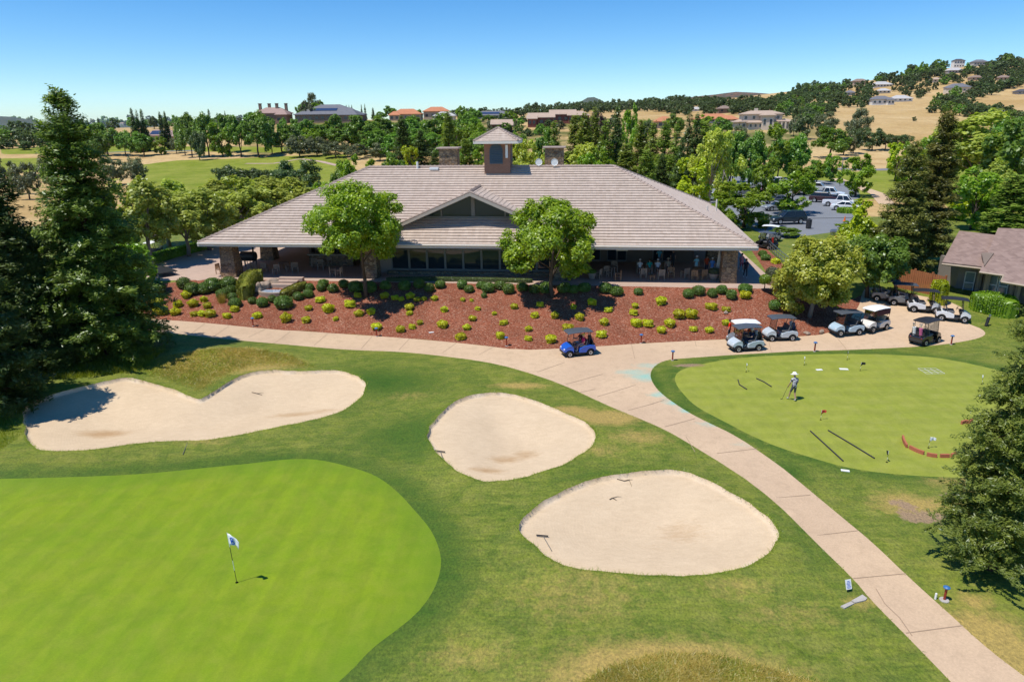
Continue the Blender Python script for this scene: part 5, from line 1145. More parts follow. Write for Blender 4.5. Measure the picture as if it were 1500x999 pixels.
for pts_, l in (([(1322,642),(1324,649),(1328,656)],'curved terracotta block at the upper end of the arc on the practice green'),([(1332,657),(1342,662),(1353,666)],'long curved terracotta block, second from the upper end of the arc'),([(1357,667.5),(1364,669),(1372,670)],'terracotta block in the middle of the arc'),([(1377,670),(1383,670),(1390,670)],'terracotta block, last but one in the arc'),([(1393,669.5),(1397,668),(1401,666)],'short dark-topped terracotta block at the end of the arc'),([(1408,621.5),(1414,619.5),(1420,620),(1427,617.5)],'wavy terracotta block lying alone by the olive conifer')):
    P = [ground(*p) for p in pts_]; o0 = P[0]; m = MB(); rings = []
    for i, p in enumerate(P):
        t_ = (P[min(i+1, len(P)-1)]-P[max(0, i-1)])[:2]; t_ /= np.linalg.norm(t_); n_ = np.array([-t_[1], t_[0]])*.045
        q = p-o0; rings.append([(q[0]-n_[0], q[1]-n_[1], .0), (q[0]+n_[0], q[1]+n_[1], .0), (q[0]+n_[0], q[1]+n_[1], .19), (q[0]-n_[0], q[1]-n_[1], .19)])
    m.loft(rings); o = m.build('terracotta_block', M_TERRA); o.location = o0; tag(o, l, 'block', 'terracotta blocks on the practice green')
def flat_board(name, label, cat, px, py, sx, sy, mat, rz=.1, z=.03):
    w = ground(px, py); m = MB(); m.box((0, 0, z/2+.004), (sx, sy, z), bev=.008); m.box((sx*.2, 0, z+.01), (sx*.3, sy*.5, .012)); o = m.build(name, mat); o.location = w; o.rotation_euler.z = rz; tag(o, label, cat)
flat_board('putting_board', 'flat white board on the practice green nearer the golfer', 'board', 1200, 542, .42, .22, M_WHITE)
flat_board('putting_board', 'long flat white board on the practice green beside the dark flag', 'board', 1236, 541, .55, .28, M_WHITE, -.15)
flat_board('towel', 'crumpled white towel on the rough just below the practice green', 'towel', 1238, 690, .38, .16, M_WHITE, -.3, .05)
flat_board('paper_sheet', 'white sheet lying on the red mulch near the path', 'paper', 632, 487, .42, .2, M_WHITE, .3, .02)
w = ground(1364, 544); t = MB(); 
for a, b in (((-.6,-.5),(.6,-.5)),((.6,-.5),(.6,.5)),((.6,.5),(-.6,.5)),((-.6,.5),(-.6,-.5)),((-.6,.15),(.6,.15)),((-.6,-.18),(.6,-.18)),((-.2,-.5),(-.2,.5)),((.2,-.5),(.2,.5))): t.tube([(a[0], a[1], .03), (b[0], b[1], .03)], .009, 5)
o = t.build('string_grid', M_WHITE); o.location = w; tag(o, 'white string grid pegged flat at the far side of the practice green', 'putting grid')
M_RAKE = plain('rake_black', (.02,.02,.022), .5, .4); M_RAKEH = plain('rake_handle', (.16,.15,.13), .5, .4)
def rake(h0, h1, hub, end, label):
    A, B, C_, D_ = [ground_s(*p) for p in (h0, h1, hub, end)]
    t = thing('bunker_rake', label, 'rake', C_, 0, 'bunker rakes'); lift = np.array([0, 0, .07])
    m = MB(); m.tube([A-C_+lift, B-C_+lift], .028, 6)
    for k in range(9):
        p = A+(B-A)*(k+.5)/9-C_; m.tube([p+lift, p+np.array([0, 0, .02])], .006, 4)
    m.build('rake_head', M_RAKE, t); m = MB(); m.tube([np.array([0, 0, .08]), D_-C_+np.array([0, 0, .05])], .016, 6); m.build('handle', M_RAKEH, t)
rake((269,649.5),(279,650),(275,650),(268,667), 'grass-side rake at the near edge of the long double bunker')
rake((636.5,661.5),(652,663.5),(645,663),(650.6,678), 'rake lying in the round middle bunker')
rake((785.6,785.6),(803,787),(796,788),(808,807.6), 'rake lying in the large near bunker')
w = ground(1243, 867); t = thing('sign', 'small tilted white notice sign beside the near path', 'sign', w, R(14))
m = MB(); m.tube([(0, 0, 0), (0, .02, .16)], .012, 6); m.build('stake', M_DKMETAL, t)
m = MB(); c_ = [(-.115, .0, .12), (.115, .0, .12), (.115, .13, .44), (-.115, .13, .44)]; m.slab(c_, .012); sb = m.build('board', M_WHITE, t)
m = MB()
for k in range(6):
    q = .17+k*.042; wd = (.07, .085, .06, .08, .075, .05)[k]; y_q = (q-.12)*.13/.32; m.slab([(-wd, y_q-.016, q), (wd, y_q-.016, q), (wd, y_q-.010, q+.016), (-wd, y_q-.010, q+.016)], .003)
m.build('lettering', M_FLAGBLUE, sb)
w = ground(1370, 877); m = MB(); m.lathe([(.035, 0), (.035, .22), (.03, .235), (.005, .24)], n=10); o = m.build('marker_post', M_WHITE); o.location = w; tag(o, 'short white marker post beside the near red light', 'post')
for poly, l in (([(1247,881),(1263,872),(1270,877),(1268,880),(1252,884)],'pale concrete drain slab joining the near path'),([(1231,889),(1246,882),(1251,885),(1237,892)],'smaller broken concrete slab at the drain mouth in the grass')):
    W = np.array(world(poly)); o0 = W.mean(0); m = MB(); m.prism([(a, b) for a, b in (W-o0)[:, :2]], -.08, .05, 'z'); o = m.build('drain_slab', M_KERB); o.location = o0; tag(o, l, 'slab')
# fountain, steps and boulders
M_BOULDER = plain('boulder', (.33,.25,.19), .9, .2, var=.3, sc=3)
def boulder(px, py, s, label, seed):
    w = ground(px, py); me = bpy.data.meshes.new('boulder'); bm = bmesh.new(); bmesh.ops.create_icosphere(bm, subdivisions=3, radius=.5)
    for v in bm.verts:
        n_ = 1+.18*math.sin(v.co.x*7+seed)+.15*math.sin(v.co.y*8+seed*2)+.12*math.sin(v.co.z*9+seed*3); v.co *= n_
    bm.to_mesh(me); bm.free(); me.materials.append(M_BOULDER); o = link('boulder', me); o.location = (w[0], w[1], w[2]+s[2]*.25); o.scale = s; o.rotation_euler.z = seed; tag(o, label, 'boulder')
boulder(379, 427, (.8, .7, .9), 'upright tan boulder at the corner of the little fountain', 1); boulder(389, 421, (1.3, .8, .8), 'tan boulder between fountain and curving hedge', 2); boulder(401, 416, (1.4, .8, .7), 'flat tan boulder beside the stone steps', 3); boulder(1203, 488, (.5, .4, .35), 'small tan rock at the mulch corner by the maple', 4); boulder(1182, 489, (.45, .4, .3), 'small tan rock behind the silver cart', 5); boulder(340, 427, (.4, .35, .5), 'small tan rock among the clipped shrubs', 6); boulder(1063, 459, (.4, .35, .25), 'small pale rock in the mulch above the white-roofed cart', 7)
fw_ = ground(402, 428); t = thing('fountain', 'small stone fountain basin with pale water in the planted bank', 'fountain', fw_, -.2)
m = MB(); rings = []
for r, z in ((1.15, -.5), (1.15, .16), (1.0, .2), (.92, .08)): rings.append([(r*1.35*math.cos(a)*(1+.06*math.sin(3*a)), r*.95*math.sin(a)*(1+.06*math.cos(2*a)), z) for a in np.linspace(0, 2*PI, 22, False)])
m.loft(rings, False); m.build('basin', M_BOULDER, t)
def water_mat():
    q = NT('fountain_water'); n_ = q.voro(q.obj(), 4.5); b = q.n('ShaderNodeBsdfPrincipled'); q.l(q.ramp(n_, [(.1, (.62,.68,.75)), (.45, (.14,.24,.36)), (.7, (.5,.55,.6))]), b.inputs['Base Color']); b.inputs['Roughness'].default_value = .08; q.l(q.bump(q.noise(q.obj(), 5, 3), .4, .05), b.inputs['Normal']); q.l(b.outputs[0], q.out.inputs[0]); return q.m
m = MB(); m.lathe([(1.0, .10), (.02, .11)], n=22); o = m.build('water', water_mat(), t); o.scale = (1.25, .88, 1)
sw_ = ground(424, 417); t = thing('stone_steps', 'three tan stone steps leading down from the patio to the fountain', 'steps', (sw_[0], sw_[1], sw_[2]), CH_RZ)
for k in range(3):
    m = MB(); m.box((-.25*k, .55-.5*k, .12+.20*(2-k)-.35), (2.3-.15*k, .5, .8), bev=.02); m.build('step', M_TERR, t)

def twig(pts, label):
    P = [ground_s(*p) for p in pts]; o0 = P[0]; m = MB(); m.tube([p-o0+np.array([0, 0, .02+.02*(i % 2)]) for i, p in enumerate(P)], [.022, .018, .012, .008][:len(P)], 5); q = P[1]-o0
    m.tube([q+np.array([0, 0, .03]), q+np.array([.25, .12, .03]), q+np.array([.42, .10, .03])], [.015, .01, .006], 5); o = m.build('twig', M_BARK); o.location = o0; tag(o, label, 'twig')
twig([(904,702),(914,705),(922,704),(925,713)], 'forked dark twig at the upper edge of the large near bunker'); twig([(893,732),(897,730),(903,733)], 'small dark twig lying inside the large near bunker'); twig([(369,575),(376,577),(384,579)], 'thin dark twig in the far lobe of the double bunker')
# ================================================================== people
SKINM = plain('skin', (.46,.27,.19), .6, .3, var=.06); HAIRM = plain('hair_brown', (.06,.035,.02), .7, .3, var=.3); SHOEM = plain('shoe_pale', (.6,.58,.55), .7, .3)
_cl = {}
def cloth(col):
    if col not in _cl: _cl[col] = plain('cloth_%d' % len(_cl), col, .9, .1, var=.15, sc=6)
    return _cl[col]
def pattern_cloth():
    t = NT('patterned_shirt'); v = t.voro(t.obj(), 13, 'Color'); s = t.n('ShaderNodeSeparateColor'); t.l(v, s.inputs[0]); return t.bsdf(t.ramp(s.outputs[0], [(0, (.05,.05,.08)), (.4, (.22,.2,.25)), (.6, (.5,.48,.52)), (1, (.75,.73,.74))]), .9, .1)
POSES = {}
def skeleton(pose):
    """joints, bones with their garment, radii"""
    J = {'pel': (0,0,.95,.135), 'wai': (0,.0,1.10,.125), 'che': (0,-.005,1.33,.140), 'nb': (0,-.01,1.47,.062), 'chin': (0,.01,1.545,.058), 'head': (0,.012,1.635,.092), 'top': (0,.0,1.715,.062), 'nose': (0,.118,1.61,.014)}
    for s, n in ((-1, 'l'), (1, 'r')):
        J.update({n+'sh': (s*.175,-.01,1.415,.060), n+'el': (s*.235,-.03,1.14,.042), n+'wr': (s*.245,.07,.90,.028), n+'pa': (s*.245,.095,.835,.032), n+'hip': (s*.085,0,.88,.088), n+'kn': (s*.095,.03,.49,.056), n+'an': (s*.095,-.02,.085,.037), n+'to': (s*.115,.15,.035,.034)})
    def mv(keys, d):
        for k in keys: J[k] = tuple(J[k][i]+d[i] for i in range(3))+(J[k][3],)
    def st(**kw):
        for k, v in kw.items(): J[k] = tuple(v)+(J[k][3],)
    if pose == 'putt':      # mid-stride, head bent down, putter low in one hand
        st(lkn=(-.13,.14,.50), lan=(-.16,.22,.11), lto=(-.18,.38,.05), rkn=(.09,.02,.49), ran=(.10,-.13,.09), rto=(.11,.04,.035))
        st(chin=(0,.075,1.52), head=(0,.115,1.595), top=(0,.135,1.675), nose=(0,.215,1.53)); mv(['che','nb','lsh','rsh'], (0,.035,-.01))
        st(lel=(-.25,.05,1.13), lwr=(-.26,.20,.90), lpa=(-.262,.235,.845), rel=(.23,.06,1.14), rwr=(.17,.22,.95), rpa=(.15,.25,.90))
    if pose in ('sit', 'drive'):
        for k in J:
            if k[1:] not in ('kn','an','to') : J[k] = (J[k][0], J[k][1]-(.0 if k == 'pel' else .05*(J[k][2]-.95)), J[k][2]-.42, J[k][3])
        for s, n in ((-1, 'l'), (1, 'r')):
            st(**{n+'hip': (s*.09,.06,.50), n+'kn': (s*.12,.45,.54), n+'an': (s*.12,.50,.10), n+'to': (s*.13,.66,.05)})
            if pose == 'sit': st(**{n+'el': (s*.26,-.02,.74), n+'wr': (s*.20,.22,.66), n+'pa': (s*.18,.29,.64)})
            else: st(**{n+'el': (s*.24,.12,.76), n+'wr': (s*.13,.36,.80), n+'pa': (s*.12,.43,.81)})
    if pose == 'stand2': st(rel=(.27,.02,1.16), rwr=(.16,.2,1.18), rpa=(.13,.26,1.2)); st(lkn=(-.1,.06,.5), lto=(-.13,.16,.035))
    if pose == 'walk': st(lkn=(-.09,.18,.51), lan=(-.09,.17,.10), lto=(-.1,.33,.05), rkn=(.09,-.02,.5), ran=(.09,-.25,.12), rto=(.1,-.1,.04), lel=(-.25,-.14,1.16), lwr=(-.25,-.16,.92), lpa=(-.25,-.15,.855), rel=(.25,.06,1.15), rwr=(.24,.22,.95), rpa=(.24,.27,.895))
    B = [('pel','wai','shirt'),('wai','che','shirt'),('che','nb','shirt'),('nb','chin','skin'),('chin','head','skin'),('head','top','skin'),('head','nose','skin')]
    for n in 'lr': B += [('che',n+'sh','shirt'),(n+'sh',n+'el','sleeve'),(n+'el',n+'wr','skin'),(n+'wr',n+'pa','skin'),('pel',n+'hip','pants'),(n+'hip',n+'kn','pants'),(n+'kn',n+'an','calf'),(n+'an',n+'to','shoe')]
    for s, n in ((-1, 'l'), (1, 'r')):     # thumb and four fingers, curled
        p = np.array(J[n+'pa'][:3]); w = np.array(J[n+'wr'][:3]); d = unit(p-w); side = unit(np.cross(d, [1, 0, .2])); 
        fwd = np.cross(side, d)
        for k in range(4):
            b = p+side*(.030-.020*k); ln = (.062,.072,.068,.052)[k]; a1 = b+d*ln*.55+fwd*.004; a2 = a1+unit(d*.6+fwd*(.8))*ln*.5
            J['%sf%da' % (n, k)] = (*a1, .0085); J['%sf%db' % (n, k)] = (*a2, .0075); B += [(n+'pa', '%sf%da' % (n, k), 'skin'), ('%sf%da' % (n, k), '%sf%db' % (n, k), 'skin')]
        t1 = w+d*.03+side*.045+fwd*.01; J[n+'th'] = (*t1, .010); J[n+'th2'] = (*(t1+d*.04+fwd*.015), .009); B += [(n+'wr', n+'th', 'skin'), (n+'th', n+'th2', 'skin')]
    return J, B
def body_mesh(pose, shirt, pants, long_pants=False, long_sleeve=False):
    key = (pose, shirt, pants, long_pants, long_sleeve)
    if key in POSES: return POSES[key]
    J, B = skeleton(pose); names = list(J); idx = {k: i for i, k in enumerate(names)}
    me = bpy.data.meshes.new('body'); me.from_pydata([J[k][:3] for k in names], [(idx[a], idx[b]) for a, b, _ in B], []); o = bpy.data.objects.new('tmp', me); COL.objects.link(o)
    sk = o.modifiers.new('skin', 'SKIN'); sk.use_smooth_shade = True; lay = me.skin_vertices[0].data if me.skin_vertices else None
    for i, k in enumerate(names):
        r = J[k][3]; lay[i].radius = (r*1.12, r*.86) if k in ('pel', 'wai', 'che') else (r, r); lay[i].use_root = (k == 'pel')
    sb = o.modifiers.new('sub', 'SUBSURF'); sb.levels = 1; sb.render_levels = 1
    dg = bpy.context.evaluated_depsgraph_get(); out = bpy.data.meshes.new_from_object(o.evaluated_get(dg)); bpy.data.objects.remove(o)
    sm = shirt if not isinstance(shirt, tuple) else cloth(shirt); pm = pants if not isinstance(pants, tuple) else cloth(pants)
    out.materials.clear(); [out.materials.append(m) for m in (SKINM, sm, pm, SHOEM)]
    P = np.array([p.center for p in out.polygons]); best = np.full(len(P), 9.); mi = np.zeros(len(P), int)
    for a, b, g in B:
        A = np.array(J[a][:3]); D = np.array(J[b][:3])-A; t = np.clip((P-A)@D/max(D@D, 1e-9), 0, 1); d = np.linalg.norm(P-A-t[:, None]*D, axis=1)-(J[a][3]*(1-t)+J[b][3]*t)
        m = {'shirt': np.ones_like(t), 'skin': 0*t, 'pants': np.where((t < .86) | long_pants | (a == 'pel'), 2, 0), 'calf': np.where((t > .85), 3, np.where(long_pants, 2, 0)), 'shoe': 3+0*t, 'sleeve': np.where((t < .75) | long_sleeve, 1, 0)}[g]
        if long_sleeve and a[1:] == 'el': m = np.where(t < .9, 1, 0)
        up = d < best; best[up] = d[up]; mi[up] = m[up]
    out.polygons.foreach_set('material_index', mi.astype(np.int32)); out.polygons.foreach_set('use_smooth', [True]*len(out.polygons)); POSES[key] = (out, J); return POSES[key]
def person(label, loc, rz, pose, shirt, pants, hat=None, hair=HAIRM, long_pants=False, long_sleeve=False, sc=1.0):
    me, J = body_mesh(pose, shirt, pants, long_pants, long_sleeve); o = link('person', me); o.location = loc; o.rotation_euler.z = rz; o.scale = (sc,)*3; tag(o, label, 'person')
    h = Vector(J['head'][:3]); t = (Vector(J['top'][:3])-h).normalized(); face = Vector((0, 1, 0))
    if hat is None:
        m = MB(); m.lathe([(.088, -.02), (.104, .03), (.096, .085), (.06, .125), (.01, .135)], (0, 0, 0), 12); c = m.build('hair', hair, o, True); c.location = h-Vector((0, .014, 0)); c.rotation_euler = (-.25, 0, 0)
    elif hat[0] == 'wide':
        m = MB(); m.lathe([(.225, .02), (.23, .03), (.115, .05), (.11, .12), (.085, .155), (.01, .165)], (0, 0, 0), 16); c = m.build('hat', cloth(hat[1]), o, True); c.location = h+t*.03; c.rotation_euler = t.to_track_quat('Z', 'Y').to_euler()
    else:
        m = MB(); m.lathe([(.100, .02), (.106, .06), (.085, .12), (.01, .14)], (0, 0, 0), 14); m.slab([(-.075, .08, .03), (.075, .08, .03), (.06, .2, .022), (-.06, .2, .022)], .014); c = m.build('cap', cloth(hat[1]), o); c.location = h; c.rotation_euler = (t.to_track_quat('Z', 'Y').to_euler())
    return o
BLUEW = (.16,.34,.55)
g = ground(1161, 587)
GOLFER = person('golfer in wide white hat, patterned shirt and grey shorts walking with a putter', g, R(8), 'putt', pattern_cloth(), (.10,.10,.11), ('wide', (.85,.85,.83)))
J_ = POSES[[k for k in POSES][0]][1]; hl = Vector(J_['lpa'][:3]); M_ = Matrix.Rotation(R(8), 4, 'Z')
t = thing('putter', 'dark putter held low in the left hand of the putting golfer', 'putter', Vector(g)+M_@hl)
hd = M_@Vector((-.22, .10, -hl.z+.02)); m = MB(); m.tube([M_@Vector((.03, -.01, .12)), hd], .010, 6); m.build('shaft', M_DKMETAL, t); m = MB(); m.box((hd.x-.04, hd.y+.01, hd.z), (.12, .035, .03), bev=.006); m.build('putter_head', M_DKMETAL, t)
def cwl(px, py): p = at(px, py, TZ); return (p[0], p[1], TZ)
# ================================================================== patio furniture
M_TEAK = plain('weathered_teak', (.33,.25,.19), .8, .2, var=.2, sc=5); M_TEAK2 = plain('warm_teak', (.34,.20,.11), .8, .2, var=.2, sc=5)
def make_chair(mat):
    t = thing('patio_chair', 'x', 'chair', (0, 0, 0), 0, 'wooden patio armchairs')
    m = MB()
    for k in range(5): m.box((0, -.2+.1*k, .43), (.54, .085, .03))
    m.build('seat', mat, t); m = MB()
    for k in range(6): m.box((-.2+.08*k, -.27-.0, .70), (.05, .025, .46))
    m.box((0, -.275, .95), (.56, .035, .08), bev=.01); m.build('backrest', mat, t)
    for sx in (-.26, .26):
        m = MB(); m.box((sx, .23, .32), (.055, .055, .64)); m.build('leg', mat, t)
        m = MB(); m.box((sx, -.27, .48), (.055, .055, .96)); m.build('leg', mat, t)
        m = MB(); m.box((sx, -.0, .66), (.075, .58, .035), bev=.01); m.build('armrest', mat, t)
    return t
CH0 = make_chair(M_TEAK); CH1 = make_chair(M_TEAK2); _chn = [0, 0]
def chair(px, py, rz, label, k=0):
    src = (CH0, CH1)[k]; c = src if _chn[k] == 0 else dup(src); _chn[k] += 1
    place(c, cwl(px, py), R(rz), 1.0, label)
for px, py, rz, l, k in [(876,409,60,'pale wooden armchair nearest the right-hand front tree on the guest patio',0),(890,406,200,'pale wooden armchair half hidden in the shade behind the one by the tree',0),(900,398,180,'wooden armchair at the back of the guest patio near the tree',0),(905,411,80,'warm brown armchair turned sideways at the patio edge near the tree',1),(942,408,0,'pale armchair with its back to the mulch, in front of the white-shirted guest',0),(968,410,0,'pale armchair with its back to the mulch, beside the small side table',0),(983,408,170,'warm wooden armchair facing the mulch, third from the tree side',1),(1003,408,25,'pale high-backed armchair turned slightly, in the middle of the guest patio',0),(1029,410,20,'warm wooden armchair at the round guest table nearest the stone column',1),(1018,411,330,'warm wooden armchair at the round guest table, farther from the stone column',1),(951,400,180,'wooden armchair under the guest in the teal shirt',0),(963,400,180,'wooden armchair under the guest in the white cap',0),(937,400,180,'wooden armchair under the guest in the white shirt',0),(978,399,180,'wooden armchair under the guest in the straw hat',0),
 (323,401,250,'dark wooden chair beside the leaning stone column',1),(373,399,10,'pale wooden armchair in front of the black barrel grill',0),(388,399,0,'pale wooden armchair second from the grill',0),(405,403,180,'pale wooden armchair facing the mulch bed on the grill patio',0),(424,398,100,'pale wooden armchair beside the facing pair on the grill patio',0),(433,400,200,'broad pale armchair in the middle of the grill patio',0),(461,392,20,'pale armchair at the back table on the grill patio',0),(470,395,190,'pale armchair in front of the back table on the grill patio',0),(481,391,160,'shaded armchair behind the back table under the front tree',0),(497,406,80,'pale armchair beside the small table below the front tree',0),(488,405,280,'low pale chair across the small table below the front tree',0)]: chair(px, py, rz, l, k)
def table(px, py, r, h, label, square=False, mat=M_TEAK):
    t = thing('patio_table', label, 'table', cwl(px, py), CH_RZ); m = MB()
    if square: m.box((0, 0, h-.02), (2*r, 2*r, .04), bev=.01)
    else: m.lathe([(r*.97, h-.04), (r, h-.03), (r, h-.005), (r*.98, h)], n=18)
    m.build('table_top', mat, t); q = r*.62
    for sx in (-q, q):
        for sy in (-q, q): m = MB(); m.box((sx, sy, h/2-.02), (.055, .055, h-.04)); m.build('leg', mat, t)
for a in [(955,411,.27,.46,'small square side table between two pale armchairs',True,M_TEAK2),(1022,404,.6,.74,'round wooden table by the stone column with warm chairs',False,M_TEAK2),(958,395,.6,.74,'round wooden table among the seated guests',False,M_TEAK),(895,402,.5,.74,'round wooden table in the shade beside the right-hand front tree',False,M_TEAK),(416,395,.55,.74,'round wooden table in the middle of the grill patio',False,M_TEAK),(470,389,.6,.74,'round wooden table at the back of the grill patio',False,M_TEAK),(492,402,.4,.6,'small square wooden table below the left front tree',True,M_TEAK),(361,391,.5,.74,'round pale table beside the leaning stone column',False,M_FASCIA)]: table(*a)
for px, py, rz, pose, sh, pa, hat, l, lp in [(937,400,180,'sit',(.72,.72,.72),(.2,.2,.22),('cap',(.8,.8,.8)),'seated guest in white shirt and white cap at the tree side of the group',False),(951,400,180,'sit',(.03,.36,.32),(.3,.28,.25),None,'seated guest in a teal shirt',False),(963,400,180,'sit',(.74,.76,.8),(.1,.12,.2),('cap',(.85,.85,.88)),'seated guest in pale shirt and white cap beside the teal-shirted one',False),(978,399,180,'sit',(.35,.3,.24),(.2,.18,.15),('wide',(.6,.5,.36)),'seated guest in a straw hat',False),
 (965,389,150,'stand2',(.10,.38,.52),(.15,.15,.2),('cap',(.15,.4,.55)),'standing guest in a blue shirt behind the seated group',True),(1019,402,170,'stand2',(.25,.55,.68),(.55,.52,.45),('cap',(.75,.8,.85)),'standing guest in light blue shirt at the middle of the patio',False),(1034,401,200,'stand',(.45,.07,.03),(.06,.06,.08),None,'guest in a rust red shirt between the two standing in blue',True),(1042,405,150,'stand',(.10,.25,.62),(.55,.55,.55),('cap',(.8,.8,.82)),'guest in a strong blue shirt beside the grey folded umbrella',False),(985,392,180,'stand',(.05,.05,.06),(.05,.05,.05),None,'shaded guest in black at the back of the guest patio',True),
 (1085,398,185,'walk',(.45,.2,.24),(.35,.05,.08),None,'walker in a pink top and dark red shorts on the side walk',False),(1091,407,175,'walk',(.03,.03,.045),(.06,.05,.05),None,'walker in dark clothes on the side walk, in front of the pink one',True)]:
    person(l, cwl(px, py), R(rz), pose, sh, pa, hat, HAIRM, lp)
t = thing('patio_umbrella', 'grey folded umbrella standing beside the stone column', 'umbrella', cwl(1051, 406)); m = MB(); m.tube([(0, 0, 0), (0, 0, 2.5)], .03, 8); m.build('pole', M_DKMETAL, t); m = MB(); m.lathe([(.14, .85), (.19, 1.0), (.12, 1.9), (.05, 2.42), (.01, 2.5)], n=10); m.build('canopy', M_FASCIA, t, True); m = MB(); m.lathe([(.3, 0), (.3, .07), (.06, .12)], n=14); m.build('base', M_KERB, t)
M_POT = plain('planter_pot', (.36,.27,.21), .85, .2, var=.15)
def planter(px, py, label, r, h, key, ph, n=700):
    t = thing('planter', label, 'planter', cwl(px, py)); m = MB(); m.lathe([(r*.55, 0), (r*.7, h*.25), (r*.95, h*.75), (r, h*.92), (r*1.08, h), (r*.85, h*.97), (r*.8, h*.85)], n=18); m.build('pot', M_POT, t, True)
    b = SH_G[1].copy(); b.materials.clear(); b.materials.append(ML[key]); o = link('plant', b, t); o.location = (0, 0, h*.85); o.scale = (r*2.0, r*2.0, ph)
planter(1045, 410, 'broad planter bowl beside the stone column, with a small bush', .5, .62, 'W', .7); planter(1129, 417, 'tan urn planter at the corner of the terrace with silvery bush', .55, .75, 'W', 1.15); planter(867, 409, 'planter in the shade of the right-hand front tree', .4, .6, 'G', .5)
t = thing('potted_tree', 'thin potted-looking little tree at the terrace corner in front of the urn', 'small tree', ground(1119, 427)); m = MB(); m.tube([(0, 0, 0), (.03, 0, .5), (0, 0, 1.0)], [.05, .04, .03], 6); m.build('trunk', M_BARK, t)
b = SH_G[0].copy(); b.materials.clear(); b.materials.append(ML['B']); o = link('crown', b, t); o.location = (0, 0, .65); o.scale = (.95, .95, 1.1)
gp = cwl(366, 392); t = thing('barrel_grill', 'big black barrel smoker grill with chimney behind the stone column', 'grill', gp, CH_RZ)
m = MB(); m.wheel((0, 0, 1.15), .48, 1.5, 'x', 18, [(.9, -.5), (1, -.47), (1, .47), (.9, .5)]); m.build('barrel', M_BLACK, t)
m = MB(); m.tube([(.55, 0, 1.5), (.55, 0, 2.35)], .09, 8); m.lathe([(.16, 0), (.16, .04), (.02, .1)], (.55, 0, 2.36), 8); m.build('chimney', M_BLACK, t)
for sx in (-.6, .6):
    for sy in (-.35, .35): m = MB(); m.box((sx, sy, .38), (.07, .07, .76)); m.build('leg', M_DKMETAL, t)
m = MB(); m.box((0, -.6, .95), (1.3, .3, .04), bev=.01); m.build('side_shelf', M_DKMETAL, t)
pk0 = [at(px, py, TZ) for px, py in ((207,398),(236,394),(261,403),(232,408))]; o0 = np.mean(pk0, 0); t = thing('platform', 'low black platform table standing on the paved plaza', 'platform', o0)
m = MB(); m.prism([(p-o0)[:2] for p in pk0], .38, .44, 'z'); m.build('top', M_BLACK, t)
for p in pk0:
    q = (p-o0)*.88; m = MB(); m.tube([(q[0], q[1], 0), (q[0], q[1], .38)], .03, 6); m.build('leg', M_STEEL, t)

# ================================================================== golf carts
M_TYRE = plain('tyre_rubber', (.018,.018,.019), .85, .2, var=.2); M_RIM = plain('wheel_rim', (.50,.50,.50), .4, .5, .6); M_SEAT = plain('seat_vinyl', (.11,.11,.115), .6, .3); M_SEATB = plain('seat_beige', (.42,.36,.28), .6, .3)
M_ROOFD = plain('roof_dark', (.075,.085,.10), .45, .5, var=.08); M_ROOFW = plain('roof_white', (.80,.80,.78), .4, .5, var=.04); M_MAROON = plain('maroon_canvas', (.085,.03,.035), .8, .2)
def wind_mat():
    t = NT('windscreen'); a = t.n('ShaderNodeBsdfTransparent'); a.inputs[0].default_value = (.75, .78, .80, 1); g_ = t.n('ShaderNodeBsdfGlossy'); g_.inputs['Roughness'].default_value = .05; mx = t.n('ShaderNodeMixShader'); mx.inputs[0].default_value = .22; t.l(a.outputs[0], mx.inputs[1]); t.l(g_.outputs[0], mx.inputs[2]); t.l(mx.outputs[0], t.out.inputs[0]); return t.m
M_WIND = wind_mat(); M_LAMP = plain('headlamp', (.75,.76,.78), .15, .6); M_TAIL = plain('taillamp', (.45,.02,.015), .3, .5)
def paint(name, col, coat=.6): return plain(name, col, .32, .5, var=.04, coat=coat)
PAINT = {'blue': paint('paint_blue', (.012,.10,.52)), 'silver': paint('paint_silver', (.50,.56,.60)), 'white': paint('paint_white', (.72,.74,.76)), 'pale': paint('paint_pale_blue', (.42,.55,.64)), 'black': paint('paint_black', (.012,.012,.014)), 'grey': paint('paint_grey', (.16,.17,.18)), 'cream': paint('paint_cream', (.74,.70,.64))}
def arch(cx, cz, r, n=8, a0=PI, a1=0): return [(cx+r*math.cos(a), cz+r*math.sin(a)) for a in np.linspace(a0, a1, n)]
CARTM = {}
def bevel(o, w=.025, s=2):
    b = o.modifiers.new('b', 'BEVEL'); b.width = w; b.segments = s; b.limit_method = 'ANGLE'; b.angle_limit = R(35)
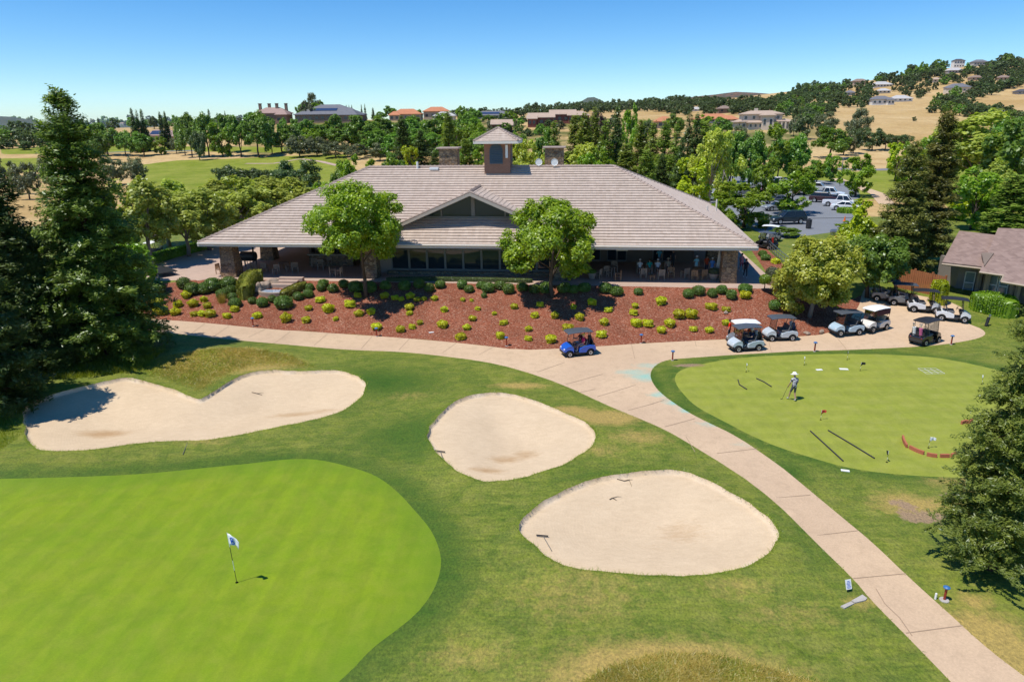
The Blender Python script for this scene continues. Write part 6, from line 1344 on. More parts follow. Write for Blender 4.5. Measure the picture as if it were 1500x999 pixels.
def cart(label, px, py, rz, col, roof=M_ROOFD, seat=M_SEAT, side_panels=None, screen=True, bags=0, six=False, loc=None, rollup=None):
    w = ground(px, py) if loc is None else loc; t = thing('golf_cart', label, 'golf cart', w, R(rz), 'golf carts around the clubhouse'); P = PAINT[col]
    def part(nm, fn, mat, sm=False, parent=t, bv=0):
        if (nm, fn) not in CARTM: m = MB(); fn(m); CARTM[(nm, fn)] = m.mesh(nm, mat, sm)
        me = CARTM[(nm, fn)]
        if me.materials[0] != mat: me = me.copy(); me.materials[0] = mat
        o = link(nm, me, parent)
        if bv: bevel(o, bv)
        return o
    part('chassis', cart_chassis, M_BLACK); part('rear_body', cart_rear, P, bv=.035); part('front_cowl', cart_front, P, bv=.045); part('dashboard', cart_dash, M_BLACK, bv=.02)
    part('seat_base', cart_seat, seat, bv=.03); part('seat_back', cart_back, seat, bv=.03); rf_ = part('roof', cart_roof, roof, bv=.03)
    for k in range(4): part('roof_post', POSTS[k], M_DKMETAL if col != 'white' else M_BLACK)
    if screen: part('windscreen', cart_screen, M_WIND)
    for sx, sy in ((.80, .50), (.80, -.50), (-.78, .50), (-.78, -.50)):
        wh = part('wheel', cart_tyre, M_TYRE, True); wh.location = (sx, sy, .235); r_ = part('rim', cart_rim, M_RIM, False, wh); r_.scale.y = 1 if sy > 0 else -1
    for sy in (-.36, .36): h_ = part('headlight', cart_lamp, M_LAMP); h_.location = (1.15, sy, .58)
    for sy in (-.42, .42): h_ = part('taillight', cart_lamp, M_TAIL); h_.location = (-1.18, sy, .60); h_.scale = (.6, .6, .6)
    s_ = part('steering_wheel', cart_steer, M_BLACK); part('bag_rack', cart_rack, M_DKMETAL)
    if rollup: part('side_curtain', cart_curtain, rollup)
    return t, w
def cart_chassis(m): m.box((0, 0, .27), (2.2, 1.0, .12), bev=.03); m.box((.3, 0, .32), (.8, 1.1, .06), bev=.02); m.box((1.16, 0, .33), (.12, 1.02, .18), bev=.03); m.box((-1.16, 0, .33), (.12, 1.02, .18), bev=.03); m.box((0, 0, .24), (.7, 1.14, .1), bev=.02)
def cart_rear(m): m.prism([(-1.18,.40),(-1.20,.60),(-1.12,.74),(-.75,.80),(-.30,.76),(-.02,.66),(.06,.58),(.08,.30),(-.44,.28)]+[(-.78+.31*math.cos(a), .235+.31*math.sin(a)) for a in np.linspace(.25, PI-.25, 9)]+[(-1.12,.34)], -.58, .58)
def cart_front(m):
    pr = [(.50,.30),(.50,.62),(.56,.80),(.66,.86),(.90,.79),(1.10,.66),(1.20,.50),(1.20,.36),(1.12,.33)]+[(.80+.31*math.cos(a), .235+.31*math.sin(a)) for a in np.linspace(.28, PI-.28, 9)]
    n = len(pr); k = [1-.20*max(0, (x-.6)/.6) for x, z in pr]
    m.loft([[(x, y*kk, z) for (x, z), kk in zip(pr, k)] for y in (-.57, -.50, .50, .57)])
def cart_dash(m): m.prism([(.42,.62),(.40,.86),(.56,.90),(.60,.62)], -.54, .54)
def cart_seat(m): m.box((-.22, 0, .78), (.55, 1.08, .14), bev=.04)
def cart_back(m): m.prism([(-.48,.84),(-.42,.84),(-.52,1.20),(-.60,1.20)], -.54, .54)
def cart_roof(m):
    rings = []
    for x, z, k in ((-.98, 1.76, .90), (-.90, 1.80, .97), (-.2, 1.85, 1), (.55, 1.83, 1), (.86, 1.79, .95), (.92, 1.75, .86)): rings.append([(x, -.60*k, z-.05), (x, .60*k, z-.05), (x, .60*k, z-.01), (x, .36*k, z+.03), (x, -.36*k, z+.03), (x, -.60*k, z-.01)])
    m.loft(rings)
def _post(a, b):
    def f(m): m.tube([a, b], .022, 6)
    return f
POSTS = [_post((.62, .50, .80), (.50, .50, 1.78)), _post((.62, -.50, .80), (.50, -.50, 1.78)), _post((-.62, .50, .76), (-.78, .50, 1.78)), _post((-.62, -.50, .76), (-.78, -.50, 1.78))]
def cart_screen(m): m.slab([(.64, -.50, .86), (.64, .50, .86), (.53, .50, 1.74), (.53, -.50, 1.74)], .008)
def cart_tyre(m): m.wheel((0, 0, 0), .235, .20, 'y', 18)
def cart_rim(m): m.wheel((0, .085, 0), .135, .05, 'y', 14, [(1, -.5), (1, .5), (.75, .55), (.3, .2)])
def cart_lamp(m): m.box((0, 0, 0), (.08, .17, .09), bev=.02)
def cart_steer(m):
    c = Vector((.25, .28, .98)); pts_ = [c+Vector((.05*math.sin(a), .16*math.cos(a), .15*math.sin(a))) for a in np.linspace(0, 2*PI, 15)]; m.tube(pts_, .014, 5); m.tube([c, (.46, .28, .80)], .02, 5)
def cart_rack(m): m.box((-1.02, 0, .80), (.30, 1.0, .05)); m.tube([(-.95, -.48, .8), (-1.0, -.48, 1.25), (-1.0, .48, 1.25), (-.95, .48, .8)], .02, 6); m.box((-1.0, 0, .92), (.05, .96, .2))
def cart_curtain(m): m.box((-.2, .0, 1.52), (1.50, 1.16, .42), bev=.03)
M_BAGR = plain('bag_red', (.55,.035,.02), .7, .3); M_BAGK = plain('bag_black', (.02,.02,.022), .7, .3); M_BAGW = plain('bag_white', (.7,.7,.7), .7, .3); M_BAGP = plain('bag_pink', (.55,.12,.25), .7, .3); M_BAGN = plain('bag_navy', (.03,.05,.12), .7, .3)
def golf_bag(label, loc, rz=0, mat=M_BAGK, tilt=.2, stand=False):
    t = thing('golf_bag', label, 'golf bag', loc, rz); t.rotation_euler = (0, tilt, rz); t.scale = (.85, .85, .85)
    m = MB(); m.lathe([(.11, 0), (.135, .05), (.13, .45), (.145, .80), (.15, .86), (.11, .87)], n=12); m.build('bag', mat, t); m = MB(); m.box((.14, 0, .35), (.10, .18, .42), bev=.03); m.build('pocket', M_BAGK if mat != M_BAGK else M_BAGN, t)
    m = MB(); g = random.Random(int(loc[0]*100))
    for k in range(7):
        x, y = g.uniform(-.09, .09), g.uniform(-.09, .09); h = g.uniform(1.0, 1.22); m.tube([(x, y, .8), (x*1.3, y*1.3, h)], .008, 4); m.box((x*1.3+.02, y*1.3, h+.02), (.10, .05, .05), bev=.015)
    m.build('club_heads', M_STEEL, t)
    if stand:
        for s in (-1, 1): m = MB(); m.tube([(-.1, s*.05, .75), (-.5, s*.28, .12)], .012, 5); m.build('stand_leg', M_DKMETAL, t)
def on_cart(c, x, y, z): 
    t, w = c; a = t.rotation_euler.z; return (w[0]+x*math.cos(a)-y*math.sin(a), w[1]+x*math.sin(a)+y*math.cos(a), w[2]+z)
C_blue = cart('blue golf cart with dark roof driving on the path, two people aboard', 846, 519, 196, 'blue', screen=False)
person('cart passenger in bright pink top and pink shorts, bare legs forward', on_cart(C_blue, -.30, .27, .33), C_blue[0].rotation_euler.z-PI/2, 'sit', (.72,.04,.14), (.55,.36,.42), ('cap', (.6,.5,.12)), sc=.96)
person('cart driver in white cap and dark maroon top aboard the blue cart', on_cart(C_blue, -.30, -.27, .33), C_blue[0].rotation_euler.z-PI/2, 'drive', (.10,.03,.035), (.6,.5,.5), ('cap', (.82,.82,.82)))
golf_bag('dark golf bag strapped to the back of the blue cart', on_cart(C_blue, -1.02, .0, .62), R(16), M_BAGK, -.15)
C_rear = cart('white-roofed golf cart standing behind the silver cart on the path', 1089, 505, 184, 'grey', roof=M_ROOFW)
C_sil = cart('silver golf cart with dark roof stopped beside the practice green', 1091, 512, 190, 'silver')
person('cart driver in navy clothes and pale cap aboard the silver cart', on_cart(C_sil, -.28, .27, .33), C_sil[0].rotation_euler.z-PI/2, 'drive', (.02,.03,.07), (.02,.03,.06), ('cap', (.7,.7,.7)), long_pants=True)
person('cart passenger in an orange-red shirt aboard the white-roofed cart', on_cart(C_rear, -.28, .27, .33), C_rear[0].rotation_euler.z-PI/2, 'drive', (.62,.10,.02), (.1,.1,.1), ('cap', (.1,.1,.12)))
person('person in a bright red top standing in front of the white-roofed cart', ground(1067, 500), R(60), 'stand', (.75,.03,.01), (.04,.04,.05), None, long_pants=True)
golf_bag('black golf bag on the back of the silver cart', on_cart(C_sil, -1.0, .22, .62), R(10), M_BAGK, -.15); golf_bag('grey-white golf bag on the back of the silver cart', on_cart(C_sil, -1.0, -.22, .62), R(10), M_BAGW, -.15)
C_sil2 = cart('silver golf cart with grey roof parked at the mulch edge', 1141, 497, 183, 'silver'); golf_bag('navy golf bag on the back of the cart at the mulch edge', on_cart(C_sil2, -1.0, .2, .62), R(3), M_BAGN, -.15); golf_bag('white golf bag on the back of the cart at the mulch edge', on_cart(C_sil2, -1.0, -.2, .62), R(3), M_BAGW, -.15)
cart('pale blue golf cart half under the maple', 1238, 489, 190, 'pale')
cart('cream golf cart with white roof and maroon curtains beside the maple', 1279, 483, 207, 'cream', roof=M_ROOFW, seat=M_SEATB, rollup=M_MAROON)
C_blk = cart('black golf cart with bags on its back at the practice green edge', 1354, 502, 28, 'black', roof=M_BLACK); golf_bag('white and black golf bag on the back of the black cart', on_cart(C_blk, -1.02, .25, .6), 0, M_BAGW, -.12); golf_bag('pink golf bag on the back of the black cart', on_cart(C_blk, -1.02, -.25, .6), 0, M_BAGP, -.12)
cart('white golf cart with long black roof in front of the wooden fence', 1352, 456, 338, 'white', roof=M_BLACK)
cart('white golf cart with dark roof nearest the pro shop lawn', 1394, 469, 333, 'white', roof=M_BLACK)
cart('dark grey golf cart parked behind the white ones by the fence', 1322, 446, 340, 'grey', roof=M_ROOFD)
cart('grey golf cart mostly hidden under the mid-green tree', 1297, 440, 340, 'grey', roof=M_ROOFD)
cart('white golf cart standing on the lawn beyond the plaza hedge', 229, 378, 75, 'white', roof=M_ROOFW)
C_r1 = cart('dark golf cart behind the railing with a red bag, near the roof corner', 0, 0, 120, 'black', loc=np.array([*at(1122, 364, TZ)[:2], TZ])); golf_bag('red golf bag on the cart behind the railing', on_cart(C_r1, -1.02, .2, .62), 0, M_BAGR, -.1)
C_r2 = cart('pale-roofed golf cart behind the bushes next to the car park edge', 0, 0, 150, 'grey', roof=M_ROOFW, loc=np.array([*at(1127, 353, TZ)[:2], TZ]))
C_r3 = cart('golf cart showing only its back between maple and car park', 0, 0, 60, 'silver', roof=M_ROOFD, loc=np.array([*at(1222, 361, TZ)[:2], TZ])); golf_bag('orange-red golf bag on the cart between maple and car park', on_cart(C_r3, -1.02, -.2, .62), 0, M_BAGR, -.1)
w = ground(1444, 478); golf_bag('black stand bag on the lawn before the pro shop hedge', w, .6, M_BAGK, .35, True)

# ================================================================== cars in the car park
M_CGLASS = glass_mat('car_glass', (.015,.018,.02), .04)
def car(label, px, py, rz, col, kind='sedan', z=TZ):
    p = at(px, py, z); p[2] = max(z, H(p[0], p[1]))+.07; t = thing('parked_car', label, 'car' if kind != 'pickup' else 'pickup', p, R(rz), 'cars in the car park'); P = paint('car_paint', col); L, W = {'sedan': (4.7, 1.8), 'suv': (4.8, 1.9), 'pickup': (5.7, 2.0)}[kind]; h = L/2
    hb, hc = {'sedan': (.92, 1.45), 'suv': (1.08, 1.75), 'pickup': (1.10, 1.88)}[kind]; fx, rx = h-.92, -h+.95
    low = [(h-.05,.35),(h,.55),(h-.12,hb-.22),(h-1.1,hb-.03),(-h+.9,hb),(-h+.05,hb-.04),(-h,.6),(-h+.06,.35)]+arch(rx, .34, .42, 8, PI, 0)+arch(fx, .34, .42, 8, PI, 0)
    m = MB(); m.prism(low, -W/2, W/2); b = m.build('body', P, t); bevel(b, .07, 3)
    c = {'sedan': [(h-1.35,hb-.02),(h-2.05,hc-.04),(-h+1.7,hc),(-h+.75,hb-.02)], 'suv': [(h-1.25,hb-.02),(h-1.9,hc-.04),(-h+.55,hc),(-h+.2,hb-.02)], 'pickup': [(h-1.45,hb-.02),(h-2.1,hc-.03),(-h+2.35,hc),(-h+2.1,hb-.02)]}[kind]
    def cab(k, dz0, dz1): 
        return [[(x, -W/2*k[0], zz+dz0) if zz < (hb+hc)/2 else (x, -W/2*k[1], zz+dz1) for x, zz in c], [(x, W/2*k[0], zz+dz0) if zz < (hb+hc)/2 else (x, W/2*k[1], zz+dz1) for x, zz in c]]
    m = MB(); m.loft(cab((.93, .80), 0, -.05)); g = m.build('windows', M_CGLASS, t); bevel(g, .03)
    m = MB(); (x1, z1), (x2, z2) = c[1], c[2]; m.loft([[(x1+.1, -W*.405, z1-.06), (x2-.1, -W*.405, z2-.06), (x2, -W*.37, z2+.02), (x1, -W*.37, z1+.02)], [(x1+.1, W*.405, z1-.06), (x2-.1, W*.405, z2-.06), (x2, W*.37, z2+.02), (x1, W*.37, z1+.02)]])
    for (xa, za), (xb, zb) in ((c[0], c[1]), (c[3], c[2]), (((c[0][0]+c[3][0])/2, hb), ((c[1][0]+c[2][0])/2, hc-.03))):
        for s in (-1, 1): m.tube([(xa, s*W/2*.935, za), (xb, s*W/2*.81, zb-.04)], .045, 5)
    m.build('roof', P, t)
    if kind == 'pickup': m = MB(); m.box((-h+1.02, 0, hb-.02), (1.75, W-.3, .08)); m.build('bed_liner', M_BLACK, t)
    for sx in (fx, rx):
        for sy in (-1, 1):
            m = MB(); m.wheel((0, 0, 0), .35, .24, 'y', 18); wh = m.build('wheel', M_TYRE, t, True); wh.location = (sx, sy*(W/2-.12), .35); m = MB(); m.wheel((0, sy*.11, 0), .22, .04, 'y', 14, [(1, -.5), (1, .5), (.5, .5)]); m.build('rim', M_RIM, wh)
    for sy in (-1, 1):
        m = MB(); m.box((h-.07, sy*(W/2-.28), .68), (.12, .38, .16), bev=.03); m.build('headlight', M_LAMP, t); m = MB(); m.box((-h+.05, sy*(W/2-.2), .80), (.10, .25, .24), bev=.03); m.build('taillight', M_TAIL, t)
for a in [('black-blue suv at the car park edge behind the thin tree',1153,328,186,(.010,.022,.034),'suv'),('grey sedan behind the black-blue suv',1139,309,186,(.24,.26,.29)),('dark grey sedan second behind the black-blue suv',1138,299,186,(.10,.11,.13)),
 ('white pickup half hidden by trees behind the roof end',1043,286,186,(.78,.79,.80),'pickup'),('pale sedan just showing over the roof edge',1036,295,186,(.62,.66,.70)),('white pickup second from the roof edge among the trees',1056,294,186,(.76,.77,.79),'pickup'),
 ('silver suv at the far end of the parked row',1197,281,328,(.50,.53,.56),'suv'),('white crew-cab pickup at the far end of the parked row',1213,290,328,(.74,.75,.77),'pickup'),('dark maroon suv in the parked row',1207,297,328,(.045,.012,.015),'suv'),('dark blue sedan in the parked row',1222,297,328,(.02,.05,.12)),('white pickup in front of the dark blue sedan in the row',1232,303,328,(.77,.78,.80),'pickup'),('white sedan nearest in the parked row beside the island hedge',1240,309,328,(.80,.81,.82)),('dark car at the far side of the car park under trees',1170,274,186,(.05,.05,.06)),('silver car at the far side of the car park under trees',1110,275,186,(.45,.46,.48)),('white car glimpsed through the trees at the back of the car park',1138,270,186,(.78,.78,.79)),('grey suv glimpsed between the middle car park trees',1092,288,186,(.2,.21,.23),'suv'),('white suv at the end of the far row by the lawn',1184,276,328,(.75,.76,.77),'suv'),('red car behind the middle car park trees',1126,284,186,(.28,.02,.02)),('black sedan behind the trees next to the far row',1178,284,328,(.03,.03,.035))]: car(*a)
p = at(1184, 335, TZ); t = thing('litter_bin', 'dark slatted litter bin at the car park edge', 'litter bin', p); m = MB(); m.lathe([(.30, 0), (.34, .1), (.36, 1.0), (.33, 1.05)], n=14); m.build('bin', M_DKMETAL, t); m = MB(); m.lathe([(.38, 1.1), (.38, 1.16), (.1, 1.3), (.01, 1.32)], n=14); m.build('lid', M_BLACK, t)
for k in range(4): m = MB(); m.tube([(.3*math.cos(k*PI/2), .3*math.sin(k*PI/2), 1.0), (.32*math.cos(k*PI/2), .32*math.sin(k*PI/2), 1.12)], .02, 5); m.build('lid_post', M_DKMETAL, t)
p = at(1237, 324, TZ); m = MB(); m.box((0, 0, .02), (.4, .4, .04), bev=.01); m.lathe([(.15, .04), (.04, .68), (.03, .7)], n=12); o = m.build('traffic_cone', plain('cone_orange', (.75,.16,.02), .6, .3)); o.location = p; tag(o, 'orange cone standing alone in the car park', 'cone')
for px, py, yt, l in ((1062, 276, 236, 'tall pale lamp post in the car park behind the roof end'), (1230, 273, 232, 'tall pale lamp post by the far lawn beyond the parked row')):
    p = at(px, py, TZ); zt = at_y(px, yt, p[1])[2]-p[2]; t = thing('lamp_post', l, 'lamp post', p); m = MB(); m.tube([(0, 0, 0), (0, 0, zt)], [.13, .08], 8); m.build('pole', M_STEEL, t); m = MB(); m.box((.3, 0, zt), (.8, .3, .12), bev=.03); m.build('lamp_head', M_STEEL, t)
# ================================================================== pro shop at the picture edge
M_SHING = tile_mat('brown_shingle', (.225,.155,.13), (.31,.22,.185), (.26,.18,.15), (2.5, 2.5, 6.0)); M_SIDING = plain('grey_siding', (.25,.22,.19), .85, .2, var=.12); M_BEAM = plain('pale_beam', (.40,.32,.24), .8, .2)
def on_plane(px, py, a, b, c):
    a, b, c = map(np.array, (a, b, c)); n = np.cross(b-a, c-a); d = ray(px, py); return CAM+d*((a-CAM)@n/(d@n))
Zg = .85
t = thing('pro_shop', 'low brown-shingled pro shop building at the picture edge behind the hedge', 'building', at(1440, 440, Zg)); o0 = np.array(t.location)
a, b, c = at(1435,398,3.7), at(1471,403,3.7), at(1462,334,6.5); Q = lambda px, py: on_plane(px, py, a, b, c)-o0
m = MB(); m.slab([Q(1435,398), Q(1471,403), Q(1467,412), Q(1640,441), Q(1640,341), Q(1462,334)], .16)
a2, b2, c2 = at(1440,393,3.8), at(1385,386,3.8), at(1453,346,5.7); Q2 = lambda px, py: on_plane(px, py, a2, b2, c2)-o0
r_ = m.build('main_roof', M_SHING, t)
m = MB(); m.slab([Q2(1380,386), Q2(1441,393), Q2(1463,347), Q2(1405,340)], .14); m.build('entry_roof', M_SHING, t)
m = MB(); e0, e1, e2, e3 = [Vector(Q(*p)) for p in ((1435,398),(1471,403),(1467,412),(1640,441))]
for p, q in ((e0, e1), (e1, e2), (e2, e3)): m.tube([p+Vector((0, 0, -.06)), q+Vector((0, 0, -.06))], .10, 4)
p, q = Vector(Q2(1380,386)), Vector(Q2(1441,393)); m.tube([p+Vector((0, 0, -.06)), q+Vector((0, 0, -.06))], .10, 4); m.build('fascia', M_BEAM, t)
p1, p2, p3 = Vector(Q(1437,372)), Vector(Q(1455,372)), Vector(Q(1441,391)); m = MB(); m.slab([p1+Vector((0,-.05,.1)), p2+Vector((0,-.05,.1)), p3+Vector((0,-.05,.1))], .5); m.build('roof_step_shade', M_DARKWALL, t)  # dark slab: shadow at the gable step between the roofs, put in as colour
G = lambda px, py, z=Zg: Vector(at(px, py, z)-o0)
def wall(mb, p, q, z0, z1, th=.25):
    d = (q-p); d.z = 0; n_ = Vector((-d.y, d.x, 0)).normalized()*th
    mb.prism([(p.x, p.y), (q.x, q.y), (q.x+n_.x, q.y+n_.y), (p.x+n_.x, p.y+n_.y)], z0, z1, 'z')
W = [G(1439,437), G(1474,443), G(1640,474)]; m = MB(); wall(m, W[0], W[1], -.3, 2.75); wall(m, W[1]+Vector((.6, .9, 0)), W[2], -.3, 2.3); wall(m, G(1398,428), G(1430,431), -.3, 2.9); wall(m, G(1430,429), G(1439,437), -.3, 2.75); wall(m, G(1370,418), G(1398,428), -.3, 2.9); m.build('wall', M_SIDING, t)
d = (W[1]-W[0]); d.z = 0; L_ = d.length; d.normalize(); n_ = Vector((d.y, -d.x, 0))
if n_.y > 0: n_ = -n_
def win(x0, x1, z0, z1, base=W[0], rows=2):
    f = MB(); q = lambda x, z, o: base+d*x+n_*o+Vector((0, 0, z))
    def bar(xa, xb, za, zb): f.add([q(xa, za, .0), q(xb, za, .0), q(xb, zb, .0), q(xa, zb, .0), q(xa, za, .07), q(xb, za, .07), q(xb, zb, .07), q(xa, zb, .07)], [(0,1,2,3),(4,5,6,7),(0,1,5,4),(2,3,7,6),(0,3,7,4),(1,2,6,5)])
    bar(x0, x0+.07, z0, z1); bar(x1-.07, x1, z0, z1); bar(x0, x1, z0, z0+.07); bar(x0, x1, z1-.07, z1); bar(x0, x1, (z0+z1)/2-.04, (z0+z1)/2+.04); fo = f.build('window', M_WHITE, t)
    g = MB(); g.add([q(x0+.06, z0+.06, .03), q(x1-.06, z0+.06, .03), q(x1-.06, z1-.06, .03), q(x0+.06, z1-.06, .03)], [(0,1,2,3)]); g.build('pane', plain('shop_glass', (.20,.26,.28), .1, .7), fo)
win(.12*L_, .50*L_, .35, 2.3); win(.54*L_, .95*L_, .35, 2.3)
dd, dL = d.copy(), L_; base2 = G(1399,428.3); d = (G(1430,431)-G(1398,428)); d.z = 0; d.normalize(); n_ = Vector((d.y, -d.x, 0)); n_ = -n_ if n_.y > 0 else n_
win(.5, 1.3, .0, 2.0, base2); win(1.6, 2.5, .5, 2.0, base2)
for px, py in ((1427,432),(1438,438),(1475,444),(1483,446)):
    q = G(px, py); m = MB(); m.box((q.x, q.y-.25, 1.25), (.28, .28, 3.1)); m.build('post', M_BEAM, t)
# wooden fence behind the carts
f0, f1, f2 = [Vector(ground(*p)) for p in ((1312,421),(1362,432),(1381,437))]
t = thing('wood_fence', 'orange-brown wooden board fence behind the parked carts', 'fence', f0); M_FENCE = plain('fence_board', (.36,.135,.055), .85, .2, var=.25, sc=3)
m = MB(); 
for p, q in ((f0, f1), (f1, f2)):
    n = int((q-p).length/.16)
    for k in range(n):
        c_ = p.lerp(q, (k+.5)/n)-f0; dv = q-p; m.box((c_.x, c_.y, c_.z+.95+random.uniform(-.02, .02)), (.15, .03, 1.9), math.atan2(dv.y, dv.x))
m.build('board', M_FENCE, t)
for p in (f0, f0.lerp(f1, .5), f1, f2): q = p-f0; m = MB(); m.box((q.x, q.y+.08, q.z+1.0), (.14, .14, 2.05)); m.build('post', M_FENCE, t)
for h in (.4, 1.6): m = MB(); m.tube([(0, .06, h), f1-f0+Vector((0, .06, h)), f2-f0+Vector((0, .06, h))], .05, 4); m.build('rail', M_FENCE, t)
# railing beside the clubhouse walk
rp = [Vector(at(px, py, TZ)) for px, py in ((1166,402),(1143,384),(1131,372),(1120,360))]; t = thing('hand_railing', 'grey metal railing along the steps beside the clubhouse walk', 'railing', rp[0])
for i in range(len(rp)-1):
    for k in range(4):
        p = rp[i].lerp(rp[i+1], k/4)-rp[0]; m = MB(); m.tube([p, p+Vector((0, 0, 1.05))], .025, 6); m.build('post', M_STEEL, t)
for h in (.35, .7, 1.05): m = MB(); m.tube([p-rp[0]+Vector((0, 0, h)) for p in rp], .028, 6); m.build('rail', M_STEEL, t)

# ================================================================== houses on the hills
def tint(c, k): return tuple(min(1, x*k) for x in c)
HW_ = {k: plain('house_wall_'+k, c, .9, .15, var=.08, sc=.4) for k, c in {'cream': (.62,.53,.42), 'white': (.70,.68,.64), 'tan': (.45,.35,.26), 'red': (.24,.09,.07), 'brown': (.24,.17,.13), 'grey': (.38,.37,.36)}.items()}
HR_ = {k: plain('house_roof_'+k, c, .9, .15, var=.18, sc=.6) for k, c in {'pink': (.36,.25,.215), 'orange': (.50,.21,.11), 'grey': (.17,.17,.185), 'pale': (.48,.46,.44), 'tan': (.45,.34,.26), 'dark': (.09,.09,.10), 'brown': (.27,.20,.16)}.items()}
M_HWIN = plain('house_window', (.05,.06,.075), .15, .6); M_SOLAR = plain('solar_panel', (.035,.05,.10), .2, .6)
def house(label, px, yb, yt, wpx, wall_='tan', roof_='grey', hip=True, storeys=1, chim=0, solar=False, dep=None, rz=None, group=None, wing=0, Y=None):
    w = ground(px, yb) if Y is None else np.array([at_y(px, yb, Y)[0], Y, 0]); w[2] = H(w[0], w[1]); dd = depth(*w); L = wpx/1000*dd; D = dep or max(7., L*.55); zt = at_y(px, yt, w[1]+D*.35)[2]-w[2]
    zt = min(zt, max(5.5, L*.62*storeys if storeys > 1 else L*.52))
    rh = min(zt*.58, D*.5*.62); wh = zt-rh; t = thing('house', label, 'house', w, (CH_RZ*.3 if rz is None else R(rz)), group or 'houses on the hills')
    def block(x, y, l, d, h, r, nm='wall'):
        m = MB(); m.box((x, y, h/2-1.0), (l, d, h+2)); m.build(nm, HW_[wall_], t)
        e = .7; c_ = [(x-l/2-e, y-d/2-e, h), (x+l/2+e, y-d/2-e, h), (x+l/2+e, y+d/2+e, h), (x-l/2-e, y+d/2+e, h)]; k = min(l*.45, d/2+e) if hip else -0.0
        r0, r1 = (x-l/2-e+k*(1 if hip else 0), y, h+r), (x+l/2+e-k*(1 if hip else 0), y, h+r); m = MB()
        m.add([Vector(p) for p in c_+[r0, r1]]+[Vector(p)-Vector((0, 0, .3)) for p in c_], [(0,1,5,4),(2,3,4,5),(1,2,5),(3,0,4),(6,7,1,0),(7,8,2,1),(8,9,3,2),(9,6,0,3),(6,9,8,7)]); ro = m.build('roof', HR_[roof_], t)
        n = max(2, int(l/3.2))
        for s in range(storeys):
            for i in range(n):
                m = MB(); wx = x-l/2+l*(i+.5)/n; hz = h*(s+.5)/storeys+.1; m.box((wx, y-d/2-.02, hz), (min(1.6, l/n*.5), .12, min(1.5, h/storeys*.5))); m.build('window', M_HWIN, t)
        return ro
    ro = block(0, 0, L, D, wh, rh)
    if wing: block(wing*L*.38, -D*.45, L*.34, D*.7, wh*.86, rh*.72)
    for k in range(chim):
        cx_ = (k-(chim-1)/2)*L*.8/max(1, chim-1) if chim > 1 else L*.15; m = MB(); m.box((cx_, (k % 2)*1.5-.5, wh+rh*.9), (1.5, 1.3, rh*1.5)); m.box((cx_, (k % 2)*1.5-.5, wh+rh*1.68), (1.9, 1.7, .25)); m.build('chimney', HW_['brown' if wall_ in ('brown', 'red') else wall_], ro)
    if solar:
        nrm = Vector((0, -rh, D/2+.7)); s_ = (D/2+.7)/rh if rh else 2; m = MB(); zc = wh+rh*.45; yc = -(D/2+.7)*(1-.45); a_ = rh/(D/2+.7)
        m.slab([(-L*.28, yc-1.6, zc-1.6*a_+.12), (L*.16, yc-1.6, zc-1.6*a_+.12), (L*.16, yc+1.6, zc+1.6*a_+.12), (-L*.28, yc+1.6, zc+1.6*a_+.12)], .08); m.build('solar_panel', M_SOLAR, ro)
    return t
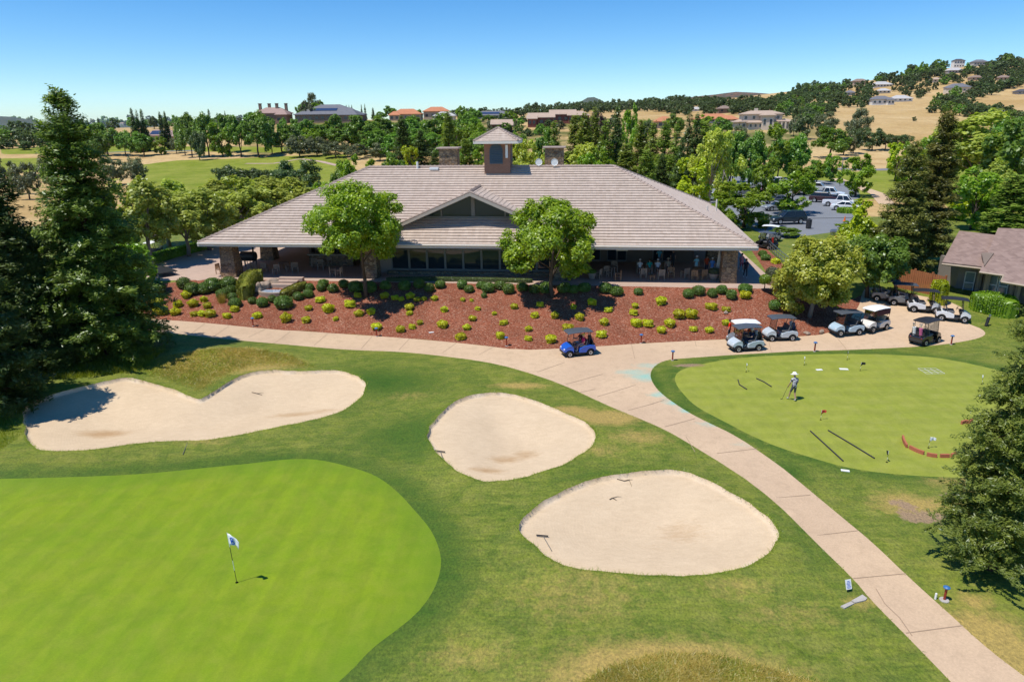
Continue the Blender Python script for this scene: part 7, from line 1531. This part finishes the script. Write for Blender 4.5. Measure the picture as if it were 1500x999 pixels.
for a in [dict(label='pinkish-roofed house with solar panel beside the tall conifer', px=166, yb=206, yt=191, wpx=26, wall_='tan', roof_='pink', solar=True, chim=1, Y=385), dict(label='long pinkish-roofed house with white chimney behind the far fairway', px=240, yb=204, yt=190, wpx=46, wall_='tan', roof_='pink', solar=True, chim=1, wing=1, Y=380), dict(label='tan-roofed house on the skyline behind the dark conifer trio', px=173, yb=184, yt=177, wpx=24, wall_='cream', roof_='tan'), dict(label='brown-roofed small house between the two conifer groups', px=218, yb=186, yt=177, wpx=14, roof_='brown'), dict(label='small grey-roofed house just left of the tree bank', px=256, yb=186, yt=178, wpx=14, roof_='pale'),
 dict(label='brown house with four tall chimneys on the ridge', px=402, yb=176, yt=158, wpx=46, wall_='brown', roof_='pink', chim=4, wing=1, Y=430), dict(label='long low house with wide grey roof and solar panels on the ridge', px=486, yb=176, yt=154, wpx=88, wall_='brown', roof_='grey', solar=True, wing=1, Y=420, dep=24), dict(label='orange-roofed house on the ridge, first of the pair', px=597, yb=172, yt=160, wpx=42, wall_='tan', roof_='orange', wing=-1, Y=430), dict(label='orange-roofed house on the ridge nearer the cupola', px=640, yb=170, yt=157, wpx=36, wall_='tan', roof_='orange', Y=450), dict(label='pale grey-roofed house in front of the orange roofs', px=652, yb=178, yt=164, wpx=30, wall_='cream', roof_='pale', Y=400),
 dict(label='long blue-grey roof behind the cupola', px=722, yb=174, yt=163, wpx=64, wall_='grey', roof_='grey', solar=True, Y=440), dict(label='red-walled house with tan roof just beside the cupola', px=735, yb=186, yt=167, wpx=28, wall_='red', roof_='tan', wing=1, hip=False, Y=345), dict(label='red-walled house with layered tan roofs, tree side of the cluster', px=793, yb=186, yt=163, wpx=36, wall_='red', roof_='tan', wing=-1, hip=False, Y=365), dict(label='red-walled house with tan gables in the middle of the cluster', px=824, yb=184, yt=161, wpx=36, wall_='red', roof_='tan', wing=1, hip=False, Y=380), dict(label='tan-roofed red-walled house at the end of the cluster', px=849, yb=182, yt=163, wpx=26, wall_='red', roof_='tan', Y=390),
 dict(label='orange-tan roofed house behind the conifer screen', px=972, yb=188, yt=171, wpx=26, wall_='tan', roof_='orange', Y=345), dict(label='long peach-roofed house behind the screen nearer the cream house', px=1044, yb=184, yt=167, wpx=54, wall_='cream', roof_='orange', Y=380, wing=1), dict(label='brown-roofed house above the long peach roof', px=1060, yb=166, yt=155, wpx=18, wall_='brown', roof_='brown'), dict(label='pale house on the wooded rise behind the screen', px=1018, yb=163, yt=157, wpx=18, wall_='white', roof_='pale'),
 dict(label='white-walled house with grey roof above the golden field', px=1288, yb=154, yt=141, wpx=28, wall_='white', roof_='grey', wing=1), dict(label='pale low house next to the grey-roofed one above the field', px=1318, yb=149, yt=140, wpx=28, wall_='white', roof_='pale'), dict(label='long white house in the middle of the wooded slope', px=1290, yb=128, yt=120, wpx=26, wall_='white', roof_='pale'), dict(label='peach house with grey roofs alone at the field top', px=1401, yb=137, yt=123, wpx=30, wall_='cream', roof_='grey', wing=-1), dict(label='white two-storey house with dark roof high on the hill', px=1402, yb=100, yt=87, wpx=15, wall_='white', roof_='dark', storeys=2), dict(label='grey-roofed long house high on the hill beside the white one', px=1433, yb=97, yt=88, wpx=20, wall_='grey', roof_='grey'), dict(label='small white house at the very hilltop', px=1454, yb=87, yt=79, wpx=11, wall_='white', roof_='pale'), dict(label='dark-roofed house on the skyline shoulder', px=1315, yb=109, yt=101, wpx=18, wall_='brown', roof_='dark'), dict(label='tan-gabled house at the wooded skyline, lowest of the hill row', px=1258, yb=126, yt=116, wpx=20, wall_='tan', roof_='brown'), dict(label='small grey house by a thin tree on the skyline', px=1269, yb=114, yt=106, wpx=10, wall_='grey', roof_='pale'), dict(label='low pale house between the long white one and the field', px=1293, yb=137, yt=130, wpx=17, wall_='cream', roof_='pale'), dict(label='small blue-grey house deep in the wooded slope', px=1244, yb=140, yt=133, wpx=13, wall_='grey', roof_='grey'), dict(label='dark grey house at the picture edge above the golden field', px=1496, yb=138, yt=131, wpx=18, wall_='grey', roof_='dark'), dict(label='long brown roof under the upper hill houses', px=1429, yb=118, yt=111, wpx=18, wall_='tan', roof_='brown'), dict(label='small tan house in the trees left of the peach house', px=1370, yb=121, yt=114, wpx=11, wall_='cream', roof_='tan'), dict(label='grey terrace-roofed house just below the white two-storey one', px=1397, yb=108, yt=100, wpx=22, wall_='grey', roof_='pale'), dict(label='brown low roof near the picture edge high on the hill', px=1469, yb=118, yt=111, wpx=17, wall_='tan', roof_='brown')]: house(**a)
# the big cream house
w = ground(1118, 189); t = thing('mansion', 'big cream two-storey house with flat-hipped tan roofs on the golden slope', 'house', w, R(-10)); dd = depth(*w); u = dd/1000
def mblock(x, y, l, d, z0, h, rh, nwin, arch_=False):
    m = MB(); m.box((x, y, z0+h/2-.6), (l, d, h+1.2)); m.build('wall', HW_['cream'], t); e = .8; m = MB(); k = min(l, d)/2+e-.4
    c_ = [(x-l/2-e, y-d/2-e, z0+h), (x+l/2+e, y-d/2-e, z0+h), (x+l/2+e, y+d/2+e, z0+h), (x-l/2-e, y+d/2+e, z0+h)]; tp = [(x-l/2-e+k, y-.2, z0+h+rh), (x+l/2+e-k, y-.2, z0+h+rh), (x+l/2+e-k, y+.2, z0+h+rh), (x-l/2-e+k, y+.2, z0+h+rh)]
    m.loft([[Vector(p)-Vector((0, 0, .35)) for p in c_], c_, tp]); m.build('roof', HR_['tan'], t)
    for i in range(nwin):
        wx = x-l/2+l*(i+.5)/nwin; m = MB(); m.box((wx, y-d/2-.02, z0+h*.5), (min(1.5, l/nwin*.5), .14, h*.5)); fo = m.build('window', HW_['white'], t); m = MB(); m.box((wx, y-d/2-.1, z0+h*.5), (min(1.2, l/nwin*.4), .05, h*.42)); m.build('pane', M_HWIN, fo)
mblock(-4*u, 2, 62*u*.98, 11, 0, 3.4, 1.0, 6); mblock(-4*u, 3, 56*u, 9, 3.4, 3.4, 1.5, 5); mblock(30*u, 1, 24*u, 9, 0, 3.3, 1.2, 2); mblock(-34*u, 1.5, 16*u, 8, 0, 3.3, 1.1, 1); mblock(2*u, -4.5, 17*u, 4, 0, 6.2, 1.1, 2); mblock(-14*u, -4.0, 20*u, 3.5, 0, 3.0, .7, 3)
for k in range(4): m = MB(); m.box(((22+k*5.5)*u, -5.2, 1.5), (.6, .6, 3.2)); m.build('porch_post', HW_['cream'], t)
m = MB(); m.box((-10*u, 5, 8.2), (1.6, 1.4, 2.4)); m.build('chimney', HW_['cream'], t)
# ================================================================== light, sky, camera
SUN = Vector((-.362, -.183, .914)).normalized()
sd = bpy.data.lights.new('sun', 'SUN'); sd.energy = 4.5; sd.angle = R(.53); sd.color = (1.0, .955, .88)
so = bpy.data.objects.new('sun', sd); COL.objects.link(so); so.rotation_euler = SUN.to_track_quat('Z', 'Y').to_euler()
w = bpy.data.worlds.new('World'); scene.world = w; w.use_nodes = True; nt = w.node_tree; nt.nodes.clear()
sky = nt.nodes.new('ShaderNodeTexSky'); sky.sky_type = 'NISHITA'; sky.sun_disc = False
sky.sun_elevation = math.asin(SUN.z); sky.sun_rotation = math.atan2(SUN.x, SUN.y); sky.altitude = 200; sky.air_density = .8; sky.dust_density = 0.0; sky.ozone_density = 2.0
bg = nt.nodes.new('ShaderNodeBackground'); bg.inputs[1].default_value = .15; wo = nt.nodes.new('ShaderNodeOutputWorld')
hs = nt.nodes.new('ShaderNodeHueSaturation'); hs.inputs['Saturation'].default_value = 1.38
hs.inputs['Value'].default_value = .95; nt.links.new(sky.outputs[0], hs.inputs['Color']); tn = nt.nodes.new('ShaderNodeMix'); tn.data_type = 'RGBA'; tn.blend_type = 'MULTIPLY'; tn.inputs[0].default_value = 1.0; tn.inputs[7].default_value = (.78, .91, 1.0, 1)
nt.links.new(hs.outputs[0], tn.inputs[6]); nt.links.new(tn.outputs[2], bg.inputs[0]); nt.links.new(bg.outputs[0], wo.inputs[0])
hz = MB(); hz.box((0, 6800, 85), (26000, 14400, 250)); hm = NT('air'); pv = hm.n('ShaderNodeVolumePrincipled'); pv.inputs['Color'].default_value = (.80, .88, 1.0, 1); pv.inputs['Density'].default_value = .00002; pv.inputs['Anisotropy'].default_value = .1
hm.l(pv.outputs[0], hm.out.inputs['Volume']); ho = hz.build('haze', hm.m); ho['kind'] = 'stuff'
cd = bpy.data.cameras.new('camera'); cd.sensor_width = 36; cd.sensor_fit = 'HORIZONTAL'; cd.lens = FPX/1500*36; cd.clip_start = .5; cd.clip_end = 30000
co = bpy.data.objects.new('camera', cd); COL.objects.link(co)
m = Matrix.Identity(4)
for i in range(3): m[i][0] = _r[i]; m[i][1] = _u[i]; m[i][2] = -_f[i]; m[i][3] = CAM[i]
co.matrix_world = m; scene.camera = co
vs = scene.view_settings; vs.view_transform = 'Standard'; vs.look = 'None'; vs.exposure = 0.12; vs.gamma = 1.0; vs.use_curve_mapping = False
scene.cycles.max_bounces = 6; scene.cycles.diffuse_bounces = 4; scene.cycles.transmission_bounces = 4; scene.cycles.transparent_max_bounces = 6; scene.cycles.volume_bounces = 0
scene.cycles.use_denoising = True; scene.cycles.caustics_reflective = False; scene.cycles.caustics_refractive = False
